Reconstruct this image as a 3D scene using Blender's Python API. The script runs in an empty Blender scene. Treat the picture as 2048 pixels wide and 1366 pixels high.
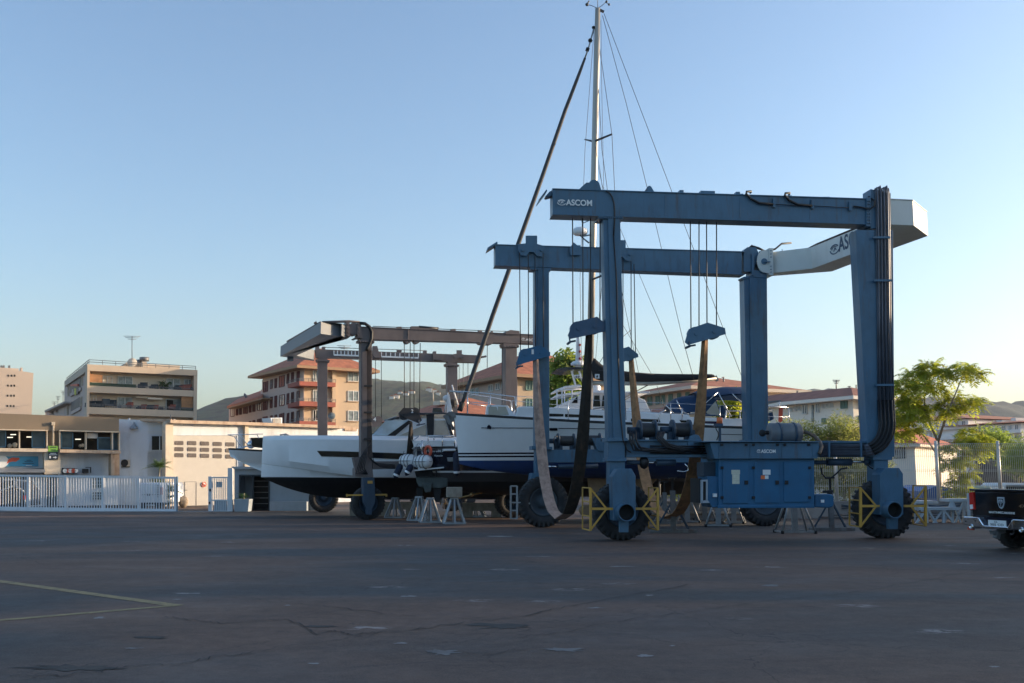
EXPO = 1.25
import bpy, bmesh, math, random
from mathutils import Vector as V, Matrix
R = math.radians
sc = bpy.context.scene
COL = sc.collection
rnd = random.Random(7)
# ------------------------------------------------------------------ camera frame (photo pixels, 2048 x 1366)
F = 1991.0
TH = math.atan(265 / F)
CT, ST = math.cos(TH), math.sin(TH)
H = 1.74
CAM = V((0, 0, H))
UP = V((0, 0, 1))
def dirn(px, py):
    u = (px - 1024) / F
    v = (683 - py) / F
    return V((u, CT - v * ST, v * CT + ST))
def at(px, py, Y):
    d = dirn(px, py)
    return CAM + d * (Y / d.y)
def hz(px, py, z=0.0):
    d = dirn(px, py)
    return CAM + d * ((z - H) / d.z)
def Zm(x0, y0, s):
    return lambda x, y: (x0 + x / s, y0 + y / s)
zA = Zm(1060, 340, 4.876); zB = Zm(1460, 350, 4.655); zC = Zm(960, 440, 4.268); zD = Zm(1020, 700, 3.415)
zE = Zm(1380, 760, 4.018); zF = Zm(1600, 680, 3.176); zG = Zm(760, 660, 3.2525); zH = Zm(420, 620, 3.104)
zI = Zm(540, 630, 3.793); zJ = Zm(1400, 860, 6.209); zK = Zm(1700, 700, 3.414); zL = Zm(0, 820, 6.208)
zM = Zm(220, 820, 6.208); zN = Zm(100, 660, 6.4); zO = Zm(440, 690, 6.827); zP = Zm(780, 860, 6.832)
zQ = Zm(1080, 680, 7.59); zR = Zm(1280, 740, 8.536); zS = Zm(1260, 860, 5.939); zT = Zm(1900, 960, 9.108)
zU = Zm(1080, 0, 3.595)
def pz(z, *pts):
    return [z(x, y) for x, y in pts]
class Plane:
    """A vertical plane through two points; u runs along it to the right, n away from the viewer."""
    def __init__(s, A, B):
        s.A = V((A[0], A[1], 0))
        d = V((B[0] - A[0], B[1] - A[1], 0))
        s.L = d.length
        s.u = d.normalized()
        s.n = V((-s.u.y, s.u.x, 0))
    def p(s, px, py, off=0.0):
        d = dirn(px, py)
        t = (off + s.n.dot(s.A - CAM)) / s.n.dot(d)
        return CAM + d * t
    def w(s, a, z, off=0.0):
        return s.A + s.u * a + s.n * off + UP * z
    def a(s, px, py, off=0.0):
        return (s.p(px, py, off) - s.A).dot(s.u)
# ------------------------------------------------------------------ mesh collector
class MB:
    def __init__(s):
        s.v = []; s.f = []; s.m = []; s.sm = []
    def add(s, vs, fs, mat=0, smooth=False):
        b = len(s.v)
        s.v += [tuple(x) for x in vs]
        for f in fs:
            s.f.append([b + i for i in f]); s.m.append(mat); s.sm.append(smooth)
        return s
    def hexa(s, q, mat=0):
        return s.add(q, [(0, 3, 2, 1), (4, 5, 6, 7), (0, 1, 5, 4), (1, 2, 6, 5), (2, 3, 7, 6), (3, 0, 4, 7)], mat)
    def box(s, a, b, mat=0):
        x0, y0, z0 = a; x1, y1, z1 = b
        return s.hexa([(x0, y0, z0), (x1, y0, z0), (x1, y1, z0), (x0, y1, z0), (x0, y0, z1), (x1, y0, z1), (x1, y1, z1), (x0, y1, z1)], mat)
    def bar(s, p, q, w, h=None, up=UP, mat=0):
        p = V(p); q = V(q); h = w if h is None else h
        d = (q - p).normalized()
        if abs(d.dot(up)) > .98: up = V((0, 1, 0)) if abs(d.y) < .9 else V((1, 0, 0))
        sx = d.cross(up).normalized() * (w / 2)
        sy = sx.cross(d).normalized() * (h / 2)
        return s.hexa([p - sx - sy, p + sx - sy, q + sx - sy, q - sx - sy, p - sx + sy, p + sx + sy, q + sx + sy, q - sx + sy], mat)
    def prism(s, poly, vec, mat=0):
        n = len(poly); vec = V(vec)
        vs = [V(p) for p in poly] + [V(p) + vec for p in poly]
        fs = [tuple(range(n)), tuple(range(2 * n - 1, n - 1, -1))]
        fs += [(i, i + n, (i + 1) % n + n, (i + 1) % n) for i in range(n)]
        return s.add(vs, fs, mat)
    def slab(s, pl, pxs, o0, o1, mat=0):
        return s.prism([pl.p(x, y, o0) for x, y in pxs], pl.n * (o1 - o0), mat)
    def pb(s, pl, a, b, w, off=0.0, d=None, mat=0):
        """a bar between two traced points of a plane, w thick in the plane, d deep"""
        return s.bar(pl.p(*a, off), pl.p(*b, off), w if d is None else d, w, up=pl.n.cross((pl.p(*b, off) - pl.p(*a, off)).normalized()), mat=mat)
    def rings(s, rs, closed=True, caps=True, mat=0, smooth=True, mats=None):
        n = len(rs[0]); b = len(s.v)
        for r in rs: s.v += [tuple(x) for x in r]
        for i in range(len(rs) - 1):
            for j in range(n if closed else n - 1):
                k = (j + 1) % n
                s.f.append([b + i * n + j, b + i * n + k, b + (i + 1) * n + k, b + (i + 1) * n + j])
                s.m.append(mats[j] if mats else mat); s.sm.append(smooth)
        if caps and closed:
            for i in (0, len(rs) - 1):
                s.f.append([b + i * n + j for j in range(n)]); s.m.append(mat); s.sm.append(False)
        return s
    def lathe(s, c, axis, prof, n=24, mat=0, smooth=True, caps=False):
        c = V(c); axis = V(axis).normalized()
        e = axis.orthogonal().normalized(); g = axis.cross(e)
        rs = [[c + axis * d + (e * math.cos(t) + g * math.sin(t)) * r for t in [2 * math.pi * k / n for k in range(n)]] for d, r in prof]
        return s.rings(rs, True, caps, mat, smooth)
    def cyl(s, p, q, r, r2=None, n=12, mat=0, smooth=True):
        p = V(p); q = V(q)
        return s.lathe(p, q - p, [(0, r), ((q - p).length, r if r2 is None else r2)], n, mat, smooth, True)
    def tube(s, pts, r, n=6, mat=0):
        pts = [V(p) for p in pts]
        rs = []; pe = None
        for i, p in enumerate(pts):
            d = (pts[min(i + 1, len(pts) - 1)] - pts[max(i - 1, 0)]).normalized()
            e = d.orthogonal().normalized() if pe is None else (pe - d * pe.dot(d)).normalized()
            pe = e
            g = d.cross(e)
            rr = r[i] if isinstance(r, (list, tuple)) else r
            rs.append([p + (e * math.cos(2 * math.pi * k / n) + g * math.sin(2 * math.pi * k / n)) * rr for k in range(n)])
        return s.rings(rs, True, True, mat, True)
    def ball(s, c, r, n=10, mat=0):
        c = V(c); rx, ry, rz = r if isinstance(r, (list, tuple)) else (r, r, r)
        rs = []
        for i in range(n // 2 + 1):
            a = -math.pi / 2 + math.pi * i / (n // 2)
            k = max(math.cos(a), 1e-3)
            rs.append([c + V((rx * k * math.cos(2 * math.pi * j / n), ry * k * math.sin(2 * math.pi * j / n), rz * math.sin(a))) for j in range(n)])
        return s.rings(rs, True, False, mat, True)
    def quad(s, a, b, c, d, mat=0):
        return s.add([a, b, c, d], [(0, 1, 2, 3)], mat)
    def build(s, name, mats, parent=None, local=False, bevel=0.0, norm=True, loc=None, sub=0):
        me = bpy.data.meshes.new(name)
        if not isinstance(mats, (list, tuple)): mats = [mats]
        M = None
        if parent is not None and not local:
            M = MW[parent.name].inverted()
        if parent is None and loc is not None:
            M = Matrix.Translation(V(loc)).inverted()
        vs = [M @ V(x) for x in s.v] if M is not None else s.v
        me.from_pydata([tuple(x) for x in vs], [], s.f)
        for m in mats: me.materials.append(m)
        me.polygons.foreach_set('material_index', s.m)
        me.polygons.foreach_set('use_smooth', s.sm)
        if norm:
            bm = bmesh.new(); bm.from_mesh(me)
            bmesh.ops.recalc_face_normals(bm, faces=bm.faces)
            bm.to_mesh(me); bm.free()
        me.update()
        o = bpy.data.objects.new(name, me)
        COL.objects.link(o)
        if parent is not None:
            o.parent = parent; MW[o.name] = MW[parent.name]
        else:
            if loc is not None: o.location = loc
            MW[o.name] = Matrix.Translation(V(loc)) if loc is not None else Matrix.Identity(4)
        if bevel:
            b = o.modifiers.new('Bevel', 'BEVEL'); b.width = bevel; b.segments = 2; b.limit_method = 'ANGLE'; b.angle_limit = R(40)
        if sub:
            b = o.modifiers.new('Subdivision', 'SUBSURF'); b.levels = sub; b.render_levels = sub
        return o
MW = {}
def tag(o, label=None, cat=None, group=None, kind=None):
    if label: o['label'] = label
    if cat: o['category'] = cat
    if group: o['group'] = group
    if kind: o['kind'] = kind
    return o
def thing(name, label, cat, loc=(0, 0, 0), rotz=0.0, group=None):
    o = bpy.data.objects.new(name, None); COL.objects.link(o)
    o.location = loc; o.rotation_euler = (0, 0, rotz); o.empty_display_size = .2
    MW[o.name] = Matrix.Translation(V(loc)) @ Matrix.Rotation(rotz, 4, 'Z')
    return tag(o, label, cat, group)
def kids(o): return [c for c in COL.objects if c.parent == o]
def dup(root, loc, rotz=0.0, label=None, group=None, scale=None):
    r = root.copy(); COL.objects.link(r); r.location = loc; r.rotation_euler = (0, 0, rotz)
    if scale: r.scale = scale
    tag(r, label, None, group)
    for ch in list(root.children):
        c = ch.copy(); COL.objects.link(c); c.parent = r
        for g in list(ch.children):
            d = g.copy(); COL.objects.link(d); d.parent = c
    return r
def text(name, body, pl, px, off, height_px, mat, parent, width_px=None, bold=.012, depth=.004, shear=0.0, spacing=1.0):
    """real lettering on a vertical plane, traced: px = lower left corner in the photo"""
    cu = bpy.data.curves.new(name, 'FONT'); cu.body = body; cu.extrude = 0.0; cu.offset = bold; cu.shear = shear; cu.space_character = spacing
    o = bpy.data.objects.new(name, cu); COL.objects.link(o)
    dg = bpy.context.evaluated_depsgraph_get(); dg.update()
    me = bpy.data.meshes.new_from_object(o.evaluated_get(dg))
    COL.objects.unlink(o); bpy.data.objects.remove(o)
    xs = [v.co.x for v in me.vertices]; ys = [v.co.y for v in me.vertices]
    x0, x1, y0, y1 = min(xs), max(xs), min(ys), max(ys)
    p0 = pl.p(px[0], px[1], off)
    hh = (pl.p(px[0], px[1] - height_px, off) - p0).length
    ww = (pl.p(px[0] + width_px, px[1], off) - p0).length if width_px else hh * (x1 - x0) / (y1 - y0)
    mb = MB()
    for v in me.vertices:
        mb.v.append(tuple(p0 + pl.u * ((v.co.x - x0) / (x1 - x0) * ww) + UP * ((v.co.y - y0) / (y1 - y0) * hh)))
    for f in me.polygons:
        mb.f.append(list(f.vertices)); mb.m.append(0); mb.sm.append(False)
    bpy.data.meshes.remove(me)
    return mb.build(name, mat, parent, norm=False)
# ------------------------------------------------------------------ materials
def node(nt, t, **k):
    n = nt.nodes.new(t)
    for a, b in k.items():
        if a in n.inputs.keys() if isinstance(a, str) else False: n.inputs[a].default_value = b
        else: setattr(n, a, b)
    return n
def M(name, col, rough=.5, metal=0.0, var=.12, scale=2.0, bump=0.0, bscale=30.0, dirt=None, dscale=(3, 3, .6), damt=.5, coat=0.0, trans=0.0, spec=.5, rust=None, leaf=False, emit=0.0):
    m = bpy.data.materials.new(name); m.use_nodes = True
    nt = m.node_tree; b = nt.nodes['Principled BSDF']; L = nt.links
    c = tuple(col) + (1,) if len(col) == 3 else col
    b.inputs['Roughness'].default_value = rough; b.inputs['Metallic'].default_value = metal
    b.inputs['Specular IOR Level'].default_value = spec
    if coat: b.inputs['Coat Weight'].default_value = coat; b.inputs['Coat Roughness'].default_value = .08
    if trans: b.inputs['Transmission Weight'].default_value = trans
    if emit: b.inputs['Emission Color'].default_value = c; b.inputs['Emission Strength'].default_value = emit
    tc = nt.nodes.new('ShaderNodeTexCoord')
    no = nt.nodes.new('ShaderNodeTexNoise'); no.inputs['Scale'].default_value = scale; no.inputs['Detail'].default_value = 6; no.inputs['Roughness'].default_value = .62
    L.new(tc.outputs['Object'], no.inputs['Vector'])
    mr = nt.nodes.new('ShaderNodeMapRange'); mr.inputs['From Min'].default_value = .3; mr.inputs['From Max'].default_value = .7
    mr.inputs['To Min'].default_value = 1 - var; mr.inputs['To Max'].default_value = 1 + var
    L.new(no.outputs['Fac'], mr.inputs['Value'])
    vm = nt.nodes.new('ShaderNodeVectorMath'); vm.operation = 'SCALE'; vm.inputs[0].default_value = c[:3]
    L.new(mr.outputs['Result'], vm.inputs['Scale'])
    out = vm.outputs['Vector']
    if dirt:
        mp = nt.nodes.new('ShaderNodeMapping'); mp.inputs['Scale'].default_value = dscale
        L.new(tc.outputs['Object'], mp.inputs['Vector'])
        n2 = nt.nodes.new('ShaderNodeTexNoise'); n2.inputs['Scale'].default_value = 1.0; n2.inputs['Detail'].default_value = 8; n2.inputs['Roughness'].default_value = .7
        L.new(mp.outputs['Vector'], n2.inputs['Vector'])
        r2 = nt.nodes.new('ShaderNodeMapRange'); r2.inputs['From Min'].default_value = .5; r2.inputs['From Max'].default_value = .72; r2.inputs['To Max'].default_value = damt
        L.new(n2.outputs['Fac'], r2.inputs['Value'])
        mx = nt.nodes.new('ShaderNodeMix'); mx.data_type = 'RGBA'
        L.new(r2.outputs['Result'], mx.inputs['Factor']); L.new(out, mx.inputs['A']); mx.inputs['B'].default_value = tuple(dirt) + (1,)
        out = mx.outputs['Result']
    if rust:
        mp = nt.nodes.new('ShaderNodeMapping'); mp.inputs['Scale'].default_value = (5, 5, .55); L.new(tc.outputs['Object'], mp.inputs['Vector'])
        n4 = nt.nodes.new('ShaderNodeTexNoise'); n4.inputs['Scale'].default_value = 1.0; n4.inputs['Detail'].default_value = 9; n4.inputs['Roughness'].default_value = .75; L.new(mp.outputs['Vector'], n4.inputs['Vector'])
        r4 = nt.nodes.new('ShaderNodeMapRange'); r4.inputs['From Min'].default_value = .55; r4.inputs['From Max'].default_value = .70; r4.inputs['To Max'].default_value = .75; L.new(n4.outputs['Fac'], r4.inputs['Value'])
        m4 = nt.nodes.new('ShaderNodeMix'); m4.data_type = 'RGBA'; L.new(r4.outputs['Result'], m4.inputs['Factor']); L.new(out, m4.inputs['A']); m4.inputs['B'].default_value = tuple(rust) + (1,); out = m4.outputs['Result']
        n5 = nt.nodes.new('ShaderNodeTexNoise'); n5.inputs['Scale'].default_value = 9.0; n5.inputs['Detail'].default_value = 6; L.new(tc.outputs['Object'], n5.inputs['Vector'])
        r5 = nt.nodes.new('ShaderNodeMapRange'); r5.inputs['From Min'].default_value = .66; r5.inputs['From Max'].default_value = .70; r5.inputs['To Max'].default_value = .5; L.new(n5.outputs['Fac'], r5.inputs['Value'])
        m5 = nt.nodes.new('ShaderNodeMix'); m5.data_type = 'RGBA'; L.new(r5.outputs['Result'], m5.inputs['Factor']); L.new(out, m5.inputs['A']); m5.inputs['B'].default_value = (.10, .15, .19, 1); out = m5.outputs['Result']
    L.new(out, b.inputs['Base Color'])
    rr = nt.nodes.new('ShaderNodeMapRange'); rr.inputs['To Min'].default_value = max(0, rough - .1); rr.inputs['To Max'].default_value = min(1, rough + .12)
    L.new(no.outputs['Fac'], rr.inputs['Value']); L.new(rr.outputs['Result'], b.inputs['Roughness'])
    if bump:
        n3 = nt.nodes.new('ShaderNodeTexNoise'); n3.inputs['Scale'].default_value = bscale; n3.inputs['Detail'].default_value = 4
        L.new(tc.outputs['Object'], n3.inputs['Vector'])
        bp = nt.nodes.new('ShaderNodeBump'); bp.inputs['Strength'].default_value = bump; bp.inputs['Distance'].default_value = .02
        L.new(n3.outputs['Fac'], bp.inputs['Height']); L.new(bp.outputs['Normal'], b.inputs['Normal'])
    if leaf:
        tr = nt.nodes.new('ShaderNodeBsdfTranslucent'); gm = nt.nodes.new('ShaderNodeVectorMath'); gm.operation = 'SCALE'; gm.inputs['Scale'].default_value = 2.2; L.new(out, gm.inputs[0]); L.new(gm.outputs['Vector'], tr.inputs['Color'])
        ms = nt.nodes.new('ShaderNodeMixShader'); ms.inputs['Fac'].default_value = .5
        L.new(b.outputs['BSDF'], ms.inputs[1]); L.new(tr.outputs['BSDF'], ms.inputs[2])
        L.new(ms.outputs['Shader'], nt.nodes['Material Output'].inputs['Surface'])
    return m
RUST = (.16, .065, .03)
m_blue = M('lift_blue_paint', (.058, .142, .228), .42, var=.16, scale=.9, dirt=(.03, .055, .09), damt=.5, bump=.04, bscale=6, coat=.12, rust=(.085, .055, .04))
m_blue2 = M('cabinet_blue_paint', (.016, .118, .245), .38, var=.14, scale=1.4, dirt=(.04, .07, .11), damt=.4, coat=.15)
m_rim = M('dusty_blue_rim', (.055, .075, .095), .6, var=.2, dirt=(.07, .065, .055), damt=.5)
m_blued = M('dark_blue_steel', (.03, .06, .10), .5, var=.2, dirt=(.02, .02, .02), damt=.5)
m_cream = M('cream_white_paint', (.66, .66, .62), .45, var=.06, scale=.8, dirt=(.40, .37, .31), damt=.3, dscale=(1.5, 1.5, .5))
m_brown = M('faded_mauve_grey_steel', (.165, .132, .124), .55, var=.16, scale=1.2, dirt=(.10, .08, .075), damt=.5)
m_greyl = M('light_grey_steel', (.36, .41, .46), .5, var=.08, dirt=(.25, .27, .29), damt=.4)
m_greyb = M('weathered_grey_beam', (.19, .205, .225), .55, var=.12, dirt=(.13, .135, .14), damt=.5)
m_black = M('black_rubber', (.018, .018, .02), .75, var=.25, scale=5, bump=.1)
m_tyre = M('dusty_tyre_rubber', (.026, .027, .03), .82, var=.3, scale=3, dirt=(.09, .085, .075), damt=.5, dscale=(4, 4, 4), bump=.15)
m_hose = M('black_hose', (.012, .012, .014), .5, var=.2)
m_pipe = M('steel_pipe', (.10, .11, .14), .4, .1, var=.3, dirt=(.05, .04, .045), damt=.5)
m_rope = M('wire_rope', (.05, .05, .052), .5, .5, var=.2)
m_yel = M('yellow_safety_paint', (.56, .31, .05), .5, var=.18, scale=3, dirt=(.25, .2, .12), damt=.5)
m_white = M('white_gelcoat', (.78, .79, .81), .38, var=.03, coat=.12, dirt=(.66, .66, .64), damt=.25, dscale=(1.2, 1.2, .3))
m_letter = M('white_lettering', (.78, .8, .8), .5, var=.06)
m_letterb = M('dark_blue_lettering', (.03, .06, .11), .5, var=.06)
m_galv = M('galvanised_steel', (.31, .33, .35), .5, .4, var=.2, scale=4, dirt=(.2, .16, .13), damt=.5)
m_galvd = M('weathered_steel', (.2, .2, .2), .55, .5, var=.3, scale=4, dirt=RUST, damt=.6)
m_chrome = M('chrome', (.75, .76, .78), .1, 1.0, var=.04)
m_inox = M('stainless_rail', (.62, .63, .65), .2, .9, var=.05)
m_strapd = M('dark_webbing', (.035, .028, .022), .85, var=.35, scale=7, dirt=(.12, .07, .045), damt=.6, dscale=(6, 6, 1.2), bump=.2, bscale=90)
m_strapl = M('worn_sunlit_webbing', (.36, .25, .20), .85, var=.3, scale=6, dirt=(.08, .055, .045), damt=.7, dscale=(7, 7, 1.0), bump=.2, bscale=90)  # pinkish tan of sunlight put into the worn strap's colour
m_strapo = M('sun_orange_webbing', (.33, .175, .08), .8, var=.35, scale=6, dirt=(.07, .045, .03), damt=.8, dscale=(7, 7, .9), bump=.2, bscale=90)  # low sun's orange glow mixed into the base colour
m_glass = M('dark_glass', (.008, .010, .013), .12, var=.1, spec=.25)
m_wood = M('weathered_timber', (.30, .26, .21), .8, var=.25, scale=6, dirt=(.12, .09, .07), damt=.6, bump=.2)
# ------------------------------------------------------------------ ground
def asphalt():
    m = bpy.data.materials.new('old_patched_asphalt'); m.use_nodes = True
    nt = m.node_tree; L = nt.links; b = nt.nodes['Principled BSDF']
    geo = nt.nodes.new('ShaderNodeNewGeometry')
    def mapn(scale, rot=0):
        mp = nt.nodes.new('ShaderNodeMapping'); mp.inputs['Scale'].default_value = scale; mp.inputs['Rotation'].default_value = (0, 0, R(rot))
        L.new(geo.outputs['Position'], mp.inputs['Vector']); return mp.outputs['Vector']
    def noise(vec, sc_, det=5, rough=.6, dist=0.0):
        n = nt.nodes.new('ShaderNodeTexNoise'); n.inputs['Scale'].default_value = sc_; n.inputs['Detail'].default_value = det; n.inputs['Roughness'].default_value = rough; n.inputs['Distortion'].default_value = dist
        L.new(vec, n.inputs['Vector']); return n.outputs['Fac']
    def rng(x, a, c, lo=0.0, hi=1.0):
        r = nt.nodes.new('ShaderNodeMapRange'); r.inputs['From Min'].default_value = a; r.inputs['From Max'].default_value = c; r.inputs['To Min'].default_value = lo; r.inputs['To Max'].default_value = hi
        L.new(x, r.inputs['Value']); return r.outputs['Result']
    def mix(f, a, c):
        x = nt.nodes.new('ShaderNodeMix'); x.data_type = 'RGBA'
        if isinstance(f, float): x.inputs['Factor'].default_value = f
        else: L.new(f, x.inputs['Factor'])
        for k, y in (('A', a), ('B', c)):
            if isinstance(y, tuple): x.inputs[k].default_value = y + (1,)
            else: L.new(y, x.inputs[k])
        return x.outputs['Result']
    def mul(a, c):
        x = nt.nodes.new('ShaderNodeMath'); x.operation = 'MULTIPLY'
        L.new(a, x.inputs[0])
        if isinstance(c, float): x.inputs[1].default_value = c
        else: L.new(c, x.inputs[1])
        return x.outputs[0]
    def scl(f, a):
        x = nt.nodes.new('ShaderNodeVectorMath'); x.operation = 'SCALE'; L.new(a, x.inputs[0]); L.new(f, x.inputs['Scale']); return x.outputs['Vector']
    big = noise(mapn((.06, .16, 1), 6), 1.0, 5, .55, .6)
    mid = noise(mapn((.35, .6, 1), -8), 1.0, 7, .65, .4)
    patch = rng(big, .44, .58)
    c = mix(patch, (.046, .055, .062), (.118, .084, .066))
    c = mix(rng(mid, .45, .75, 0, .6), c, (.090, .075, .066))
    stain = rng(noise(mapn((.9, 1.5, 1), 20), 1.0, 6, .7, .8), .60, .74, 0, .55)
    c = mix(stain, c, (.018, .018, .019))
    c = mix(rng(noise(mapn((2.2, 6, 1), 12), 1.0, 5, .7), .68, .76, 0, .5), c, (.13, .12, .11))
    c = scl(rng(noise(geo.outputs['Position'], 4.0, 5, .75), .35, .65, 1.12, .78), c)
    c = scl(rng(noise(geo.outputs['Position'], 16.0, 4, .8), .34, .68, .72, 1.3), c)
    fine = noise(geo.outputs['Position'], 55.0, 3, .8)
    c = scl(rng(fine, .3, .75, .65, 1.5), c)
    c = mix(rng(noise(geo.outputs['Position'], 30.0, 2, .8), .66, .72, 0, .6), c, (.015, .015, .017))
    # cracks
    ds = nt.nodes.new('ShaderNodeVectorMath'); ds.operation = 'ADD'
    nz = nt.nodes.new('ShaderNodeTexNoise'); nz.inputs['Scale'].default_value = .9; nz.inputs['Detail'].default_value = 6
    L.new(geo.outputs['Position'], nz.inputs['Vector'])
    sk = nt.nodes.new('ShaderNodeVectorMath'); sk.operation = 'SCALE'; sk.inputs['Scale'].default_value = 2.2
    L.new(nz.outputs['Color'], sk.inputs[0]); L.new(geo.outputs['Position'], ds.inputs[0]); L.new(sk.outputs['Vector'], ds.inputs[1])
    vo = nt.nodes.new('ShaderNodeTexVoronoi'); vo.feature = 'DISTANCE_TO_EDGE'; vo.inputs['Scale'].default_value = .24
    L.new(ds.outputs['Vector'], vo.inputs['Vector'])
    keep = rng(noise(mapn((.12, .12, 1)), 1.0, 2), .44, .52)
    crack = mul(rng(vo.outputs['Distance'], .0, .005, .6, 0), keep)
    c = mix(crack, c, (.012, .012, .013))
    # pale paint and rubbish flecks
    v2 = nt.nodes.new('ShaderNodeTexVoronoi'); v2.inputs['Scale'].default_value = 1.0
    L.new(mapn((.45, .8, 1), 5), v2.inputs['Vector'])
    fl = mul(rng(v2.outputs['Distance'], .06, .16, 1, 0), rng(noise(mapn((5, 9, 1)), 1.0, 3), .48, .56))
    c = mix(mul(fl, .75), c, (.30, .31, .32))
    tint = nt.nodes.new('ShaderNodeMix'); tint.data_type = 'RGBA'; tint.blend_type = 'MULTIPLY'; tint.inputs['Factor'].default_value = 1.0; tint.inputs['B'].default_value = (1.10, .98, .92, 1); L.new(c, tint.inputs['A']); c = tint.outputs['Result']
    L.new(c, b.inputs['Base Color'])
    L.new(rng(mid, .3, .7, .62, .9), b.inputs['Roughness'])
    b.inputs['Specular IOR Level'].default_value = .35
    bp = nt.nodes.new('ShaderNodeBump'); bp.inputs['Strength'].default_value = .55; bp.inputs['Distance'].default_value = .012
    ad = nt.nodes.new('ShaderNodeMath'); ad.operation = 'SUBTRACT'
    L.new(fine, ad.inputs[0]); L.new(crack, ad.inputs[1]); L.new(ad.outputs[0], bp.inputs['Height']); L.new(bp.outputs['Normal'], b.inputs['Normal'])
    return m
g = MB(); S = 2900
g.quad((-S, -60, 0), (S, -60, 0), (S, 2650, 0), (-S, 2650, 0))
tag(g.build('ground', asphalt()), kind='structure')
m_line = M('worn_yellow_line', (.25, .20, .10), .85, var=.3, scale=9, dirt=(.07, .06, .05), damt=.85, dscale=(5, 5, 5))
g = MB()
def stripe(a, b, w):
    p, q = hz(*a), hz(*b); d = (q - p).normalized(); s = V((-d.y, d.x, 0)) * w / 2; z = V((0, 0, .004))
    g.quad(p - s + z, q - s + z, q + s + z, p + s + z)
stripe((-60, 1154.5), (357, 1212), .19)
stripe((352, 1211), (-60, 1246), .15)
tag(g.build('road_marking', m_line), kind='structure')
def patch(name, px, py, w, h, mat, seed, z=.004):
    """an irregular repair or worn spot lying on the asphalt, w x h photo pixels"""
    r_ = random.Random(seed); n = 22; P = []
    for k in range(n):
        t = 2 * math.pi * k / n; q = r_.uniform(.35, 1.15)
        p = hz(px + w / 2 * q * math.cos(t), py + h / 2 * q * math.sin(t)); P.append((p.x, p.y, z))
    b = MB(); b.add(P, [list(range(n))]); return tag(b.build(name, mat), kind='structure')
m_pp = M('pale_worn_asphalt', (.145, .145, .145), .8, var=.25, scale=5, dirt=(.07, .06, .055), damt=.8, dscale=(3, 3, 3), bump=.3)
m_dp = M('dark_repair_asphalt', (.036, .034, .033), .85, var=.4, scale=4, dirt=(.08, .07, .06), damt=.7, dscale=(2, 2, 2), bump=.5)
m_wp = M('white_paint_fleck', (.23, .23, .23), .8, var=.3, scale=6, dirt=(.08, .075, .07), damt=.95, dscale=(6, 6, 6))
for i, (x, y, w, h, m) in enumerate(((1128, 1300, 112, 10, m_pp), (1545, 1171, 52, 5, m_pp), (886, 1305, 80, 12, m_pp), (640, 1253, 90, 5, m_dp), (1010, 1252, 150, 16, m_dp), (150, 1336, 240, 14, m_dp), (300, 1275, 90, 6, m_dp), (372, 1187, 66, 3.2, m_wp), (355, 1199, 24, 2, m_wp), (198, 1236, 34, 5, m_wp), (800, 1287, 34, 4, m_wp), (1000, 1073, 62, 2.6, m_wp), (1242, 1133, 60, 2.4, m_wp), (630, 1328, 34, 4, m_wp), (820, 1193, 44, 3, m_wp), (1300, 1191, 20, 3, m_wp), (1290, 1312, 36, 6, m_wp), (1190, 1216, 40, 3, m_wp), (1990, 1334, 30, 4, m_wp), (575, 1211, 20, 2, m_wp), (265, 1297, 44, 2.5, m_wp), (1345, 1292, 14, 3, m_wp))):
    patch('road_patch' if m is not m_wp else 'paint_fleck', x, y, w, h, m, 200 + i)
m_cr = M('crack_filling', (.030, .027, .026), .95, var=.5, scale=8)
for i, (pts, w) in enumerate((([(330, 1233), (400, 1242), (462, 1248), (540, 1238), (590, 1243), (636, 1270), (668, 1262), (700, 1270), (760, 1266), (840, 1258), (930, 1246), (1024, 1236), (1130, 1214), (1260, 1190), (1390, 1168)], .045), ([(0, 1352), (110, 1352), (200, 1343), (280, 1332), (380, 1326), (430, 1314), (520, 1306)], .035), ([(500, 1198), (600, 1208), (720, 1221), (850, 1236)], .03), ([(1024, 1278), (1130, 1264), (1250, 1240), (1400, 1222), (1560, 1200), (1700, 1186), (1860, 1160), (2048, 1124)], .03), ([(460, 1312), (560, 1296), (690, 1280), (780, 1262)], .025), ([(545, 1058), (700, 1068), (860, 1078), (1024, 1090)], .04), ([(930, 1306), (980, 1308), (1060, 1296)], .03))):
    r_ = random.Random(60 + i); L_ = []
    for a, c in zip(pts, pts[1:]):
        for k in range(9):
            t = k / 9; j = (c[1] - 948) * .016
            L_.append(hz(a[0] + (c[0] - a[0]) * t + r_.uniform(-4, 4), a[1] + (c[1] - a[1]) * t + r_.uniform(-j, j) * .5))
    b = MB(); rs = []
    for k, p in enumerate(L_):
        d = (L_[min(k + 1, len(L_) - 1)] - L_[max(k - 1, 0)]).normalized(); q = V((-d.y, d.x, 0)) * w * r_.uniform(.15, .8) / 2.6
        rs.append([p - q + UP * .008, p + q + UP * .008])
    b.rings(rs, False, False, 0, False); tag(b.build('road_crack', m_cr), kind='structure')
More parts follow.
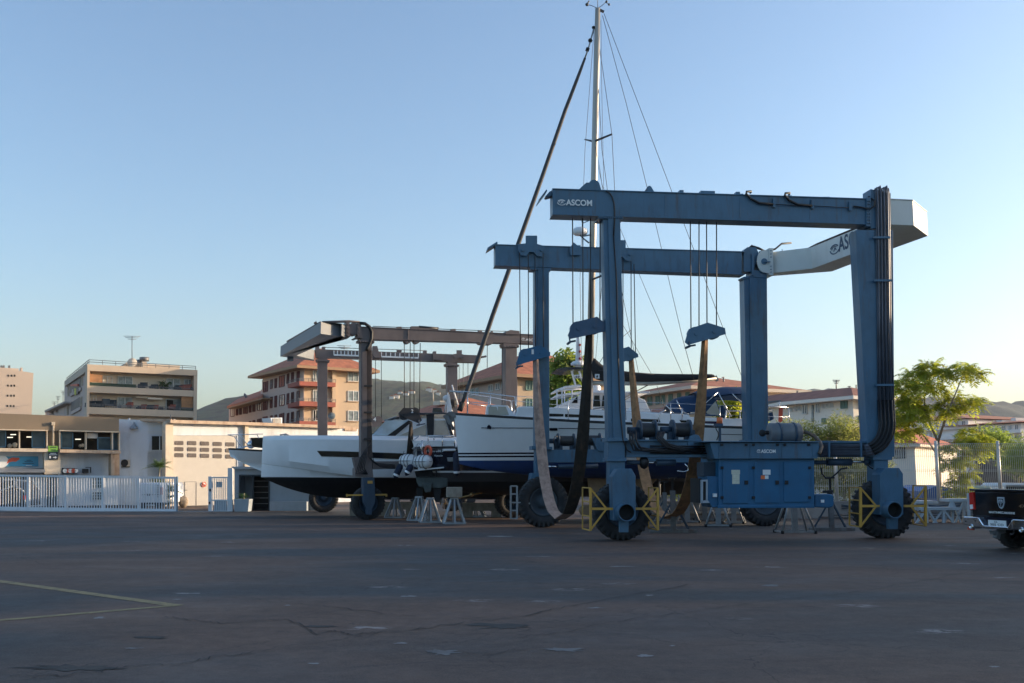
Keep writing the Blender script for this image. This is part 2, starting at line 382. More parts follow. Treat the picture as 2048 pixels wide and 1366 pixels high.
# ------------------------------------------------------------------ hills
def hill(name, pts, D, depth, mat, amp, seed):
    rr = random.Random(seed)
    xs = []
    n = 150
    p0, p1 = pts[0][0], pts[-1][0]
    from mathutils import noise as mn
    rows = []
    K = 22
    for i in range(n + 1):
        px = p0 + (p1 - p0) * i / n
        for a, c in zip(pts, pts[1:]):
            if a[0] <= px <= c[0]:
                t = (px - a[0]) / (c[0] - a[0]); t = t * t * (3 - 2 * t); py = a[1] + (c[1] - a[1]) * t
        top = at(px, py, D)
        hgt = top.z
        row = []
        for k in range(K + 3):
            t = k / K
            Y = D - depth + depth * t
            e = max(0, min(1, t)); e = e * e * (3 - 2 * e)
            if t > 1: e = 1 - (t - 1) * 1.5
            x = top.x * (1 - (1 - min(t, 1)) * .06)
            nv = mn.fractal(V((x / (depth * .35), Y / (depth * .35), seed)), 1.0, 2.0, 5)
            z = hgt * e + nv * amp * (1 - abs(2 * min(t, 1) - 1) ** 3) * (1 if t < .999 else 0) + rr.uniform(-1, 1) * amp * .12
            row.append((x, Y, max(z, -1)))
        rows.append(row)
    b = MB(); b.rings(rows, False, False, 0, True)
    return tag(b.build(name, mat), kind='structure')
m_hill = M('scrub_hillside', (.026, .042, .020), .95, var=.95, scale=.09, dirt=(.085, .075, .045), damt=.8, dscale=(.02, .02, .02))
m_hill2 = M('far_mountain', (.042, .055, .04), .95, var=.35, scale=.006)
hill('hillside', [(200, 880), (330, 862), (430, 830), (520, 800), (640, 772), (760, 762), (800, 765), (850, 766), (890, 773), (960, 776), (1060, 800), (1200, 830), (1330, 860)], 1200, 600, m_hill, 10, 3)
hill('mountain', [(1120, 870), (1300, 800), (1420, 792), (1530, 796), (1600, 787), (1680, 786), (1760, 800), (1850, 799), (1930, 803), (1985, 811), (2048, 803), (2200, 780), (2500, 760)], 2300, 1000, m_hill2, 22, 8)
from mathutils.bvhtree import BVHTree
HL = bpy.data.objects['hillside'].data
HT = BVHTree.FromPolygons([v.co for v in HL.vertices], [list(f.vertices) for f in HL.polygons])
hs = []
for i, (px, py) in enumerate([(812, 790), (823, 786), (792, 795), (800, 788), (870, 784), (876, 789), (904, 783), (784, 797), (905, 795), (858, 781)]):
    p = HT.ray_cast(CAM, dirn(px, py).normalized())[0]
    if p is None: continue
    b = MB(); w = rnd.uniform(4, 8); d = 5; h = rnd.uniform(3.5, 5)
    b.box((p.x - w / 2, p.y - d / 2, p.z - 2), (p.x + w / 2, p.y + d / 2, p.z + h * .5))
    b.prism([(p.x - w / 2 - .4, p.y - d / 2 - .4, p.z + h * .5), (p.x + w / 2 + .4, p.y - d / 2 - .4, p.z + h * .5), (p.x, p.y - d / 2 - .4, p.z + h * .5 + 1.6)], (0, d + .8, 0), 1)
    o = b.build('hill_house', [M('house_white', (.7, .66, .6), .8), M('house_roof', (.32, .12, .07), .8)] if i == 0 else hs, None, loc=(p.x, p.y, p.z))
    if i == 0: hs = list(o.data.materials)
    tag(o, 'tiny white house with a low roof scattered on the wooded hillside', 'house', 'white houses on the far hillside')
# ================================================================== travel lifts
ZT = 9.51
NP = Plane(hz(1105, 376.5, ZT), hz(1735, 396.5, ZT))
FP = Plane(hz(990.5, 488.5, ZT), hz(1480, 503, ZT))
def tyre_mb(c, n, r, wd, lugs=30):
    b = MB(); h = wd / 2
    prof = [(-h * .55, r * .56), (-h * .95, r * .62), (-h, r * .78), (-h * .92, r * .93), (-h * .6, r * .985), (0, r), (h * .6, r * .985), (h * .92, r * .93), (h, r * .78), (h * .95, r * .62), (h * .55, r * .56)]
    b.lathe(c, n, prof, 48)
    n = V(n).normalized(); e = n.orthogonal().normalized(); g = n.cross(e)
    for k in range(lugs):
        for sgn in (-1, 1):
            t = 2 * math.pi * (k + (.5 if sgn > 0 else 0)) / lugs
            d = e * math.cos(t) + g * math.sin(t); tt = g * math.cos(t) - e * math.sin(t)
            p = c + d * (r * .985) + n * sgn * h * .05; q = c + d * (r * .95) + n * sgn * h * .98 + tt * r * .06
            b.bar(p, q, r * .085, r * .075, up=d)
            b.bar(q, c + d * (r * .80) + n * sgn * h * 1.0 + tt * r * .06, r * .085, r * .05, up=n)
    return b
def rim_mb(c, n, r, wd):
    b = MB(); h = wd / 2; s = -1
    b.lathe(c, n, [(s * h * .55, r * .57), (s * h * .75, r * .55), (s * h * .6, r * .5), (s * h * .25, r * .46), (s * h * .2, r * .36), (s * h * .05, r * .33), (s * h * .05, r * .24), (s * h * .5, r * .2), (s * h * .55, r * .12), (s * h * .55, .001)], 32)
    b.lathe(c, n, [(h * .55, r * .57), (h * .4, r * .4), (h * .4, .001)], 24)
    n = V(n).normalized(); e = n.orthogonal().normalized(); g = n.cross(e)
    for k in range(10):
        t = 2 * math.pi * k / 10; d = e * math.cos(t) + g * math.sin(t)
        b.cyl(c + d * r * .285 + n * s * h * .03, c + d * r * .285 + n * s * h * .22, r * .02, n=6)
    return b
def wheel(par, c, n, r, wd, rim):
    t = tyre_mb(c, n, r, wd).build('wheel', m_tyre, par)
    rim_mb(c, n, r, wd).build('rim', rim, t)
    return t
def sheave_bracket(b, pl, cx, cy, s, off):
    """hanger plate with two ears, as on the beams: centre in the photo, s px wide"""
    q = [(-.5, -.1), (-.22, -.12), (-.22, -.42), (.22, -.42), (.22, -.1), (.5, -.02), (.54, .2), (.4, .38), (.22, .36), (.1, .22), (-.08, .2), (-.2, .36), (-.4, .34), (-.52, .14)]
    b.slab(pl, [(cx + a * s, cy + c * s) for a, c in q], off, off + .05)
    for a in (-.34, .38):
        p = pl.p(cx + a * s, cy + .14 * s, off); b.cyl(p - pl.n * .06, p + pl.n * .02, .05, n=10)
def logo(par, name, pl, x, y, hpx, wpx, off, mat):
    """the maker's mark: two broken rings round a small peak"""
    b = MB(); c = pl.p(x + wpx / 2, y - hpx / 2, off)
    ru = (pl.p(x + wpx, y, off) - pl.p(x, y, off)).length / 2
    rz = (pl.p(x, y, off) - pl.p(x, y - hpx, off)).length / 2
    def arc(a0, a1, k0, k1, tw):
        n = 14
        for i in range(n):
            t0 = R(a0 + (a1 - a0) * i / n); t1 = R(a0 + (a1 - a0) * (i + 1) / n)
            f = lambda t, k: c + pl.u * ru * k * math.cos(t + tw) + UP * rz * k * math.sin(t + tw)
            b.quad(f(t0, k0), f(t1, k0), f(t1, k1), f(t0, k1))
    arc(20, 150, .72, .98, .2); arc(170, 330, .80, 1.0, .2); arc(60, 210, .48, .62, -.4)
    b.add([c + pl.u * ru * x2 + UP * rz * z2 for x2, z2 in ((-.3, -.45), (-.05, -.35), (.1, .05), (.3, -.3), (.45, -.25), (.1, .5))], [(0, 1, 2, 5), (5, 2, 3, 4)])
    b.build(name, mat, par, norm=False)
BL = thing('travel_lift', 'tall blue travel lift with a cream cross beam standing empty on the yard', 'boat lift', tuple(hz(1243, 1082, 0)))
NB = .5
# -- upper beams
b = MB()
b.slab(NP, [(1105.2, 378), (1735, 398), (1733, 447), (1105.6, 427.5)], 0, NB)
for pts in ([(1105, 376.2), (1737, 396.4), (1737, 398.6), (1105, 378.4)], [(1105, 427), (1737, 446.8), (1737, 449), (1105, 429.2)]):
    b.slab(NP, pts, -.03, NB + .03)
b.slab(NP, pz(zA, (85, 310), (88, 285), (160, 188), (170, 200), (100, 290)), -.05, .5)
b.slab(NP, pz(zA, (150, 255), (195, 205), (215, 205), (215, 250), (165, 262)), .1, .4)
for x in (1300,):
    b.slab(NP, pz(zA, (1115, 210), (1148, 160), (1165, 152), (1182, 160), (1215, 214)), .2, .24)
for x0, x1 in ((1460, 1500), (1665, 1805), (2010, 2050)):
    b.slab(NP, pz(zA, (x0, 190 + x0 * .03 - 40), (x1, 190 + x1 * .03 - 40), (x1, 190 + x1 * .03), (x0, 190 + x0 * .03)), .1, .3)
for x in (90, 540, 895):
    b.slab(NP, pz(zB, (x - 30, 170 + x * .035), (x + 35, 170 + x * .035), (x + 35, 190 + x * .035), (x - 30, 190 + x * .035)), .1, .3)
b.slab(NP, pz(zB, (1270, 205), (1312, 207), (1312, 480), (1270, 478)), -.05, NB + .05)
for x, y0, y1, n in ((1735, 402, 446, 8), (1739, 402, 446, 8)):
    for k in range(n): p = NP.p(x, y0 + (y1 - y0) * k / (n - 1), -.05); b.cyl(p - NP.n * .035, p, .022, n=6)
for k in range(12): p = NP.p(1199 + 4.1 * k, 434.2 + .12 * k, -.04); b.cyl(p - NP.n * .03, p, .02, n=6)
for x in (1330, 1480, 1620): b.slab(NP, [(x, 383 + (x - 1105) * .0317), (x + 1.2, 383 + (x - 1105) * .0317), (x + 1.2, 424 + (x - 1105) * .031), (x, 424 + (x - 1105) * .031)], -.012, 0)
b.build('near_beam', m_blue, BL, bevel=.008)
b = MB()
b.slab(NP, pz(zA, (480, 185), (550, 122), (675, 128), (695, 190)), .02, .06); b.slab(NP, pz(zA, (480, 185), (550, 122), (675, 128), (695, 190)), .42, .46)
b.slab(NP, pz(zA, (550, 122), (575, 122), (520, 184), (485, 185)), .06, .42); b.slab(NP, pz(zA, (660, 128), (675, 128), (695, 190), (680, 190)), .06, .42)
p = NP.p(*zA(615, 165), .24); b.cyl(p - NP.n * .16, p + NP.n * .16, .16, n=16)
b.build('sheave_housing', m_blue, BL)
b = MB()
b.slab(FP, [(990.5, 490), (1484, 504), (1483, 548.5), (990.5, 529.6)], 0, .5)
for pts in ([(990, 488), (1490, 502.4), (1490, 504.4), (990, 490)], [(990, 529), (1490, 547.6), (1490, 549.6), (990, 531)]):
    b.slab(FP, pts, -.03, .53)
b.slab(FP, pz(zC, (62, 258), (65, 235), (135, 190), (148, 183), (152, 200)), -.05, .5)
b.slab(FP, pz(zB, (205, 730), (225, 730), (225, 935), (205, 935)), -.06, .56)
b.slab(FP, pz(zB, (130, 700), (165, 670), (245, 675), (270, 730), (215, 900), (130, 900)), .02, .48)
b.build('far_beam', m_blue, BL, bevel=.008)
for cx_, cy_ in ((1063, 493), (1240, 502)): b = MB(); sheave_bracket(b, FP, cx_, cy_, 52, -.16); b.build('sheave_bracket', m_blue, BL)
b = MB()
b.slab(FP, pz(zC, (765, 240), (800, 190), (830, 215), (858, 215), (858, 300), (775, 300)), -.12, -.04)
b.build('lifting_lug', m_blue, BL)
# -- cream cross beam, one hollow bent box
zb, zt = 8.77, 9.50
inn = [NP.p(1780, 452, .02), hz(1828, 451, zb), hz(1856, 472, zb), hz(1778, 500, zb), hz(1664, 543, zb)]
out = [FP.p(1543, 545, .55), FP.p(1544, 544.5, .02), hz(1624, 537.5, zb), hz(1712, 505, zb), NP.p(1786, 452, .95), NP.p(1778, 452, .55)]
poly = [V((p.x, p.y, zb)) for p in inn + out]
b = MB(); b.prism(poly, (0, 0, zt - zb))
top = [p + (p - sum(poly, V()) / len(poly)).normalized() * .02 + V((0, 0, zt - zb)) for p in poly]
b.prism(top, (0, 0, .03))
XB = b.build('cross_beam', m_cream, BL, bevel=.008)
b = MB()
c = FP.p(*zB(318, 805), -.14)
ring = [(c + FP.u * .25 * math.cos(t) + UP * .40 * math.sin(t)) for t in [R(90 + 180 * k / 12) for k in range(13)]]
e0 = FP.p(*zB(382, 690), -.14); e1 = FP.p(*zB(398, 925), -.14)
ringp = ring + [e1, e0]
b.prism(ringp, FP.n * .06); b.prism([p + FP.n * .62 for p in ringp], FP.n * .06)
b.slab(FP, pz(zB, (362, 680), (402, 680), (405, 935), (368, 930)), -.18, .62)
b.build('hinge_plate', m_cream, BL, bevel=.006)
b = MB(); b.cyl(c - FP.n * .03, c + FP.n * .75, .11, n=16); b.pb(FP, zB(318, 808), zB(375, 808), .03, -.2)
for y in (705, 735, 765, 850, 880, 905):
    p = FP.p(*zB(380, y), -.18); b.cyl(p - FP.n * .03, p, .02, n=6)
b.build('hinge_pin', m_blue, BL)
# lettering on the inner face of the cross beam
IP = Plane(hz(1624, 537.5, zb), hz(1712, 505, zb))
logo(BL, 'maker_emblem', IP, *zB(928, 738), 20, 19, -.012, m_letterb)
px0 = zB(1010, 718)
a0 = IP.a(*px0, -.012)
cu_hold = text('lettering', 'ASCOM', IP, px0, -.012, 30, m_letterb, BL, 62, bold=.02)
b = MB()
for d in (.12, .2, .3):
    b.tube([IP.w(-.9, 9.56, d), IP.w(.2, 9.62, d), IP.w(3.6, 9.62, d)], .022)
b.tube([FP.p(*zB(270, 720), 0), FP.p(*zB(420, 690), -.05), FP.p(*zB(480, 640), .1), FP.p(*zB(570, 632), .2)], .035)
for i in range(3): b.tube([FP.p(*zB(150 + 10 * i, 700 - 8 * i), .1), FP.p(*zB(200, 672 - 8 * i), .1), FP.p(*zB(270, 690 - 6 * i), .1), FP.p(*zB(340, 715), .1)], .025)
b.tube([FP.p(*zB(485 + 65 * (1 - math.cos(t)), 690 + 175 * math.sin(t)), -.08) for t in [math.pi * k / 10 for k in range(11)]], .012)
b.build('hydraulic_hose', m_hose, BL)
# -- legs
def leg(pl, poly, o0, o1, extra, name='leg'):
    b = MB(); b.slab(pl, poly, o0, o1)
    for q, a, c in extra: b.slab(pl, q, a, c)
    return b.build(name, m_blue, BL, bevel=.006)
leg(NP, [(1206.5, 437), (1238.5, 437), (1251, 877), (1217, 877)], .03, .50, [
    ([(1216, 437), (1240.5, 437), (1252, 877), (1227, 877)], -.02, .03),
    ([(1196, 432), (1246, 434), (1247, 439), (1197, 437)], -.02, .55),
    (pz(zD, (665, 600), (800, 600), (812, 622), (665, 625)), -.08, .62),
    (pz(zD, (668, 625), (785, 625), (785, 735), (668, 735)), 0, .5),
    (pz(zD, (665, 735), (795, 735), (795, 760), (665, 760)), -.05, .58),
    (pz(zD, (680, 760), (785, 760), (785, 960), (680, 960)), .02, .46)])
leg(NP, [(1713, 460), (1750, 460), (1786, 460), (1789, 886), (1736, 886)], .03, .5, [
    ([(1711.5, 460), (1748, 460), (1762, 886), (1735, 886)], -.02, .03),
    (pz(zB, (1310, 130), (1490, 170), (1497, 480), (1310, 500)), .0, .5),
    (pz(zB, (1465, 165), (1497, 168), (1500, 482), (1470, 482)), -.05, .62),
    (pz(zF, (430, 628), (600, 628), (600, 742), (430, 742)), .02, .52),
    (pz(zF, (465, 742), (588, 742), (588, 762), (465, 762)), -.02, .56),
    (pz(zF, (472, 760), (560, 760), (560, 900), (472, 900)), .02, .46)])
leg(FP, [(1069.5, 538), (1097, 540), (1098.5, 895), (1070, 895)], .02, .45, [
    ([(1076, 538), (1098, 540), (1099, 895), (1077, 895)], -.02, .02),
    ([(1060, 534), (1102, 536), (1102, 541), (1060, 539)], -.02, .5),
    (pz(zD, (150, 655), (290, 660), (290, 680), (150, 680)), -.08, .55),
    (pz(zD, (175, 680), (262, 680), (262, 790), (178, 790)), 0, .45),
    (pz(zD, (150, 840), (255, 840), (255, 910), (140, 912)), -.1, .6),
    (pz(zD, (172, 760), (258, 760), (258, 850), (176, 850)), 0, .45)])
leg(FP, [(1488, 553), (1532, 553), (1535, 905), (1495, 905)], .02, .5, [
    (pz(zB, (210, 880), (342, 900), (344, 960), (215, 950)), -.04, .02),
    ([(1499, 553), (1534, 553), (1537, 905), (1505, 905)], -.02, .02),
    (pz(zB, (110, 955), (210, 930), (215, 950), (125, 972)), -.02, .4),
    (pz(zE, (440, 480), (640, 480), (640, 600), (440, 600)), -.05, .5),
    ([(1500, 905), (1532, 905), (1532, 960), (1500, 960)], .02, .46)])
# -- lower girders
b = MB()
b.slab(NP, pz(zD, (795, 620), (1310, 618), (1310, 728), (795, 728)), .1, .5)
b.slab(NP, pz(zD, (795, 612), (1310, 612), (1310, 622), (795, 622)), .04, .56)
b.slab(NP, pz(zD, (795, 716), (1310, 716), (1310, 732), (795, 732)), .02, .56)
b.slab(NP, [(1403, 884), (1740, 884), (1740, 914), (1403, 914)], .12, .5)
b.slab(NP, [(1640, 881.5), (1740, 882), (1740, 886), (1640, 886)], .06, .56)
b.slab(NP, pz(zR, (820, 1240), (850, 1130), (900, 1105), (960, 1100), (1010, 1120), (1050, 1200), (1050, 1290), (820, 1290)), .06, .1)
b.build('lower_girder', m_blue, BL, bevel=.006)
b = MB()
b.slab(FP, pz(zD, (245, 682), (680, 678), (680, 768), (245, 768)), .05, .5)
b.slab(FP, pz(zD, (560, 600), (670, 600), (670, 690), (600, 690)), .0, .4)
b.slab(FP, [(1290, 900), (1500, 900), (1500, 925), (1290, 925)], .05, .5)
b.build('lower_girder', m_blue, BL, bevel=.006)
# -- wheels with their forks
for pl, cx, gx, gy, rr, off, near in ((NP, 1241, 1243, 1082, .775, 0, 1), (NP, 1767, 1768, 1075, .80, 0, 1), (FP, 1083, 1083, 1058.5, .83, -.3, 0), (FP, 1522, 1522, 1056, .83, -.3, 0)):
    g0 = pl.p(gx, gy, .22); c = V((g0.x, g0.y, rr)); c = c - pl.n * (pl.n.dot(c - pl.A) - .24 - off)
    wheel(BL, c, pl.n, rr, .58, m_blued if near else m_rim)
hubs = [(pz(zD, (735, 810), (830, 810), (858, 860), (860, 1165), (708, 1165), (700, 865)), zD(798, 1110), 17.5, pz(zD, (748, 1160), (812, 1160), (810, 1246), (750, 1246))),
        (pz(zF, (540, 812), (630, 812), (655, 850), (658, 1110), (512, 1110), (508, 855)), zF(605, 1080), 17.0, pz(zF, (562, 1120), (625, 1120), (622, 1202), (565, 1202)))]
for q, c, r, tb in hubs:
    b = MB(); b.slab(NP, q, -.62, -.14); b.slab(NP, tb, -.6, -.45)
    cc = NP.p(*c, -.96); k = .0132 * r
    b.lathe(cc, NP.n, [(.02, k * 1.0), (0, k), (0, k * .86), (.03, k * .86)], 28); b.lathe(cc, NP.n, [(.03, k * .86), (.31, k * .86), (.31, .001)], 28, 1); b.lathe(cc, NP.n, [(0, k), (.5, k)], 28)
    b.slab(NP, [(c[0] - 14, 957), (c[0] + 8, 957), (c[0] + 8, 945), (c[0] - 14, 945)], -.3, .2)
    b.build('wheel_motor_housing', [m_blue, m_black], BL, bevel=.012)  # tube bore coloured black for the shade inside it
# -- yellow guards
def guard(q, name='wheel_guard'):
    f, bk, arm = q
    b = MB(); y0, y1 = f[1], f[2]
    o = -.55
    b.pb(NP, (f[0], y0), (f[0], y1), .06, o)
    ym = arm[1]
    b.pb(NP, (f[0], ym), (arm[0], ym), .06, o)
    km = f[0] + (arm[0] - f[0]) * .68
    b.pb(NP, (f[0], y0 + 1), (km, ym), .04, o); b.pb(NP, (f[0], y1 - 1), (km, ym), .04, o)
    b.pb(NP, (bk, y0 - 1), (bk, y1 - 4), .035, .4)
    P0 = NP.p(f[0], y0, o); P1 = NP.p(f[0], y1, o)
    B0 = NP.p(bk, y0 - 1, .4); B1 = NP.p(bk, y1 - 4, .4)
    for t in (0, .33, .67, 1): b.bar(P0.lerp(P1, t), B0.lerp(B1, t), .03)
    return b.build(name, m_yel, BL)
b = MB()
for x in (1021.5, 1034): b.pb(FP, (x, 972), (x, 1038), .055, -.35)
for y in (972, 988, 1005, 1021, 1037): b.pb(FP, (1021.5, y), (1034, y), .045, -.35)
b.pb(FP, (1034, 1005), (1060, 1007), .05, -.3)
b.build('wheel_guard', m_galv, BL)
guard(((1181, 976, 1061), 1165, (1228, 1017.5)))
guard(((1315.5, 976, 1060), 1297, (1270, 1017.5)))
guard(((1721, 975, 1054), 1699, (1767, 1012)))
guard(((1851, 972, 1052), 1826, (1808, 1012)))
# -- winches
def winch(pl, x0, x1, yc, r, off, name='winch'):
    b = MB(); p = pl.p(x0, yc, off); q = pl.p(x1, yc, off); d = (q - p).normalized()
    b.cyl(p, q, r, n=20, mat=0)
    for s in [i / 14 for i in range(15)]: b.lathe(p.lerp(q, s), d, [(-.015, r), (0, r * 1.05), (.015, r)], 20, 0)
    b.cyl(p - d * .06, p, r * 1.5, n=24, mat=1); b.cyl(q, q + d * .06, r * 1.5, n=24, mat=1)
    b.cyl(p - d * .36, p - d * .06, r * .5, n=12, mat=1)
    for t in (p - d * .03, q + d * .03): b.bar(t, t - UP * r * 2.1, .16, .28, up=d, mat=1)
    return b.build(name, [m_rope, m_blued], BL)
winch(NP, 1281, 1307, 861, .19, .3); winch(NP, 1347, 1376, 860, .19, .3)
winch(FP, 1118, 1146, 882, .17, .25); winch(FP, 1174, 1198, 881, .17, .25)
# -- pipes and hoses
b = MB()
for k in range(9):
    x = 1750.5 + k * 3.3; o = -.04 - .05 * (k % 2)
    xe = x + 6 + k * .5
    pts = [NP.p(x - 3, 384 - (k % 3) * 3, .15), NP.p(x, 377 - (k % 4) * 1.6, -.05), NP.p(x + 1.2, 384, o), NP.p(x + 3, 475, o), NP.p(x + 4.5, 640, o), NP.p(xe, 800, o), NP.p(xe + 2, 838, o - .05)]
    r_ = 30 + k * 3.2
    cx = xe + 3 - r_; yb = 890 + k * 2.6
    for a in range(7):
        t = math.pi / 2 * a / 6
        pts.append(NP.p(cx + r_ * math.cos(t), 846 + (yb - 846) * math.sin(t), o - .1))
    pts += [NP.p(1735, yb, o), NP.p(1640, yb, .04)]
    b = MB(); b.tube(pts[:6], .019 + .005 * (k % 2), mat=0)
    b.tube(pts[5:13], .030, mat=1)
    b.tube(pts[12:], .022, mat=0); b.build('hydraulic_pipe', [m_pipe, m_hose], BL)
b = MB()
for y in (475, 561, 770):
    b.pb(NP, (1746 + (y - 475) * .02, y), (1780 + (y - 475) * .02, y), .06, -.12)
for x in (1658, 1722): b.pb(NP, (x, 884), (x, 914), .05, -.08)
b.build('pipe_clamp', m_blue, BL)
for k in range(4): b = MB(); b.tube([NP.p(1300, 892 + 4.5 * k, .0), NP.p(1425, 893 + 4.5 * k, .0)], .022); b.build('hydraulic_pipe', m_hose, BL)
b = MB()
b = MB()
for x0, y0, x1 in ((150, 160, 400), (510, 175, 765)):
    b.tube([NP.p(*zB(x0 + 40, y0 + 5), .1), NP.p(*zB(x0 + 45, y0 - 8), -.03), NP.p(*zB(x0 + 5, y0 - 5), -.05), NP.p(*zB(x0, y0 + 15), -.06), NP.p(*zB(x0 + 40, y0 + 60), -.06), NP.p(*zB(x0 + 120, y0 + 100), -.06), NP.p(*zB(x1, y0 + 112), -.06)], .035)
    b.tube([NP.p(*zB(x1, y0 + 112), -.06), NP.p(*zB(x1 + 340, y0 + 130), -.06)], .012)
b.build('control_cable', m_hose, BL); b = MB()
b.tube([NP.p(*zB(1150, 292), -.06), NP.p(*zB(1220, 300), -.06), NP.p(*zB(1300, 320), -.07), NP.p(*zB(1345, 290), -.1), NP.p(*zB(1345, 240), -.1), NP.p(*zB(1290, 200), .1)], .025)
b.build('control_cable', m_hose, BL); b = MB()
b.tube([NP.p(*zA(x, y), -.05) for x, y in ((740, 203), (775, 225), (800, 260), (818, 320), (825, 400), (825, 480), (815, 640))], .02)
b.tube([NP.p(*zA(815, 640), -.05), NP.p(1233, 560, -.05), NP.p(1236, 700, -.05), NP.p(1240, 820, -.05), NP.p(1246, 880, -.08), NP.p(1254, 900, -.08), NP.p(1262, 905, -.05)], .018)
b.build('control_cable', m_hose, BL)
b = MB()
for x0, x1, y in ((1402, 413, 280),):
    pass
for x, y in ((415, 260), (773, 272), (1125, 290)):
    b.slab(NP, pz(zB, (x - 14, y - 45), (x + 10, y - 45), (x + 10, y + 40), (x - 14, y + 40)), -.07, -.001)
b.build('cable_bracket', m_blue, BL)
b = MB()
for z, pts in ((zF, [(95, 790), (170, 790)]), ):
    b.tube([NP.p(*zF(170, 776), .25), NP.p(*zF(325, 776), .25)], .1, 12, mat=0); b.tube([NP.p(*zF(325, 774), .25), NP.p(*zF(420, 774), .25)], .035, 8, mat=1)
    b.tube([NP.p(*zF(95, 778), .25), NP.p(*zF(170, 778), .25)], .06, 8, mat=0); b.ball(NP.p(*zF(425, 776), .25), .1, 8, 0)
b.tube([NP.p(*zF(x, y), .1) for x, y in ((135, 810), (140, 850), (165, 878), (195, 878), (230, 850), (260, 820), (300, 812))], .022, mat=2)
b.tube([NP.p(*zF(x, y), .1) for x, y in ((425, 780), (440, 805), (470, 822), (500, 815), (545, 730))], .016, mat=2)
b.build('steering_cylinder', [m_blued, m_chrome, m_hose], BL)
b = MB()
b.tube([NP.p(*zD(930, 768), .2), NP.p(*zD(1000, 768), .2)], .03, 8, mat=1); b.tube([NP.p(*zD(1000, 770), .2), NP.p(*zD(1130, 770), .2)], .09, 12, mat=0)
b.tube([NP.p(*zD(800, 768), .2), NP.p(*zD(905, 768), .2)], .06, 10, mat=0); b.ball(NP.p(*zD(915, 768), .2), (.14, .14, .18), 10, 2)
b.build('steering_cylinder', [m_blued, m_chrome, m_hose], BL); b = MB()
b.tube([FP.p(*zD(262, 795), .0), FP.p(*zD(330, 797), .0)], .03, 8, mat=1); b.tube([FP.p(*zD(330, 797), 0), FP.p(*zD(600, 792), 0)], .08, 10, mat=0)
b.tube([NP.p(*zS(x, y), -.05) for x, y in ((650, 400), (690, 440), (690, 480), (640, 495), (560, 485))], .014, mat=1)
b.build('steering_cylinder', [m_blued, m_chrome, m_hose], BL)
b = MB()
rr = random.Random(3); b2 = MB()
for k in range(9):
    x, y = 820 + rr.uniform(-10, 40), 540 + rr.uniform(0, 30)
    b.tube([NP.p(*zD(x, y), .0), NP.p(*zD(x + rr.uniform(-10, 20), y + 60), -.12), NP.p(*zD(x + rr.uniform(20, 60), y + 120), -.1), NP.p(*zD(x + 160, 700 + rr.uniform(-30, 10)), -.06), NP.p(*zD(x + 340, 690 + rr.uniform(-25, 15)), -.04)], rr.choice((.014, .02, .026)))
    x = 1020 + rr.uniform(-10, 40)
    b2.tube([NP.p(*zD(x, 560), .0), NP.p(*zD(x - 15, 600), -.1), NP.p(*zD(x + 40, 640 + rr.uniform(0, 30)), -.1), NP.p(*zD(x + 140, 670 + rr.uniform(-10, 30)), -.05), NP.p(*zD(1300, 680 + rr.uniform(-20, 30)), -.02)], rr.choice((.014, .02, .026)))
b.build('hose_bundle', m_hose, BL); b2.build('hose_bundle', m_hose, BL); b = MB()
for k in range(3): b.tube([FP.p(*zD(340, 590 + 4 * k), .1), FP.p(*zD(305, 590), .0), FP.p(*zD(296, 620 + 5 * k), -.02), FP.p(*zD(310, 670), .0)], .014)
b.build('hose_bundle', m_hose, BL)
# -- power pack cabinet
CO = -.42
b = MB()
b.slab(NP, pz(zJ, (235, 355), (1420, 355), (1422, 962), (232, 965)), CO, .6)
b.slab(NP, pz(zJ, (90, 575), (236, 575), (236, 960), (150, 960), (120, 905), (90, 905)), CO + .1, .55)
b.slab(NP, pz(zJ, (225, 935), (1425, 930), (1425, 968), (225, 970)), CO - .02, .6)
CB = b.build('cabinet', m_blue2, BL, bevel=.01)
b = MB()
fr = pz(zJ, (122, 160), (1480, 160), (1460, 355), (182, 357))
b.slab(NP, fr, CO - .12, .62)
b.slab(NP, pz(zJ, (20, 138), (1492, 140), (1492, 152), (20, 150)), CO - .2, .66)
for x in (237, 622, 1017, 1402): b.slab(NP, pz(zJ, (x - 3, 170), (x + 3, 170), (x + 3, 348), (x - 3, 348)), CO - .135, CO - .12)
b.build('hood', m_blue, CB, bevel=.008)
for x0, x1, y0, y1, hx in ((285, 603, 400, 910, 578), (675, 985, 397, 905, 962), (1045, 1363, 397, 895, 1078)):
    b = MB(); b.slab(NP, pz(zJ, (x0, y0), (x1, y0), (x1, y1), (x0, y1)), CO - .03, CO)
    d = b.build('door', m_blue2, BL, bevel=.008)
    b = MB(); b.slab(NP, pz(zJ, (hx - 20, 628), (hx + 20, 628), (hx + 20, 675), (hx - 20, 675)), CO - .07, CO - .03); b.build('handle', m_black, d)
    for y in (468, 838):
        hxx = x0 - 6 if hx > x0 + 100 else x1 + 2
        b = MB(); b.slab(NP, pz(zJ, (hxx - 15, y - 16), (hxx + 15, y - 16), (hxx + 15, y + 16), (hxx - 15, y + 16)), CO - .06, CO); b.build('hinge', m_black, d)
b = MB()
for x in (275, 577, 668, 967, 1058, 1355): b.slab(NP, pz(zJ, (x - 15, 170), (x + 15, 170), (x + 15, 196), (x - 15, 196)), CO - .16, CO - .12)
b.build('hood_hinge', m_black, BL)
m_paper = M('faded_sticker', (.62, .62, .5), .6, var=.1, scale=14, dirt=(.3, .3, .25), damt=.5, dscale=(2, 2, 30))
m_orange = M('orange_label', (.75, .17, .05), .6)
b = MB(); b.slab(NP, pz(zJ, (390, 495), (497, 495), (497, 548), (390, 548)), CO - .034, CO - .028); b.slab(NP, pz(zJ, (400, 549), (491, 549), (491, 670), (400, 670)), CO - .034, CO - .028); b.build('notice', m_paper, BL)
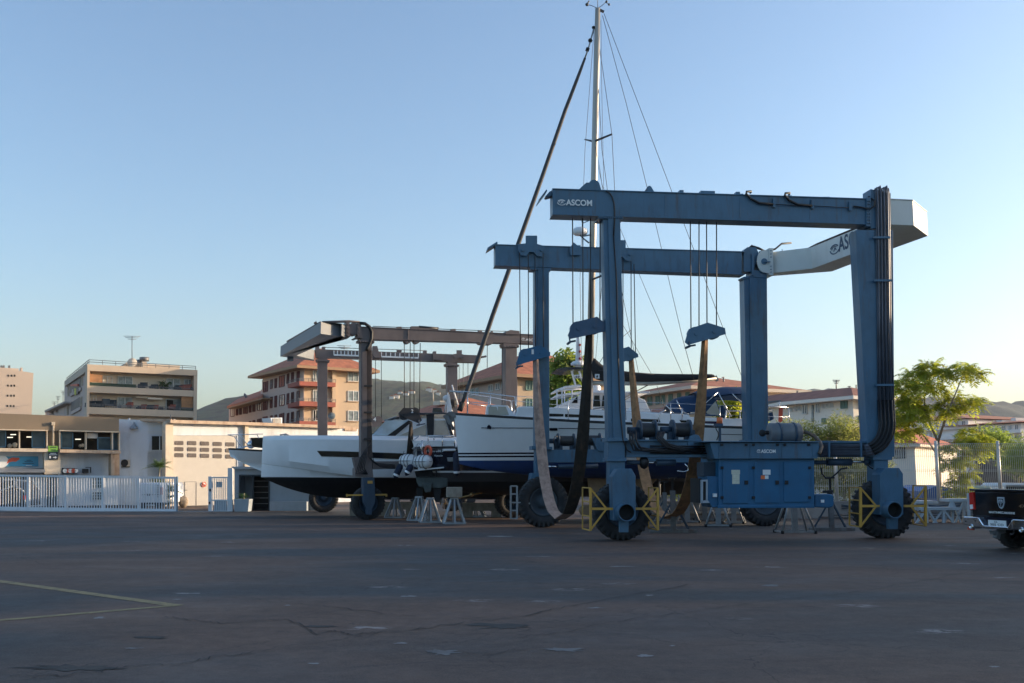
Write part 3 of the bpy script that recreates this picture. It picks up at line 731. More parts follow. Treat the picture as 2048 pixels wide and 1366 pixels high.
b = MB(); b.slab(NP, pz(zJ, (780, 493), (876, 493), (876, 556), (780, 556)), CO - .034, CO - .028, 0); b.slab(NP, pz(zJ, (757, 564), (806, 564), (806, 610), (757, 610)), CO - .036, CO - .028, 1); b.slab(NP, pz(zJ, (806, 564), (851, 564), (851, 608), (806, 608)), CO - .034, CO - .028, 0); b.build('notice', [m_letter, m_orange], BL)
b = MB(); b.slab(NP, pz(zJ, (165, 790), (212, 790), (212, 832), (165, 832)), CO + .02, CO + .1, 0); b.slab(NP, pz(zJ, (1503, 866), (1543, 866), (1543, 902), (1503, 902)), CO + .16, CO + .18, 0); b.build('socket_box', m_letter, BL)
logo(BL, 'maker_emblem', NP, *zJ(705, 284), 7, 8.5, CO - .128, m_letter)
text('lettering', 'ASCOM', NP, zJ(757, 286), CO - .128, 7.3, m_letter, BL, 29.5, bold=.03)
logo(BL, 'maker_emblem', NP, *zA(265, 345), 12, 18, -.036, m_letter)
text('lettering', 'ASCOM', NP, zA(350, 345), -.036, 12.4, m_letter, BL, 52.5, bold=.03)
b = MB(); b.slab(NP, pz(zJ, (45, 398), (214, 398), (214, 574), (45, 574)), CO + .3, .5)
for k in range(9): b.slab(NP, pz(zJ, (48, 404 + 19 * k), (212, 404 + 19 * k), (212, 412 + 19 * k), (48, 412 + 19 * k)), CO + .27, CO + .3)
b.build('air_grille', m_blued, BL)
b = MB()
for q in ([(20, 620), (95, 616), (95, 640), (20, 640)], [(20, 640), (38, 640), (38, 900), (20, 905)], [(78, 640), (95, 640), (95, 880), (78, 890)], [(20, 880), (95, 870), (120, 905), (20, 908)]):
    b.slab(NP, pz(zJ, *q), CO - .02, CO + .1, 0)
b.slab(NP, pz(zJ, (38, 640), (78, 640), (78, 880), (38, 880)), CO + .03, CO + .1, 1); b.slab(NP, pz(zJ, (-10, 600), (20, 600), (20, 905), (-10, 905)), CO + .1, .5, 1)
b.build('radiator', [m_greyl, m_black], BL)
# fuel tank, muffler, exhaust
b = MB()
tp = pz(zJ, (1430, 797), (1620, 795), (1650, 805), (1664, 830), (1665, 925), (1650, 955), (1600, 968), (1430, 960))
b.slab(NP, tp, CO + .18, .45); b.build('fuel_tank', m_blue2, BL, bevel=.03)
b = MB(); b.cyl(NP.p(*zJ(1610, 795), 0), NP.p(*zJ(1610, 770), 0), .07, n=12); b.slab(NP, pz(zJ, (1550, 755), (1650, 745), (1650, 770), (1550, 785)), -.05, .1); b.build('filler_cap', m_black, BL)
b = MB(); p, q = NP.p(*zJ(850, 40), .35), NP.p(*zJ(1245, 38), .35)
b.lathe(p, q - p, [(0, .02), (0, .22), (.04, .28), ((q - p).length - .04, .28), ((q - p).length, .22), ((q - p).length, .02)], 24, 0)
for k in (.3, .78): b.lathe(p.lerp(q, k), q - p, [(-.03, .28), (-.03, .295), (.03, .295), (.03, .28)], 24, 1)
b.tube([NP.p(*zJ(775, 35), .35), NP.p(*zJ(850, 32), .35)], .055, 10, 2); b.ball(NP.p(*zJ(775, 38), .35), .1, 10, 2)
for k in (.25, .75): b.bar(p.lerp(q, k) - UP * .2, p.lerp(q, k) - UP * .4, .1, .3, up=NP.n, mat=2)
b.build('muffler', [M('grey_muffler', (.14, .16, .18), .5, .2, dirt=RUST, damt=.3), m_blued, m_black], BL)
b = MB(); b.tube([NP.p(*zJ(x, y), o) for x, y, o in ((1245, 20, .35), (1330, 30, .3), (1420, 75, .15), (1490, 150, -.1), (1512, 205, -.4), (1490, 280, -.6), (1480, 300, -.6))], .05, 10)
b.build('exhaust_pipe', M('rusty_exhaust', (.16, .12, .09), .6, .4, dirt=RUST, damt=.5), BL)
b = MB(); b.pb(NP, (1439.5, 852), (1439.5, 883), .06, .2, mat=0); b.cyl(NP.p(1439, 847, .2), NP.p(1439, 835, .2), .08, .075, 12, 1); b.slab(NP, [(1432, 847), (1446, 847), (1446, 853), (1432, 853)], .1, .3, 0)
b.tube([NP.p(*zR(x, y), .15) for x, y in ((1310, 930), (1290, 960), (1300, 1010), (1335, 1070), (1338, 1120), (1310, 1200))], .014, mat=2)
b.build('warning_beacon', [m_blued, m_orange, m_hose], BL)
# ------------------------------------------------------------------ slings and their blocks
def hoist_block(label, pl, poly, off, ropes, top, num=None, paint=None, body=None, group=None, pin=None, tilt=.0):
    paint = paint or m_blue2
    cx = sum(p[0] for p in poly) / len(poly); cy = sum(p[1] for p in poly) / len(poly)
    t = thing('sling_block', label, 'lifting block', tuple(pl.p(cx, cy, off)), 0, group)
    b = MB(); b.slab(pl, poly, off, off + .04); b.slab(pl, poly, off + .26, off + .30)
    for k in ((.28, .4), (.72, .35)):
        x = poly[0][0] + (max(p[0] for p in poly) - poly[0][0]) * k[0]; y = cy - 2 + (0.5 - k[0]) * 10
        p = pl.p(x, y, off - .03); b.cyl(p, p + pl.n * .36, .055, n=12); b.cyl(p + pl.n * .07, p + pl.n * .29, .2, n=20)
    b.build('block_plates', paint, t)
    if pin:
        b = MB(); p = pl.p(*pin, off - .06); b.cyl(p, p + pl.n * .42, .035, n=10); b.bar(p + pl.n * .02, pl.p(pin[0] - 2, pin[1] - 10, off), .03)
        x, y = pin; b.pb(pl, (x, y), (x + 11, y - 2), .05, off + .1)
        b.build('shackle', m_blued, t)
    b = MB()
    for (x0, y0, x1, y1) in ropes: b.tube([pl.p(x0, y0, off + .15), pl.p(x1, y1, off + .15)], .016, 6)
    b.build('hoist_rope', m_rope, t)
    if num:
        text('block_number', num[0], pl, num[1], off - .006, num[2], m_letter, t, num[3], bold=.02)
    return t
g1 = 'slinging blocks of the blue lift'
hoist_block('blue slanted block marked 1 hanging before the far left leg of the blue lift', FP, pz(zC, (305, 1235), (345, 1110), (490, 1075), (520, 1070), (600, 1130), (598, 1160), (312, 1240)), -.3,
            [(1039, 505, 1041, 703), (1056.5, 510, 1057, 698), (1070, 512, 1071, 695), (1086, 505, 1087, 695)], 0, ('1', zC(440, 1145), 9.5, 4.5), group=g1, pin=zC(320, 1255))
hoist_block('weathered blue block hanging between the mast and the near left leg of the blue lift', NP, pz(zC, (750, 985), (795, 875), (1000, 825), (1072, 885), (1070, 950), (770, 1015)), .12,
            [(1145, 437, 1146, 650), (1165.5, 437, 1166, 645), (1181, 437, 1181, 640), (1200, 437, 1200, 640)], 0, None, paint=m_blued and M('worn_block_blue', (.05, .10, .17), .5, var=.25, dirt=RUST, damt=.5), group=g1, pin=zC(770, 1040))
hoist_block('blue block hanging alone between the two right hand legs above an orange sling', NP, [(1370, 684), (1378, 658), (1415, 645), (1450, 656), (1452, 668), (1377, 690)], .12,
            [(1380.5, 441, 1382, 662), (1398, 442, 1398, 655), (1413, 442, 1414, 650), (1433, 443, 1433, 655)], 0, None, paint=m_blue, group=g1, pin=(1380, 692))
hoist_block('blue block half hidden behind the near left leg of the blue lift', FP, pz(zC, (1090, 1240), (1120, 1125), (1270, 1080), (1350, 1145), (1352, 1170), (1120, 1245)), -.3,
            [(1246, 520, 1246, 700), (1262, 522, 1262.5, 697), (1268, 528, 1271, 705)], 0, None, paint=m_blue, group=g1, pin=zC(1130, 1250))
def sling(label, A, B, low, w0, wm, u, mats, name='sling', lowpos=None, k=3.2):
    """a webbing loop hanging from A down to z=low and up to B"""
    n = 44; b = MB(); L = []
    for i in range(n + 1):
        s = -1 + 2 * i / n
        s2 = math.copysign(abs(s) ** .42, s) if s else 0
        f = (math.cosh(k * s2) - 1) / (math.cosh(k) - 1)
        t = (s2 + 1) / 2
        p = A.lerp(B, t)
        top = A.z if s2 < 0 else B.z
        L.append(V((p.x, p.y, low + (top - low) * f)))
    n1 = 0
    for i, p in enumerate(L):
        pass
    half = []
    for i, p in enumerate(L):
        d = (L[min(i + 1, n)] - L[max(i - 1, 0)]).normalized()
        nn = d.cross(u).normalized()
        e = abs(-1 + 2 * i / n); wd = wm + (w0 - wm) * max(0, (e - .55) / .45) ** 1.2
        fold = .016 + .075 * max(0, (e - .5) / .5) ** 1.3
        half.append([p - u * wd / 2 - nn * .012, p - u * wd * .1 - nn * fold, p + u * wd / 2 - nn * .012, p + u * wd / 2 + nn * .012, p + u * wd * .1 + nn * fold, p - u * wd / 2 + nn * .012])
    b.rings(half, True, True, 0, False)
    for i in range(len(b.f)):
        ring = i // 6 if i < n * 6 else 0
        b.m[i] = 0 if ring < n * .52 else 1
    o = b.build(name, mats, None, loc=tuple(L[n // 2]))
    return o
o = sling('', FP.p(1070.5, 708, -.15), NP.p(1178, 662, .27), .42, .17, .34, NP.u, [m_strapl, m_strapd])  # one strap: sunlit far half and shaded near half told apart by colour
tag(o, 'long worn sling looping almost to the ground beside the far left blue lift tyre', 'lifting sling', 'webbing slings of the blue lift')
o = sling('', FP.p(1262, 716, -.15), NP.p(1410, 672, .27), .42, .17, .34, NP.u, [m_strapo, m_strapo])
tag(o, 'orange lit webbing sling passing behind the winches into shade under the sailing boat', 'lifting sling', 'webbing slings of the blue lift')
# ------------------------------------------------------------------ the older mauve-brown lift behind
ZG2 = 7.45
GN = Plane(hz(743, 653.7, ZG2), hz(1070, 669.5, ZG2))
GF = Plane(hz(632, 699.9, ZG2), hz(962, 710.4, ZG2))
GL = thing('travel_lift', 'faded brown travel lift with a grey cross beam holding the white motor yacht', 'boat lift', tuple(GN.p(735, 1038)))
b = MB()
b.slab(GN, pz(zI, (690, 92), (2060, 153), (2060, 218), (690, 182)), 0, .45)
b.slab(GN, pz(zI, (690, 86), (2060, 149), (2060, 154), (690, 92)), -.03, .48); b.slab(GN, pz(zI, (780, 178), (2060, 213), (2060, 219), (780, 184)), -.03, .48)
for x0, x1, y0, y1 in ((965, 1000, 88, 100), (1070, 1130, 85, 112), (1130, 1270, 95, 108), (1270, 1280, 92, 110), (1375, 1410, 105, 122), (1585, 1610, 115, 135), (1680, 1692, 122, 140), (1045, 1052, 110, 185)):
    b.slab(GN, pz(zI, (x0, y0), (x1, y0), (x1, y1), (x0, y1)), -.02 if x1 == 1052 else .1, .3)
b.slab(GN, pz(zI, (1785, 145), (1790, 125), (1825, 113), (1890, 120), (1898, 150)), -.05, .5)
b.slab(GN, pz(zI, (1770, 214), (1890, 218), (1885, 235), (1775, 230)), -.06, .5)
b.slab(GN, pz(zI, (1585, 205), (1690, 208), (1680, 224), (1600, 220)), -.04, .4)
for x in (1045, 1115): p = GN.p(*zI(x, 192), .02); b.cyl(p, p + GN.n * .35, .13, n=14)
b.slab(GN, pz(zI, (660, 62), (690, 60), (700, 178), (662, 172)), -.06, .5)
b.build('near_beam', m_brown, GL, bevel=.006)
b = MB()
b.slab(GF, pz(zI, (345, 258), (1605, 306), (1592, 362), (350, 322)), 0, .45)
for x0, x1, y0, y1 in ((345, 375, 232, 262), (395, 420, 240, 262), (780, 815, 235, 270), (1165, 1190, 268, 290), (1240, 1262, 275, 300), (965, 1000, 262, 278)):
    b.slab(GF, pz(zI, (x0, y0), (x1, y0), (x1, y1), (x0, y1)), .05, .3)
b.slab(GF, pz(zI, (1232, 290), (1310, 300), (1310, 345), (1240, 340)), -.15, 0)
b.slab(GF, pz(zI, (780, 240), (815, 238), (825, 275), (838, 325), (790, 322), (775, 290)), -.15, 0)
b.slab(GF, pz(zI, (1605, 312), (1640, 305), (1645, 318), (1605, 325)), .05, .3)
b.build('far_beam', m_brown, GL, bevel=.006)
b = MB(); c = zI(1436, 305); sheave_bracket(b, GF, c[0], c[1], 24, -.16); b.build('sheave_bracket', m_brown, GL)
b = MB()
for x0, x1, yo in ((485, 700, 0), (845, 1125, 13)):
    b.pb(GF, zI(x0, 303 + yo), zI(x1, 303 + yo + (x1 - x0) * .035), .07, -.02)
    for k in range(9): x = x0 + (x1 - x0) * k / 8; b.pb(GF, zI(x, 270 + yo + (x - x0) * .035), zI(x, 303 + yo + (x - x0) * .035), .04, -.02)
b.build('ladder', m_letter, GL)
zb2, zt2 = ZG2 - .46, ZG2
P = [GN.p(*zI(580, 165), 0), hz(641.5, 667.5, zb2), hz(560.5, 713, zb2), GF.p(*zI(335, 322), .5), GF.p(*zI(335, 322), 0), hz(593, 711, zb2), hz(683, 671, zb2), GN.p(*zI(585, 162), .45)]
poly = [V((p.x, p.y, zb2)) for p in P]
b = MB(); b.prism(poly, (0, 0, zt2 - zb2), 0)
b.build('cross_beam', m_greyb, GL)
b = MB()
e1, e2 = poly[1], poly[2]; d = (e2 - e1).normalized(); s = V((d.y, -d.x, 0))
b.bar(e2 + UP * (zt2 - zb2) / 2 - d * .1 - s * -.45, e2 + UP * (zt2 - zb2) / 2 + d * .1 + s * .45, .25, .85)
b.build('flange', m_blued, GL)
b = MB()
b.slab(GN, pz(zI, (578, 50), (605, 50), (608, 165), (580, 165)), -.06, .5)
for y in (70, 100, 130, 155):
    for x in (590, 672): p = GN.p(*zI(x, y), -.06); b.cyl(p - GN.n * .05, p, .03, n=6)
p = GN.p(*zI(635, 105), -.02); b.cyl(p, p + GN.n * .5, .24, n=18)
b.slab(GN, pz(zI, (600, 90), (665, 80), (665, 150), (600, 140)), .1, .35)
b.slab(GN, pz(zI, (545, 178), (590, 155), (600, 165), (560, 185)), .0, .3); b.slab(GN, pz(zI, (625, 180), (665, 160), (675, 172), (640, 187)), .0, .3)
b.slab(GN, pz(zI, (335, 55), (352, 45), (358, 62), (342, 66)), .2, .4)
b.tube([hz(641, 645, zt2 + .04), hz(575, 683, zt2 + .04)], .05); b.tube([hz(645, 644.5, zt2 + .02), GN.p(*zI(600, 48), .1), GN.p(*zI(680, 55), .0)], .05)
b.build('hinge', m_brown, GL)
def gleg(pl, poly, extra):
    b = MB(); b.slab(pl, poly, 0, .45)
    for q, a, c in extra: b.slab(pl, q, a, c)
    for q, a, c in extra[:1]:
        for k in range(6): x = q[0][0] + (q[1][0] - q[0][0]) * (k + .5) / 6; p = pl.p(x, q[0][1] + 4, a); b.cyl(p - pl.n * .04, p + UP * 0, .03, n=6)
    return b.build('leg', m_brown, GL, bevel=.006)
gleg(GN, [(721.5, 676), (744, 676), (744.5, 948), (722, 948)], [([(717, 679), (749, 682), (749, 686), (717, 684)], -.06, .5), (pz(zH, (900, 980), (1010, 990), (1015, 1040), (900, 1035)), -.06, .5), (pz(zH, (890, 915), (945, 910), (945, 985), (905, 985)), .0, .4)])
gleg(GN, [(1011, 688), (1034, 690), (1035, 960), (1012, 960)], [([(1007, 689), (1039, 691), (1038, 695), (1009, 694)], -.06, .5)])
gleg(GF, [(636, 714), (655, 715), (655, 985), (637, 985)], [([(632, 718), (660, 720), (659, 724), (634, 723)], -.06, .5)])
gleg(GF, [(895, 723), (915, 725), (916, 985), (896, 985)], [([(891, 727), (919, 729), (918, 733), (893, 732)], -.06, .5)])
b = MB()
b.slab(GN, pz(zH, (1010, 940), (1190, 938), (1190, 985), (1010, 990)), .05, .45)
b.slab(GN, [(800, 922), (1015, 925), (1015, 942), (800, 938)], .05, .45)
b.build('lower_girder', m_brown, GL)
b = MB(); b.slab(GN, pz(zH, (952, 1040), (1020, 1040), (1026, 1150), (1026, 1195), (1005, 1235), (1005, 1270), (975, 1270), (975, 1235), (955, 1195), (952, 1150)), -.5, -.1, 0)
b.slab(GN, pz(zH, (978, 1060), (1010, 1060), (1010, 1078), (978, 1078)), -.52, -.5, 1)
b.slab(GN, pz(zH, (955, 1040), (1015, 1040), (1015, 1110), (955, 1110)), -.2, .4, 0)
b.build('wheel_motor_housing', [m_blued, m_yel], GL, bevel=.01)
b = MB(); b.pb(GN, zH(850, 1150), zH(1098, 1146), .06, -.4)
for x in (850, 1095): b.pb(GN, zH(x, 1142), zH(x, 1158), .06, -.4)
b.build('wheel_guard', m_yel, GL)
for pl, cx, r, off in ((GN, 735.5, .64, .2), (GF, 647, .66, .2), (GN, 1022, .64, .2), (GF, 906, .66, .2)):
    t0 = pl.p(cx, 1010, off); wheel(GL, V((t0.x, t0.y, r)), pl.n, r, .5, m_blued)
b = MB()
b.tube([GN.p(*zI(x, y), -.06) for x, y in ((680, 62), (720, 65), (755, 90), (772, 130), (770, 180), (755, 220), (740, 250), (735, 270))], .065)
for k in range(4): b.tube([GN.p(735 + 2.4 * k, 700, -.05), GN.p(735.5 + 2.4 * k, 895, -.05), GN.p(738 + 3 * k, 915 + 2 * k, -.12), GN.p(748 + 4 * k, 926 + 2.5 * k, -.1), GN.p(790, 930 + 2.5 * k, -.02)], .015)
for k in range(5): b.tube([GN.p(737 + k, 885, -.1), GN.p(733 - 3 * k, 915, -.2), GN.p(728 - 4 * k, 935 + 3 * k, -.25), GN.p(735, 948, -.15)], .02)
for y in (772, 825, 878): b.pb(GN, (728, y), (744, y), .07, -.08)
b.build('hydraulic_hose', m_hose, GL)
b = MB()
b.tube([GN.p(*zI(1130, 92), .15), GN.p(*zI(1270, 103), .15)], .06, 8); b.tube([GN.p(*zI(780, 85), .2), GN.p(*zI(1380, 110), .2), GN.p(*zI(1900, 128), .2)], .014); b.tube([GF.p(*zI(400, 245), .2), GF.p(*zI(1180, 270), .2)], .014)
b.build('beam_cable', m_hose, GL)
text('lettering', 'ASCOM', GN, zI(1938, 197), -.04, 5.2, m_letter, GL, 29, bold=.03)
logo(GL, 'maker_emblem', GN, *zI(1908, 195), 6, 7.5, -.04, m_letter)
g2 = 'slinging blocks of the brown lift'
m_dk = M('black_block_paint', (.02, .02, .024), .5, var=.2)
hoist_block('black block marked 2 hanging above the wheelhouse of the white motor yacht', GN, pz(zI, (975, 745), (1010, 705), (1075, 705), (1135, 745), (1152, 800), (1130, 822), (985, 762)), .05,
            [(808.6, 684, 809, 818), (820.5, 685, 820, 816), (828, 685, 828, 816), (840.5, 686, 839, 822)], 0, ('2', zI(1070, 742), 7, 4.5), paint=m_dk, group=g2, pin=zI(1135, 832))
hoist_block('brown block marked 4 hanging low beyond the near leg of the brown lift', GF, pz(zI, (770, 850), (772, 768), (820, 775), (845, 800), (838, 840), (800, 850)), .05,
            [(750.8, 718, 751, 835), (762.5, 719, 763, 836)], 0, ('4', zI(782, 806), 8, 6), paint=m_brown, group=g2)
b = MB()
for x0, y0, y1 in ((1465, 362, 520), (1502, 363, 520), (1435, 380, 520)): b.tube([GF.p(*zI(x0, y0), .2), GF.p(*zI(x0, y1 + 150), .2)], .014)
for x0, y0, y1 in ((1760, 216, 700), (1648, 220, 400)): b.tube([GN.p(*zI(x0, y0), .2), GN.p(*zI(x0, y1), .2)], .014)
b.build('hoist_rope', m_rope, GL)
o = sling('', GF.p(812, 845, .2), GN.p(822, 845, .2), .8, .12, .3, GN.u, [m_strapd, m_strapd], k=2.0)
tag(o, 'black sling hanging under the block marked 2 and round the white motor yacht', 'lifting sling')
# ================================================================== boats
m_navy = M('navy_gelcoat', (.007, .011, .026), .2, var=.08, coat=.3)
m_afblue = M('blue_antifouling', (.012, .045, .16), .6, var=.2, scale=1.2, dirt=(.03, .05, .10), damt=.6)
m_afblack = M('black_antifouling', (.012, .012, .014), .65, var=.3, scale=1.5, dirt=(.05, .045, .04), damt=.5)
m_afgrey = M('grey_green_primer', (.075, .095, .095), .6, var=.3, scale=2, dirt=(.03, .03, .03), damt=.6)
m_keel = M('sunlit_tan_keel', (.30, .20, .12), .7, var=.25, scale=2)  # tan imitates sunlight falling on the keel
m_dgrey = M('dark_rub_rail', (.06, .06, .065), .4)
m_sailc = M('black_sail_cover', (.022, .021, .022), .8, var=.3, scale=3, bump=.3, bscale=6)
m_alu = M('cream_alloy_mast', (.42, .385, .33), .35, .3, var=.06, scale=.5)
m_canv = M('dark_blue_canvas', (.012, .045, .11), .75, var=.15, scale=4, bump=.15, bscale=8)
m_vinyl = M('clear_vinyl', (.42, .40, .34), .2, var=.1)
m_red = M('red_orange_foam', (.60, .10, .05), .6, var=.15, scale=5)
class Hull:
    def __init__(s, pl, st, mid=0.0, p=.3, rows=None):
        s.pl, s.st, s.mid, s.rows = pl, st, mid, rows      # st: a, half beam, sheer z, keel z, section power
    def at(s, a):
        st = s.st; a = max(st[0][0], min(st[-1][0], a))
        for i in range(len(st) - 1):
            if st[i][0] <= a <= st[i + 1][0]:
                t = (a - st[i][0]) / (st[i + 1][0] - st[i][0])
                m0 = st[max(i - 1, 0)]; m1 = st[i]; m2 = st[i + 1]; m3 = st[min(i + 2, len(st) - 1)]
                r = []
                for k in range(1, 5):
                    d1 = (m2[k] - m0[k]) / (m2[0] - m0[0]) * (m2[0] - m1[0]) if m2[0] != m0[0] else 0
                    d2 = (m3[k] - m1[k]) / (m3[0] - m1[0]) * (m2[0] - m1[0]) if m3[0] != m1[0] else 0
                    r.append((2 * t ** 3 - 3 * t * t + 1) * m1[k] + (t ** 3 - 2 * t * t + t) * d1 + (3 * t * t - 2 * t ** 3) * m2[k] + (t ** 3 - t * t) * d2)
                return r
    def b(s, a, z):
        hb, zs, zk, p = s.at(a)
        f = max(0, min(1, (z - zk) / (zs - zk)))
        return max(hb, .01) * f ** max(p, .05)
    def surf(s, px, py, lift=.012):
        off = s.mid
        for _ in range(12):
            q = s.pl.p(px, py, off); a = (q - s.pl.A).dot(s.pl.u)
            off = .5 * off + .5 * (s.mid - s.b(a, q.z) - lift)
        return s.pl.p(px, py, off)
    def build(s, name, mats, mid, par, n=48, rake=0.0):
        """rows: fixed heights from the top down, each with the colour of the band below it"""
        b = MB(); a0, a1 = s.st[0][0], s.st[-1][0]; rs = []; mm = None
        for i in range(n + 1):
            t = i / n; t = t * t * (3 - 2 * t) * .35 + t * .65
            a = a0 + (a1 - a0) * t
            hb, zs, zk, p = s.at(a)
            zl = [zs, zs - .09] + [min(r[0], zs - .12) for r in s.rows]
            last = zl[-1]; zl += [last + (zk - last) * k for k in (.25, .5, .72, .88, .97)] 
            zl = [max(z, zk) for z in zl] + [zk]
            mats_ = [1] + [mid] + [r[1] for r in s.rows] + [s.rows[-1][1]] * 5
            near = [s.pl.w(a + rake * (zs - z), z, s.mid - s.b(a, z)) for z in zl]
            far = [s.pl.w(a + rake * (zs - z), z, s.mid + s.b(a, z)) for z in reversed(zl[:-1])]
            rs.append(near + far); mm = mats_ + list(reversed(mats_))
        b.rings(rs, False, False, 0, True, mats=mm)
        k = len(rs[-1]); base = len(b.v)
        b.add(rs[-1], [list(range(k))], 2); b.add(rs[0], [list(range(k))], 2)
        o = b.build(name, mats, par)
        d = MB(); d.rings([[r[0] - UP * .03, r[-1] - UP * .03] for r in rs], False, False, 0, False)
        d.build('deck', mats[2], par)
        return o
def strip(h, pxs_top, pxs_bot, n=16, lift=.012):
    """a band lying on the near side of a hull, between two traced lines"""
    b = MB()
    def along(l, t):
        t *= len(l) - 1; i = min(int(t), len(l) - 2); f = t - i
        return l[i][0] + (l[i + 1][0] - l[i][0]) * f, l[i][1] + (l[i + 1][1] - l[i][1]) * f
    K = 4
    rs = []
    for i in range(n + 1):
        p0 = along(pxs_top, i / n); p1 = along(pxs_bot, i / n)
        rs.append([h.surf(p0[0] + (p1[0] - p0[0]) * k / K, p0[1] + (p1[1] - p0[1]) * k / K, lift) for k in range(K + 1)])
    b.rings(rs, False, False, 0, True)
    return b
# ------------------------------------------------------------------ sailing yacht
SP = Plane((-2.12, 36.2), (9.9, 37.0))
SB = thing('sailing_yacht', 'white sailing yacht with a blue bottom, tall mast and black covered boom', 'sailing boat', tuple(SP.w(5, 0)))
sh = Hull(SP, [(0, .04, 3.95, 2.1, .9), (.5, .42, 3.90, 1.98, .75), (1.4, .86, 3.82, 1.82, .55), (3, 1.38, 3.70, 1.66, .40), (5, 1.70, 3.58, 1.58, .32), (7.5, 1.76, 3.49, 1.57, .30), (9.5, 1.62, 3.43, 1.66, .32), (11.2, 1.42, 3.40, 1.88, .36), (12.1, 1.30, 3.38, 2.12, .42)],
          rows=[(2.50, 3), (2.44, 2), (2.39, 3), (2.33, 2), (2.22, 4)])
sh.build('hull', [m_white, m_dgrey, m_white, m_navy, m_afblue], 2, SB, rake=.12)
b = MB(); b.slab(SP, [(1175, 945), (1300, 945), (1318, 955), (1270, 1008), (1190, 1012), (1180, 1000)], -.12, .12); b.slab(SP, [(1170, 1010), (1290, 1010), (1295, 1026), (1285, 1032), (1165, 1032), (1160, 1020)], -.28, .28); b.build('keel', m_keel, SB, bevel=.06)
b = MB(); b.slab(SP, [(1452, 915), (1490, 915), (1486, 1010), (1464, 1010)], -.07, .07); b.build('rudder', m_afblue, SB, bevel=.03)
strip(sh, [(962, 855), (1096, 855.5)], [(962, 856.3), (1096, 857)]).build('pinstripe', m_navy, SB)
strip(sh, [(1117, 856), (1215, 857)], [(1117, 857.3), (1215, 858.3)]).build('pinstripe', m_navy, SB)
strip(sh, [(1440, 868), (1490, 869)], [(1440, 869), (1490, 870)]).build('pinstripe', m_navy, SB)
strip(sh, [(1098, 856), (1115, 856)], [(1098, 861.5), (1115, 861.5)], 4).build('hull_window', m_glass, SB)
b = MB()
for q in ([(974, 853), (978, 849), (982, 853), (982, 858), (974, 858)],): b.add([sh.surf(x, y) for x, y in q], [(0, 1, 2, 3, 4)])
b.build('hull_emblem', m_navy, SB)
b = MB(); P = [(1030, 836), (1036, 813), (1120, 815), (1250, 822), (1380, 829), (1380, 852)]
lo_ = [SP.p(x, y, -1.15) for x, y in P]; b.prism(lo_, SP.n * 2.3); b.build('coachroof', m_white, SB, bevel=.05)
b = MB(); b.slab(SP, [(1376, 834), (1492, 838), (1495, 856), (1376, 850)], -1.25, -.8); b.slab(SP, [(1376, 834), (1492, 838), (1495, 856), (1376, 850)], .8, 1.25); b.slab(SP, [(1470, 836), (1494, 838), (1495, 856), (1470, 854)], -.8, .8); b.build('cockpit_coaming', m_white, SB, bevel=.04)
for q in ([(1098, 827), (1127, 828), (1127, 833), (1098, 833)], [(1130, 828), (1206, 831), (1206, 836), (1130, 834)], [(1262, 837), (1319, 839), (1321, 844.5), (1262, 843)], [(1359, 840), (1377, 841), (1377, 845.5), (1362, 845)], ):
    b = MB(); b.slab(SP, q, -1.165, -1.14); b.build('cabin_window', m_glass, SB)
m_pur = M('purple_tinted_window', (.03, .02, .05), .1)
b = MB(); b.slab(SP, [(1408, 842), (1436, 843), (1436, 848), (1410, 847)], -1.265, -1.24); b.build('cabin_window', m_pur, SB)
b = MB(); b.slab(SP, [(972, 832), (975, 809), (1016, 811), (1030, 832)], -.75, .5, 0)
for x0, x1 in ((977, 993), (996, 1012)): b.slab(SP, [(x0, 813), (x1, 813.5), (x1 + 6, 830), (x0, 830)], -.77, -.75, 1)
b.build('deck_hatch', [m_white, m_vinyl], SB, bevel=.03)
# mast, boom, furled sail
b = MB(); p0, p1 = SP.p(1178, 830), SP.p(1195.5, 17)
b.tube([p0, p0.lerp(p1, .5), p0.lerp(p1, .9), p1], [.125, .125, .115, .10], 14)
MST = b.build('mast', m_alu, SB)
b = MB(); q = SP.p(1188, 283)
b.tube([q, SP.p(1223.5, 268.5, -.9)], [.05, .035], 8); b.tube([q, SP.p(1170, 279, .9)], [.045, .03], 8)
q = SP.p(1182, 560); b.tube([q, SP.p(1212, 548, -1.0)], .04, 8)
b.build('spreader', m_dgrey, MST)
b = MB(); q = SP.p(1195.5, 17)
b.tube([q, q + V((0, 0, .9))], .012); b.pb(SP, (1196, 18), (1208, 24), .08); b.tube([q, SP.p(1183, 11), SP.p(1174, 9)], .012); b.ball(SP.p(1174, 9), .07, 8)
b.tube([SP.p(1174, 9), SP.p(1178, 2)], .03); b.tube([q, SP.p(1204, 11), SP.p(1213, 3)], .012); b.tube([SP.p(1211, 5), SP.p(1220, 9)], .012); b.ball(SP.p(1213, 3), .05, 8); b.ball(SP.p(1218, 9), .05, 8)
b.build('wind_instruments', m_dgrey, MST)
b = MB(); q = SP.p(1160, 463, 0); b.lathe(q, UP, [(-.14, .05), (-.13, .22), (-.08, .28), (.0, .29), (.08, .27), (.14, .18), (.16, .02)], 20, 0)
b.tube([q - UP * .14, SP.p(1168, 478), SP.p(1178, 486)], .03, mat=1); b.pb(SP, (1162, 473), (1180, 470), .05, 0, mat=1)
b.tube([SP.p(1181, 440), SP.p(1164, 447), SP.p(1163, 438)], .02, mat=1)
b.build('radar_dome', [m_white, m_galv], MST)
b = MB()
cl = [(925, 805, .06), (932, 788, .08), (952, 730, .085), (985, 632, .085), (1040, 478, .085), (1085, 352, .08), (1130, 222, .075), (1160, 143, .06), (1170, 116, .045)]
b.tube([SP.p(x, y) for x, y, r in cl], [r for x, y, r in cl], 10)
b.build('furled_jib', M('dark_grey_furled_sail', (.055, .055, .06), .7, var=.2, scale=3), SB)
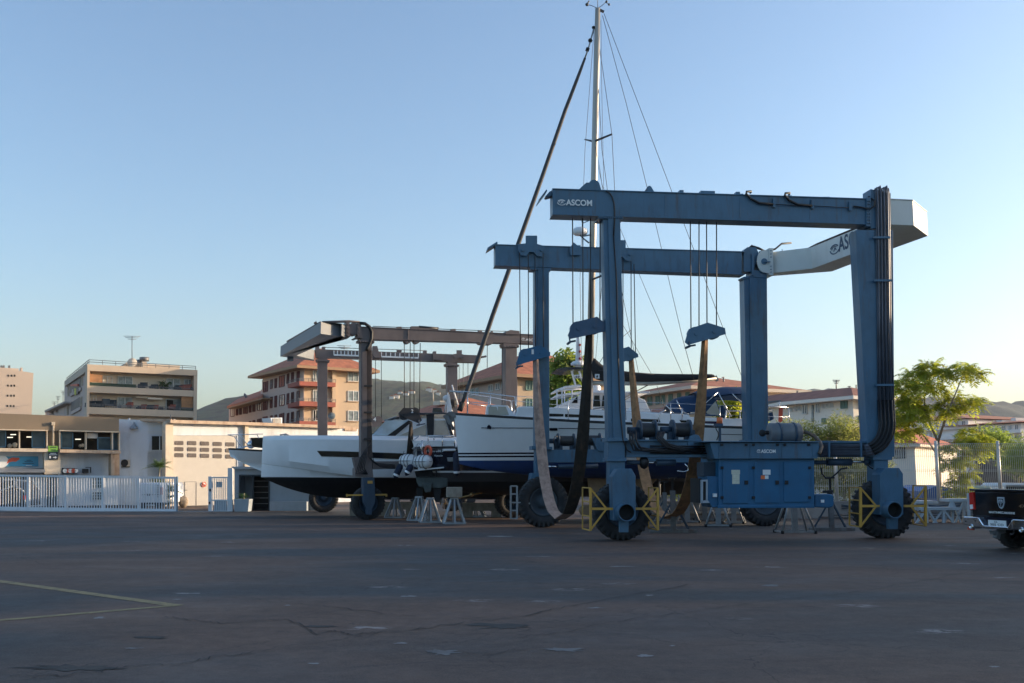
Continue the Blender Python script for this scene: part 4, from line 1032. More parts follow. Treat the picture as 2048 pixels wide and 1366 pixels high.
b = MB(); b.tube([SP.p(1169, 118), SP.p(1177, 96), SP.p(1188, 56)], .03, 8, 0)
b.ball(SP.p(1180.5, 81), .09, 8, 1); b.cyl(SP.p(1174, 102), SP.p(1176, 96), .07, n=8, mat=1); b.ball(SP.p(1187, 55), .07, 8, 1); b.cyl(SP.p(919, 822), SP.p(925, 805), .1, n=10, mat=1)
b.build('furler', [m_galv, m_black], SB)
b = MB(); b.tube([SP.p(1183, 766), SP.p(1300, 767), SP.p(1432, 757)], .085, 10); b.pb(SP, (1430, 752), (1435, 762), .1)
BM = b.build('boom', m_alu, SB)
b = MB()
cv = [(1180, 735, .24, .14), (1186, 736, .42, .16), (1196, 741, .36, .17), (1210, 748, .27, .18), (1235, 753, .21, .18), (1300, 756, .17, .17), (1360, 756, .16, .15), (1405, 755, .13, .12), (1426, 753, .1, .1), (1430, 753, .03, .03)]
rs = []
for x, y, rz_, ry in cv:
    c = SP.p(x, y)
    rs.append([c + SP.n * ry * math.cos(t) + UP * rz_ * math.sin(t) * (1 + .12 * math.sin(3 * t + x * .13)) for t in [2 * math.pi * k / 14 for k in range(14)]])
b.rings(rs); b.build('sail_cover', m_sailc, BM, sub=1)
b = MB(); b.slab(SP, [(1190, 748), (1199, 748), (1199, 757), (1190, 757)], -.22, -.2); b.build('cover_label', m_letter, BM)
b = MB(); b.slab(SP, [(1192.5, 755), (1192.5, 752), (1194.5, 750), (1196.5, 752), (1196.5, 755)], -.225, -.22); b.build('cover_emblem', m_dgrey, BM)
b = MB()
def stay(*pts, r=.011):
    b.tube([SP.p(*p) for p in pts], r, 5)
stay((1208, 27, 0), (1300, 268, 0), (1400, 532, 0), (1452, 672, 0), (1492, 775, 0.3), (1500, 835, .4))
stay((1205, 31, 0), (1252, 205, 0), (1294, 374, 0), (1365, 676, 0), (1388, 760, -.2))
stay((1199.5, 97, 0), (1223.8, 268, -.9), (1229, 373, -1.1), (1240, 560, -1.4), (1252, 840, -1.5))
stay((1196, 160, 0), (1204, 300, -.5), (1214, 373, -.8), (1224, 520, -1.1), (1236, 842, -1.45))
stay((1202, 40, 0), (1203, 150, 0), (1206, 300, -.1), (1207.5, 375, -.1), (1207.5, 520, -.1), (1190, 735, 0), r=.008)
stay((1189, 283, 0), (1200, 340, -.6), (1212, 430, -.9), (1280, 760, 0), r=.009)
stay((1189, 300, 0), (1205, 372, 0), (1300, 600, 0), (1368, 755, 0), r=.009)
stay((1188, 60, .05), (1170, 300, .9), (1160, 560, 1.3), (1165, 825, 1.5), r=.009)
stay((1184, 480, 0), (1240, 640, .6), (1310, 760, 1.1), (1336, 835, 1.3), r=.009)
stay((1190, 740, 0), (1215, 700, 0), (1262, 660, 0), r=.012)
stay((1340, 752, 0), (1220, 740, -.4), (1196, 741, -.3), r=.01)
stay((1200, 822, -.9), (1240, 800, -.5), (1300, 768, 0), r=.02); stay((1186, 818, -.6), (1230, 812, -.6), (1266, 790, 0), r=.016)
b.build('rigging', m_rope, SB)
# rails
b = MB()
def dk(a, z, side=-1): return SP.w(a, sh.at(a)[1] + z, side * (sh.b(a, 9) - .07))
for side in (-1, 1):
    aa = [.5, 1.3, 2.2, 4.0, 5.8, 7.6, 9.4, 11.0, 12.0]
    for a in aa:
        b.tube([dk(a, 0, side), dk(a, .72, side)], .016)
    b.tube([dk(a, .72, side) for a in aa[2:]], .009); b.tube([dk(a, .38, side) for a in aa[2:]], .008)
    b.tube([dk(2.2, .0, side), dk(2.15, .70, side), dk(1.3, .76, side), dk(.4, .78, side), SP.w(-.15, sh.at(0)[1] + .78, side * .12)], .02)
    b.tube([dk(1.3, .4, side), dk(.5, .42, side)], .014)
    b.tube([dk(10.6, 0, side), dk(10.6, .75, side), dk(11.9, .75, side), SP.w(12.0, sh.at(12)[1] + .75, side * .5)], .018)
b.build('guard_rail', m_inox, SB)
b = MB()
b.slab(SP, pz(zG, (432, 540), (470, 528), (500, 545), (520, 560), (480, 572)), -.09, .09, 0); b.tube([SP.p(*zG(445, 560)), SP.p(*zG(460, 610)), SP.p(*zG(480, 650))], .05, 8, 0); b.bar(SP.p(*zG(430, 545)), SP.p(*zG(470, 600)), .3, .05, up=SP.n, mat=0)
b.build('anchor', m_galvd, SB)
# canvas
b = MB()
rs = []
for t, w in ((0, .85), (.12, 1.02), (.5, 1.1), (1, 1.1)):
    row = []
    tp = [(1334, 812), (1346, 795), (1378, 791), (1396, 791)][[0, .12, .5, 1].index(t)]
    c = SP.p(*tp); bz = SP.p(tp[0], 828).z
    for k in range(9):
        s = -1 + k / 4
        row.append(V((c.x, c.y, bz + (c.z - bz) * (1 - abs(s) ** 4))) + SP.n * s * w)
    rs.append(row)
b.rings(rs, False, False); b.build('sprayhood', m_canv, SB, sub=1)
b = MB()
for x0, y0, x1, y1 in ((1353, 800, 1362, 820), (1362, 820, 1378, 830), (1338, 816, 1363, 817), (1332, 810, 1350, 829)): b.tube([SP.p(x0, y0, -1.12), SP.p(x1, y1, -1.12)], .018)
b.build('hood_frame', m_inox, SB)
b = MB(); rs = []
for x, y, dz in ((1383, 788, 0), (1396, 782, .0), (1440, 776, 0), (1480, 776, 0), (1515, 781, 0)):
    c = SP.p(x, y); rs.append([c + SP.n * s * 1.25 - UP * (.34 * abs(s) ** 3) + UP * .02 for s in [-1 + k / 4 for k in range(9)]])
b.rings(rs, False, False)
n_ = len(b.v); b.rings([[p - UP * .05 for p in r] for r in rs], False, False)
b.build('bimini', m_canv, SB)
b = MB(); b.slab(SP, pz(zR, (1060, 450), (1270, 450), (1310, 540), (1420, 860), (1340, 790), (990, 785), (1010, 650)), -1.22, -1.20, 0); b.slab(SP, pz(zR, (1130, 720), (1290, 530), (1385, 785), (1150, 745)), -1.235, -1.22, 1); b.build('side_curtain', [m_canv, m_vinyl], SB)
b = MB()
for x0, y0, x1, y1 in ((1010, 670, 1330, 375), (1575, 405, 1800, 610), (1330, 375, 1560, 800)): b.tube([SP.p(*zR(x0, y0), -1.24), SP.p(*zR(x1, y1), -1.24)], .02)
b.tube([SP.p(*zR(x, y), -1.3) for x, y in ((320, 930), (318, 800), (350, 720), (440, 685))], .02)
b.tube([SP.p(*zR(1455, 960), -1.2), SP.p(*zR(1462, 680), -1.2)], .03); b.tube([SP.p(*zR(715, 860), -1.3), SP.p(*zR(720, 650), -1.3)], .03)
b.build('bimini_frame', m_inox, SB)
b = MB(); c = SP.p(*zR(1410, 720), -1.0); b.ball(c, (.18, .18, .24), 12, 0); b.slab(SP, pz(zR, (1480, 830), (1600, 830), (1615, 880), (1480, 885)), -.9, -.4, 0); b.build('stern_bag', m_canv, SB)
b = MB(); b.tube([SP.p(1558, 862, -.6), SP.p(1559, 803, -.6)], .02, 6); b.build('ensign_staff', m_inox, SB)
b = MB(); P0 = [(1558, 816), (1566, 815), (1565, 842), (1561, 845), (1557, 843)]; b.slab(SP, P0, -.62, -.60); b.build('red_ensign', m_red, SB)
b = MB(); b.slab(SP, [(1533, 803), (1561, 800), (1563, 803), (1533, 807)], -1.0, .9); b.build('solar_panel', m_greyb, SB)
b = MB(); b.slab(SP, [(1538, 826), (1545, 824), (1548, 838), (1540, 842)], -1.2, -.9); b.build('stern_bag', m_canv, SB)
b = MB(); b.ball(SP.p(1262, 825, -.4), (.14, .14, .2), 12); b.build('white_fender', m_white, SB)
# ------------------------------------------------------------------ navy motor yacht, stern to the left
a6 = R(5)
YP = Plane((-2.66, 38.0), (-2.66 + math.cos(a6), 38.0 + math.sin(a6)))
NY = thing('motor_yacht', 'navy blue motor yacht with white life raft canisters on its stern', 'motor boat', tuple(YP.w(3, 0, 1.2)))
nh = Hull(YP, [(-.95, .35, 2.72, 1.5, .25), (-.4, .9, 2.72, 1.3, .25), (0, 1.2, 2.74, 1.15, .28), (2, 1.28, 2.78, .95, .35), (6, 1.3, 2.95, .85, .4), (10, .9, 3.2, 1.0, .6), (12, .05, 3.4, 1.6, .9)], mid=1.25, rows=[(1.86, 3), (1.79, 4), (1.45, 5)])
nh.build('hull', [m_navy, m_dgrey, m_navy, m_white, m_dgrey, m_afblack], 2, NY)
b = MB(); b.prism([YP.p(x, y, 0.1) for x, y in pz(zP, (325, 545), (735, 503), (740, 520), (330, 562))], YP.n * 2.1, 0)
for k in range(4): b.pb(YP, zP(360 + 90 * k, 560), zP(400 + 80 * k, 640), .06, .3, mat=1)
b.slab(YP, pz(zP, (335, 565), (730, 525), (730, 620), (360, 650)), .5, 1.9, 1)
b.build('swim_platform', [m_white, m_black], NY)
b = MB()
b.slab(YP, pz(zP, (350, 640), (790, 645), (790, 770), (700, 800), (560, 790), (400, 780), (365, 720)), .4, 2.0)
b.slab(YP, pz(zP, (435, 720), (582, 720), (560, 850), (480, 860)), .3, .6)
b.build('stern_gear', m_afgrey, NY, bevel=.04)
b = MB(); b.slab(YP, pz(zP, (360, 790), (450, 790), (440, 990), (370, 900)), .9, 1.1); b.build('rudder', m_afblack, NY); b = MB(); b.slab(YP, pz(zP, (590, 790), (700, 790), (680, 985), (610, 985)), .5, .62); b.build('rudder', m_afblack, NY)
b = MB(); b.tube([YP.p(*zP(940, 930), .8), YP.p(*zP(1390, 820), 1.0)], .035, 8, 0); b.ball(YP.p(*zP(1115, 882), .85), .09, 8, 0)
c = YP.p(*zP(722, 1005), .7)
for k in range(4):
    t = math.pi / 2 * k + .4; e = V((0, 1, 0)) * math.cos(t) + UP * math.sin(t)
    b.lathe(c + e * .13 + V((.02 * (k % 2), 0, 0)), V((.85, -.45, .25)), [(0, .11), (.02, .10), (.02, .001)], 12, 1)
b.cyl(c - V((.1, 0, 0)), c + V((.12, 0, 0)), .05, n=10, mat=0)
b.build('propeller_shaft', [M('bronze', (.42, .27, .12), .35, .8), M('pale_antifouled_blade', (.5, .42, .38), .5)], NY)
for cx, cy in ((846.5, 923.5), (816.5, 922)):
    c = YP.p(cx, cy, .2 if cx > 830 else .7)
    b = MB(); ax = V((.55, .8, 0)).normalized()
    c0 = c - ax * .0
    u = V((ax.y, -ax.x, 0))
    b.lathe(c0, u, [(-.36, .02), (-.35, .14), (-.28, .23), (-.15, .265), (.15, .265), (.28, .23), (.35, .14), (.36, .02)], 20, 0)
    for d in (-.16, .0, .16): b.lathe(c0, u, [(d - .015, .27), (d, .285), (d + .015, .27)], 20, 1)
    b.lathe(c0, UP, [(-.012, .36), (0, .37), (.012, .36)], 20, 1)
    b.slab(YP, [(cx - 10, cy + 8), (cx + 10, cy + 8), (cx + 11, cy + 16), (cx - 11, cy + 16)], .1 if cx > 830 else .6, .4 if cx > 830 else .9, 0)
    b.build('life_raft_canister', [m_white, m_dgrey], NY)
m_fend = M('navy_fender_cover', (.012, .02, .045), .8, var=.2)
for x0, y0, x1, y1, o in ((824, 929, 812, 950, .0), (802, 928, 790, 956, .6), (912, 903, 913.5, 951, -.1)):
    p, q = YP.p(x0, y0, o), YP.p(x1, y1, o); d = q - p; L_ = d.length
    b = MB(); b.lathe(p, d, [(0, .03), (.04, .09), (.12, .125), (L_ - .16, .125)], 14, 0); b.lathe(p, d, [(L_ - .16, .125), (L_ - .08, .12)], 14, 1); b.lathe(p, d, [(L_ - .08, .118), (L_, .05), (L_ + .03, .01)], 14, 0)
    b.tube([p, p + V((.1, .1, .5))], .01, mat=0)
    b.build('fender', [m_fend, m_white], NY)
b = MB(); c = YP.p(856, 902, .05)
b.tube([c + (YP.u * .8 - YP.n * .6) * .14 * math.cos(t) + UP * .17 * math.sin(t) for t in [R(-60 + 300 * k / 14) for k in range(15)]], .055, 8)
b.build('lifebuoy', m_red, NY)
QP = Plane(tuple(YP.w(-.95, 0, .9))[:2], tuple(YP.w(0.02, 0, .05))[:2])
text('boat_name', 'Le Grand Bleu II', QP, (849, 904.5), -.04, 6, m_letter, NY, 38, bold=.01, shear=.25)
text('boat_name', 'Ajaccio', QP, (868, 914), -.04, 4.5, m_letter, NY, 17, bold=.01)
b = MB(); b.slab(YP, pz(zP, (775, 375), (865, 372), (860, 430), (800, 430)), -.03, .02)
for k in range(4): b.slab(YP, pz(zP, (782, 385 + 12 * k), (860, 384 + 12 * k), (860, 389 + 12 * k), (782, 390 + 12 * k)), -.045, -.03)
b.build('louvre', m_galv, NY)
b = MB()
b.slab(YP, pz(zP, (730, 258), (895, 255), (900, 285), (730, 288)), -.05, .0)
b.slab(YP, pz(zP, (300, 145), (880, 140), (885, 225), (330, 232)), .25, 2.2)
b.slab(YP, pz(zP, (880, 225), (1700, 100), (2300, 100), (2300, 240), (880, 240)), .3, 2.2)
b.build('cabin', m_white, NY, bevel=.03)
b = MB()
for pts in (((520, 80), (880, 78)), ((520, 100), (880, 98)), ((520, 80), (520, 150)), ((600, 80), (600, 140)), ((715, 80), (715, 220)), ((875, 78), (885, 230)), ((410, 180), (440, 330)), ((300, 150), (410, 80))): b.tube([YP.p(*zP(*pts[0]), .2), YP.p(*zP(*pts[1]), .2)], .022)
for pts in (((300, 260), (390, 180), (300, 320)), ((470, 230), (540, 160), (560, 240))): b.tube([YP.p(*zP(*p), .1) for p in pts], .008)
b.tube([YP.p(*zP(440, 140), .1), YP.p(*zP(445, 330), .1)], .03)
b.build('stern_rail', m_inox, NY)
# flybridge seen above the sailing yacht
b = MB()
b.slab(YP, [(1100, 818), (1140, 800), (1175, 782), (1240, 778), (1290, 800), (1310, 840), (1100, 840)], .3, 2.2, 0)
b.slab(YP, [(1182, 786), (1300, 786), (1300, 783), (1182, 783)], .1, 2.4, 0)
b.slab(YP, [(1112, 779), (1130, 772), (1160, 769), (1165, 773), (1130, 777), (1112, 783)], .4, 2.1, 0); b.slab(YP, [(1112, 790), (1165, 782), (1165, 786), (1112, 794)], .4, 2.1, 0)
FB = b.build('flybridge', m_white, NY, bevel=.02)
b = MB()
for x0 in (1186, 1203): b = MB(); b.slab(YP, [(x0 + 3, 791), (x0 + 13, 791), (x0 + 15, 813), (x0, 813)], .27, .3); b.build('window', m_glass, FB)
b = MB()
b.slab(YP, [(1143, 806), (1155, 792), (1155, 806)], .27, .3); b.build('window', m_glass, FB)
b = MB()
for x in (1114, 1124, 1129, 1144): b.tube([YP.p(x, 780, .4), YP.p(x, 818, .4)], .025)
for y0, y1 in ((780, 778), (790, 788), (812, 806)): b.tube([YP.p(1114, y0, .4), YP.p(1165, y1, .4)], .022)
b.build('rail', m_white, FB)
b = MB(); b.slab(YP, [(1115, 737), (1132, 734), (1165, 734), (1168, 738), (1135, 740)], .2, 2.3); b.build('bimini', m_navy, FB)
b = MB(); b.pb(YP, (1143, 742), (1151, 770), .07, .4, mat=0); b.pb(YP, (1143, 742), (1151, 770), .07, 2.0, mat=0); b.pb(YP, (1158, 742), (1168, 770), .07, .4, mat=0)
b.slab(YP, [(1154, 672), (1158, 672), (1163, 735), (1152, 735)], 1.1, 1.3, 0); b.pb(YP, (1156, 680), (1166, 730), .05, 1.2, mat=0)
b.lathe(YP.p(1156, 731, 1.2), UP, [(0, .28), (.08, .3), (.16, .2), (.2, .02)], 16, 0)
for y in (690, 703, 717): b.cyl(YP.p(1160, y + 2, 1.05), YP.p(1160, y - 2, 1.05), .05, n=8, mat=1)
b.slab(YP, [(1148, 750), (1160, 749), (1161, 756), (1151, 757)], .3, .33, 0)
b.build('radar_mast', [m_white, M('red_lamp', (.4, .02, .02), .3)], FB)
text('registration', '69', YP, (1151, 756), .29, 5, m_navy, FB, 8)
b = MB(); b.lathe(YP.p(1190, 782, 1.2), UP, [(0, .22), (.15, .24), (.3, .15), (.36, .01)], 16, 0); b.build('dome', m_white, FB)
# ------------------------------------------------------------------ white motor yacht in the brown lift
WP = Plane((-10.42, 41.9), (3.0, 42.4))
WY = thing('motor_yacht', 'large white motor yacht with a plumb bow, black window strip and black bottom', 'motor boat', tuple(WP.w(6, 0)))
wst = [(0, .12, 3.30), (.25, .50, 3.31), (.8, .95, 3.31), (2, 1.45, 3.30), (4, 1.85, 3.28), (7, 2.0, 3.24), (10.5, 2.0, 3.2)]
def wsec(a):
    for i in range(len(wst) - 1):
        if wst[i][0] <= a <= wst[i + 1][0]:
            t = (a - wst[i][0]) / (wst[i + 1][0] - wst[i][0]); hb = wst[i][1] + (wst[i + 1][1] - wst[i][1]) * t; zs = wst[i][2] + (wst[i + 1][2] - wst[i][2]) * t
    hb = .10 + 1.9 * (1 - math.exp(-a / 1.5)) if a > 0 else .10
    g = min(a / 4.0, 1.0)
    zr = 2.18 - .58 * min(a / 4.6, 1)                       # spray rail runs down to the chine
    zc = 1.62 - .04 * min(a / 8, 1)
    zk = 1.62 - .9 * (1 - (1 - min(a / 4.5, 1)) ** 2.6)
    return hb, zs, max(zr, zc + .02), zc, min(zk, zc - .02)
b = MB(); rs = []
for i in range(61):
    t = i / 60; a = 10.5 * (t ** 1.6)
    hb, zs, zr, zc, zk = wsec(a)
    k = .62 + .3 * min(a / 5, 1)
    sec = [(hb * .86, zs), (hb, zs - .17), (hb, zs - .19), (hb * .985, zr + .25), (hb * (k * .5 + .5), zr), (hb * (k * .5 + .5) - .03, zr - .015), (hb * k, zc + .03), (hb * k - .01, zc), (hb * k * .96, zc - .03), (hb * k * .55, zk + (zc - zk) * .42), (0.001, zk)]
    rs.append([WP.w(a - .02 * (zs - z), z, -o) for o, z in sec] + [WP.w(a - .02 * (zs - z), z, o) for o, z in reversed(sec[:-1])])
mm = [0] * 7 + [1, 2, 2]; mm = mm + list(reversed(mm))
b.rings(rs, False, False, 0, True, mats=mm); k = len(rs[0]); b.add(rs[-1], [list(range(k))], 0); b.add(rs[0], [list(range(k))], 0)
wh = b.build('hull', [m_white, m_dgrey, m_afblack], WY)
m = wh.modifiers.new('EdgeSplit', 'EDGE_SPLIT'); m.split_angle = R(28)
b = MB(); b.rings([[r[0] - UP * .02, r[-1] - UP * .02] for r in rs], False, False, 0, False); b.build('deck', m_white, WY)
class WH:
    pl = WP
    @staticmethod
    def surf(px, py, lift=.012):
        off = -1.5
        for _ in range(10):
            q = WP.p(px, py, off); a = max(0, min(10.4, (q - WP.A).dot(WP.u))); off = .5 * off - .5 * (wsec(a)[0] + lift)
        return WP.p(px, py, off)
strip(WH, pz(zH, (663, 874), (800, 877), (1000, 883), (1260, 892)), pz(zH, (692, 909), (800, 911), (1000, 918), (1260, 930)), 20).build('hull_window', m_glass, WY)
b = MB(); b.slab(WP, [(548, 871), (560, 871), (560, 874), (548, 874)], -.3, 0); b.tube([WP.p(560, 870, 0), WP.p(572, 868, 0), WP.p(580, 872, 0)], .03); b.ball(WP.p(571, 870, .3), .08, 8); b.build('bow_cleat', m_galv, WY)
cab = [(742, 873), (772, 844), (800, 836), (838, 829), (838, 836), (905, 838), (905, 873)]
b = MB(); lo1 = [WP.p(x, y, -1.35) for x, y in cab]
b.prism(lo1, WP.n * 2.7, 0); b.build('cabin', m_white, WY, bevel=.03)
m_wind = M('painted_sky_glass', (.55, .66, .74), .1, var=.35, scale=.8, spec=.8)  # pale blue-white base paints the sky reflected in the windscreen
b = MB()
p0, p1, p2 = WP.p(744, 871, -1.37), WP.p(775, 842, -1.3), WP.p(812, 832, -1.25)
for q in ([p0, p0 + WP.n * 2.6, p1 + WP.n * 2.5, p1], [p1, p1 + WP.n * 2.5, p2 + WP.n * 2.4, p2]):
    nn = (q[1] - q[0]).cross(q[2] - q[1]).normalized(); nn = nn if nn.z > 0 else -nn
    b.quad(*[p + nn * .03 for p in q])
b.build('windscreen', m_wind, WY, norm=False)
b = MB(); b.slab(WP, pz(zI, (775, 912), (880, 800), (1050, 798), (1020, 850), (985, 880), (950, 915)), -1.40, -1.36, 0); b.build('side_window', m_wind, WY)
b = MB(); b.slab(WP, pz(zI, (890, 915), (1050, 800), (1078, 808), (950, 915)), -1.43, -1.37, 0); b.build('pillar', m_black, WY); b = MB(); b.slab(WP, pz(zI, (1185, 750), (1245, 750), (1240, 915), (1195, 915)), -1.45, -1.36, 0); b.build('pillar', m_black, WY); b = MB(); b.slab(WP, pz(zI, (1330, 790), (1350, 790), (1400, 930), (1375, 930)), -1.45, -1.36, 0); b.build('pillar', m_black, WY)
b = MB(); b.slab(WP, pz(zI, (1060, 880), (1185, 830), (1185, 912), (985, 912)), -1.385, -1.36); b.slab(WP, pz(zI, (1245, 800), (1330, 800), (1360, 912), (1245, 912)), -1.385, -1.36); b.build('side_window', M('painted_reflection_glass', (.42, .38, .33), .08, var=.25, scale=1.0), WY)  # cream pane colour stands in for the buildings mirrored there
b = MB(); b.slab(WP, pz(zI, (940, 785), (980, 768), (1130, 742), (1335, 738), (1345, 752), (1140, 758), (985, 782)), -1.5, 1.5); b.slab(WP, pz(zI, (1235, 705), (1300, 705), (1310, 738), (1230, 738)), -.5, .5); b.build('hardtop', m_navy, WY, bevel=.02)
b = MB(); b.slab(WP, pz(zI, (1345, 600), (1360, 600), (1385, 740), (1340, 740)), -.1, .1, 0)
for x0, y0, x1, y1 in ((1325, 740, 1350, 590), (1380, 530, 1425, 680), (1350, 650, 1385, 740)): b.tube([WP.p(*zI(x0, y0), .1), WP.p(*zI(x1, y1), .1)], .03)
for x, y, r in ((1335, 632, .14), (1388, 665, .16), (1392, 690, .12)): b.ball(WP.p(*zI(x, y), .1), r, 10, 1 if x > 1380 else 0)
b.build('light_mast', [m_white, m_black], WY)
b = MB(); b.slab(WP, pz(zI, (860, 800), (940, 770), (975, 768), (870, 805)), -1.2, 1.2); b.build('roof_cover', m_galv, WY, bevel=.04)
# ------------------------------------------------------------------ small white boat behind its bow
KP = Plane((-13.3, 46.9), (-5, 46.9))
KB = thing('motorboat', 'smaller white motorboat bow peeping out behind the plumb bow of the large motor yacht', 'motor boat', tuple(KP.w(4, 0)))
kh = Hull(KP, [(0, .03, 2.95, 2.55, .9), (.6, .5, 2.92, 2.2, .8), (1.5, .9, 2.86, 1.8, .7), (3, 1.15, 2.8, 1.45, .5), (7.5, 1.2, 2.7, 1.3, .4)], rows=[(2.68, 2), (2.3, 2), (1.62, 4)])
kh.build('hull', [m_white, m_dgrey, m_white, m_navy, m_afblack], 2, KB, rake=.3)
b = MB()
for x0, y0, x1, y1 in ((110, 775, 330, 770), (150, 785, 200, 855), (180, 760, 240, 850), (290, 770, 330, 850), (110, 775, 150, 785)): b.tube([KP.p(*zH(x0, y0), -.3), KP.p(*zH(x1, y1), -.3)], .02)
b.build('bow_rail', m_inox, KB)
b = MB(); b.slab(KP, pz(zH, (258, 795), (345, 795), (345, 860), (262, 850)), -.8, .8); b.build('cabin_window', m_glass, KB)
b = MB(); b.ball(KP.p(*zH(255, 835), -.3), .2, 10); b.tube([KP.p(*zH(255, 840), -.3), KP.p(*zH(130, 870), 0)], .03); b.build('windlass', m_inox, KB)
# ================================================================== left side: gate, warehouses, kiosk
m_wall = M('grey_white_render', (.66, .70, .75), .85, var=.07, scale=.6, dirt=(.36, .34, .31), damt=.45, dscale=(1.2, 1.2, .35), bump=.1)
m_wallc = M('cream_concrete', (.62, .53, .42), .85, var=.1, scale=1.0, dirt=(.30, .20, .13), damt=.6, dscale=(1.5, 1.5, .5), bump=.1)
m_taupe = M('taupe_render', (.225, .175, .125), .85, var=.07, scale=.5, dirt=(.16, .125, .09), damt=.4, dscale=(1, 1, .3))
m_rustc = M('rust_stained_concrete', (.50, .38, .28), .85, var=.15, scale=2, dirt=(.22, .09, .05), damt=.8, dscale=(2.5, 2.5, .8))
m_wfr = M('blue_window_frame', (.07, .17, .26), .5)
m_wfrw = M('white_window_frame', (.66, .67, .66), .5)
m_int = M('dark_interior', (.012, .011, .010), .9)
m_pane = M('reflecting_pane', (.07, .10, .11), .06, var=.5, scale=.9, spec=.9)
m_gate = M('white_gate_paint', (.70, .72, .75), .45, var=.08, dirt=(.45, .45, .45), damt=.3)
m_beige = M('beige_roller_door', (.50, .465, .42), .6, var=.05, dirt=(.45, .4, .34), damt=.3, dscale=(.8, .8, .3))
def Q(z, x0, y0, x1, y1, s=0.0):
    """a traced quad, its lower and upper edges falling s per unit to the right"""
    return pz(z, (x0, y0), (x1, y0 + (x1 - x0) * s), (x1, y1 + (x1 - x0) * s), (x0, y1))
def part(name, mat, par, pl, q, o0, o1, bevel=0.0):
    b = MB(); b.slab(pl, q, o0, o1); return b.build(name, mat, par, bevel=bevel)
# gate
GP = Plane((-30, 47.3), (0, 47.3))
def gy(px, y): return y + px * .013
G = thing('sliding_gate', 'long white barred sliding gate standing before the brown and white workshop', 'gate', tuple(GP.p(170, 1021)))
posts = [-22, 55, 130.5, 204.5, 276, 350]
for i, (x0, x1) in enumerate(zip(posts, posts[1:])):
    b = MB()
    n = max(2, round((x1 - x0) / 5.35))
    for k in range(1, n): x = x0 + (x1 - x0) * k / n; b.pb(GP, (x, gy(x, 951)), (x, gy(x, 1016)), .038, .03)
    b.slab(GP, [(x0, gy(x0, 949)), (x1, gy(x1, 949)), (x1, gy(x1, 953)), (x0, gy(x0, 953))], 0, .08); b.slab(GP, [(x0, gy(x0, 1013.5)), (x1, gy(x1, 1013.5)), (x1, gy(x1, 1018)), (x0, gy(x0, 1018))], 0, .08)
    b.build('barred_panel', m_gate, G)
for x in posts: part('post', m_gate, G, GP, [(x - 2.2, gy(x, 949)), (x + 2.2, gy(x, 949)), (x + 2.2, gy(x, 1018)), (x - 2.2, gy(x, 1018))], -.02, .1)
b = MB(); b.slab(GP, [(-22, 1018), (352, 1022.5), (352, 1025.5), (-22, 1021)], -.03, .1); b.build('bottom_rail', m_gate, G)
part('guide_post', m_wfr, G, GP, [(351.5, 953), (354.5, 953), (354.5, 1024), (351.5, 1024)], .0, .12)
b = MB(); b.box((-40, 47.0, .0), (-14, 47.6, .012)); tag(b.build('gate_kerb', M('kerb_concrete', (.3, .3, .3), .9)), kind='structure')
G2 = thing('pedestrian_gate', 'narrow white pedestrian gate with a mesh panel beside the blue grey kiosk', 'gate', tuple(GP.p(440, 1024)))
b = MB(); b.slab(GP, Q(zM, 1220, 825, 1262, 1278), 0, .12); b.slab(GP, Q(zM, 1462, 720, 1520, 1275), 0, .14); b.build('post', m_gate, G2)
b = MB()
for k in range(9): x = 1275 + k * 23; b.pb(GP, zM(x, 835), zM(x, 1262), .03, .05)
for y in (838, 1120, 1258): b.pb(GP, zM(1262, y), zM(1465, y), .06, .05)
b.build('barred_panel', m_gate, G2)
b = MB(); b.slab(GP, Q(zM, 1300, 1122, 1450, 1255), .06, .08); b.slab(GP, Q(zM, 1322, 890, 1395, 960), .06, .08); b.build('infill_panel', m_greyl, G2)
b = MB(); b.slab(GP, Q(zM, 1232, 980, 1252, 1010), -.04, 0); b.slab(GP, Q(zM, 1225, 1140, 1240, 1165), -.04, 0); b.build('lock', m_black, G2)
# taupe workshop
s48 = V((.848, .53, 0))
AP = Plane((-17.6, 56.0), (-17.6 + .70, 56.0 + .714))
A = AP.p(238, 950); BPl = Plane(A - s48 * 10, A)
WB = thing('workshop', 'low workshop with a taupe parapet, long window bands and shop signs behind the white gate', 'building', tuple(BPl.p(120, 1012)))
b = MB(); b.slab(BPl, [(-60, 900), (236, 901), (236, 1010), (-60, 1015)], .5, 7); b.build('wall', m_wall, WB)
b = MB(); b.slab(BPl, [(-60, 824.5), (100, 830.5), (238, 836), (238, 866), (100, 862), (-60, 858)], 0, 7); b.slab(BPl, Q(zL, 598, 225, 738, 500), .15, .6); b.build('parapet', m_taupe, WB)
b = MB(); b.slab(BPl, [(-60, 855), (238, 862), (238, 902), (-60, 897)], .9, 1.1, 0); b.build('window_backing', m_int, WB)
for xs, ys, y2, sl in (((-200, 235, 250, 592), 232, 468, .02), ((738, 1062, 1080, 1392, 1405, 1490), 248, 480, .026)):
    x0, x1 = xs[0], xs[-1]; b = MB()
    f = lambda x, y: y + (x - x0) * sl
    b.slab(BPl, pz(zL, (x0, f(x0, ys)), (x1, f(x1, ys)), (x1, f(x1, ys + 12)), (x0, f(x0, ys + 12))), -.25, .3)
    for x in (x0 + 6, xs[1] + 8, xs[-1] - 6) + ((1398,) if len(xs) > 4 else ()): b.slab(BPl, pz(zL, (x - 7, f(x, ys)), (x + 7, f(x, ys)), (x + 7, f(x, y2)), (x - 7, f(x, y2))), -.1, .3)
    b.build('window_frame', m_wallc, WB)
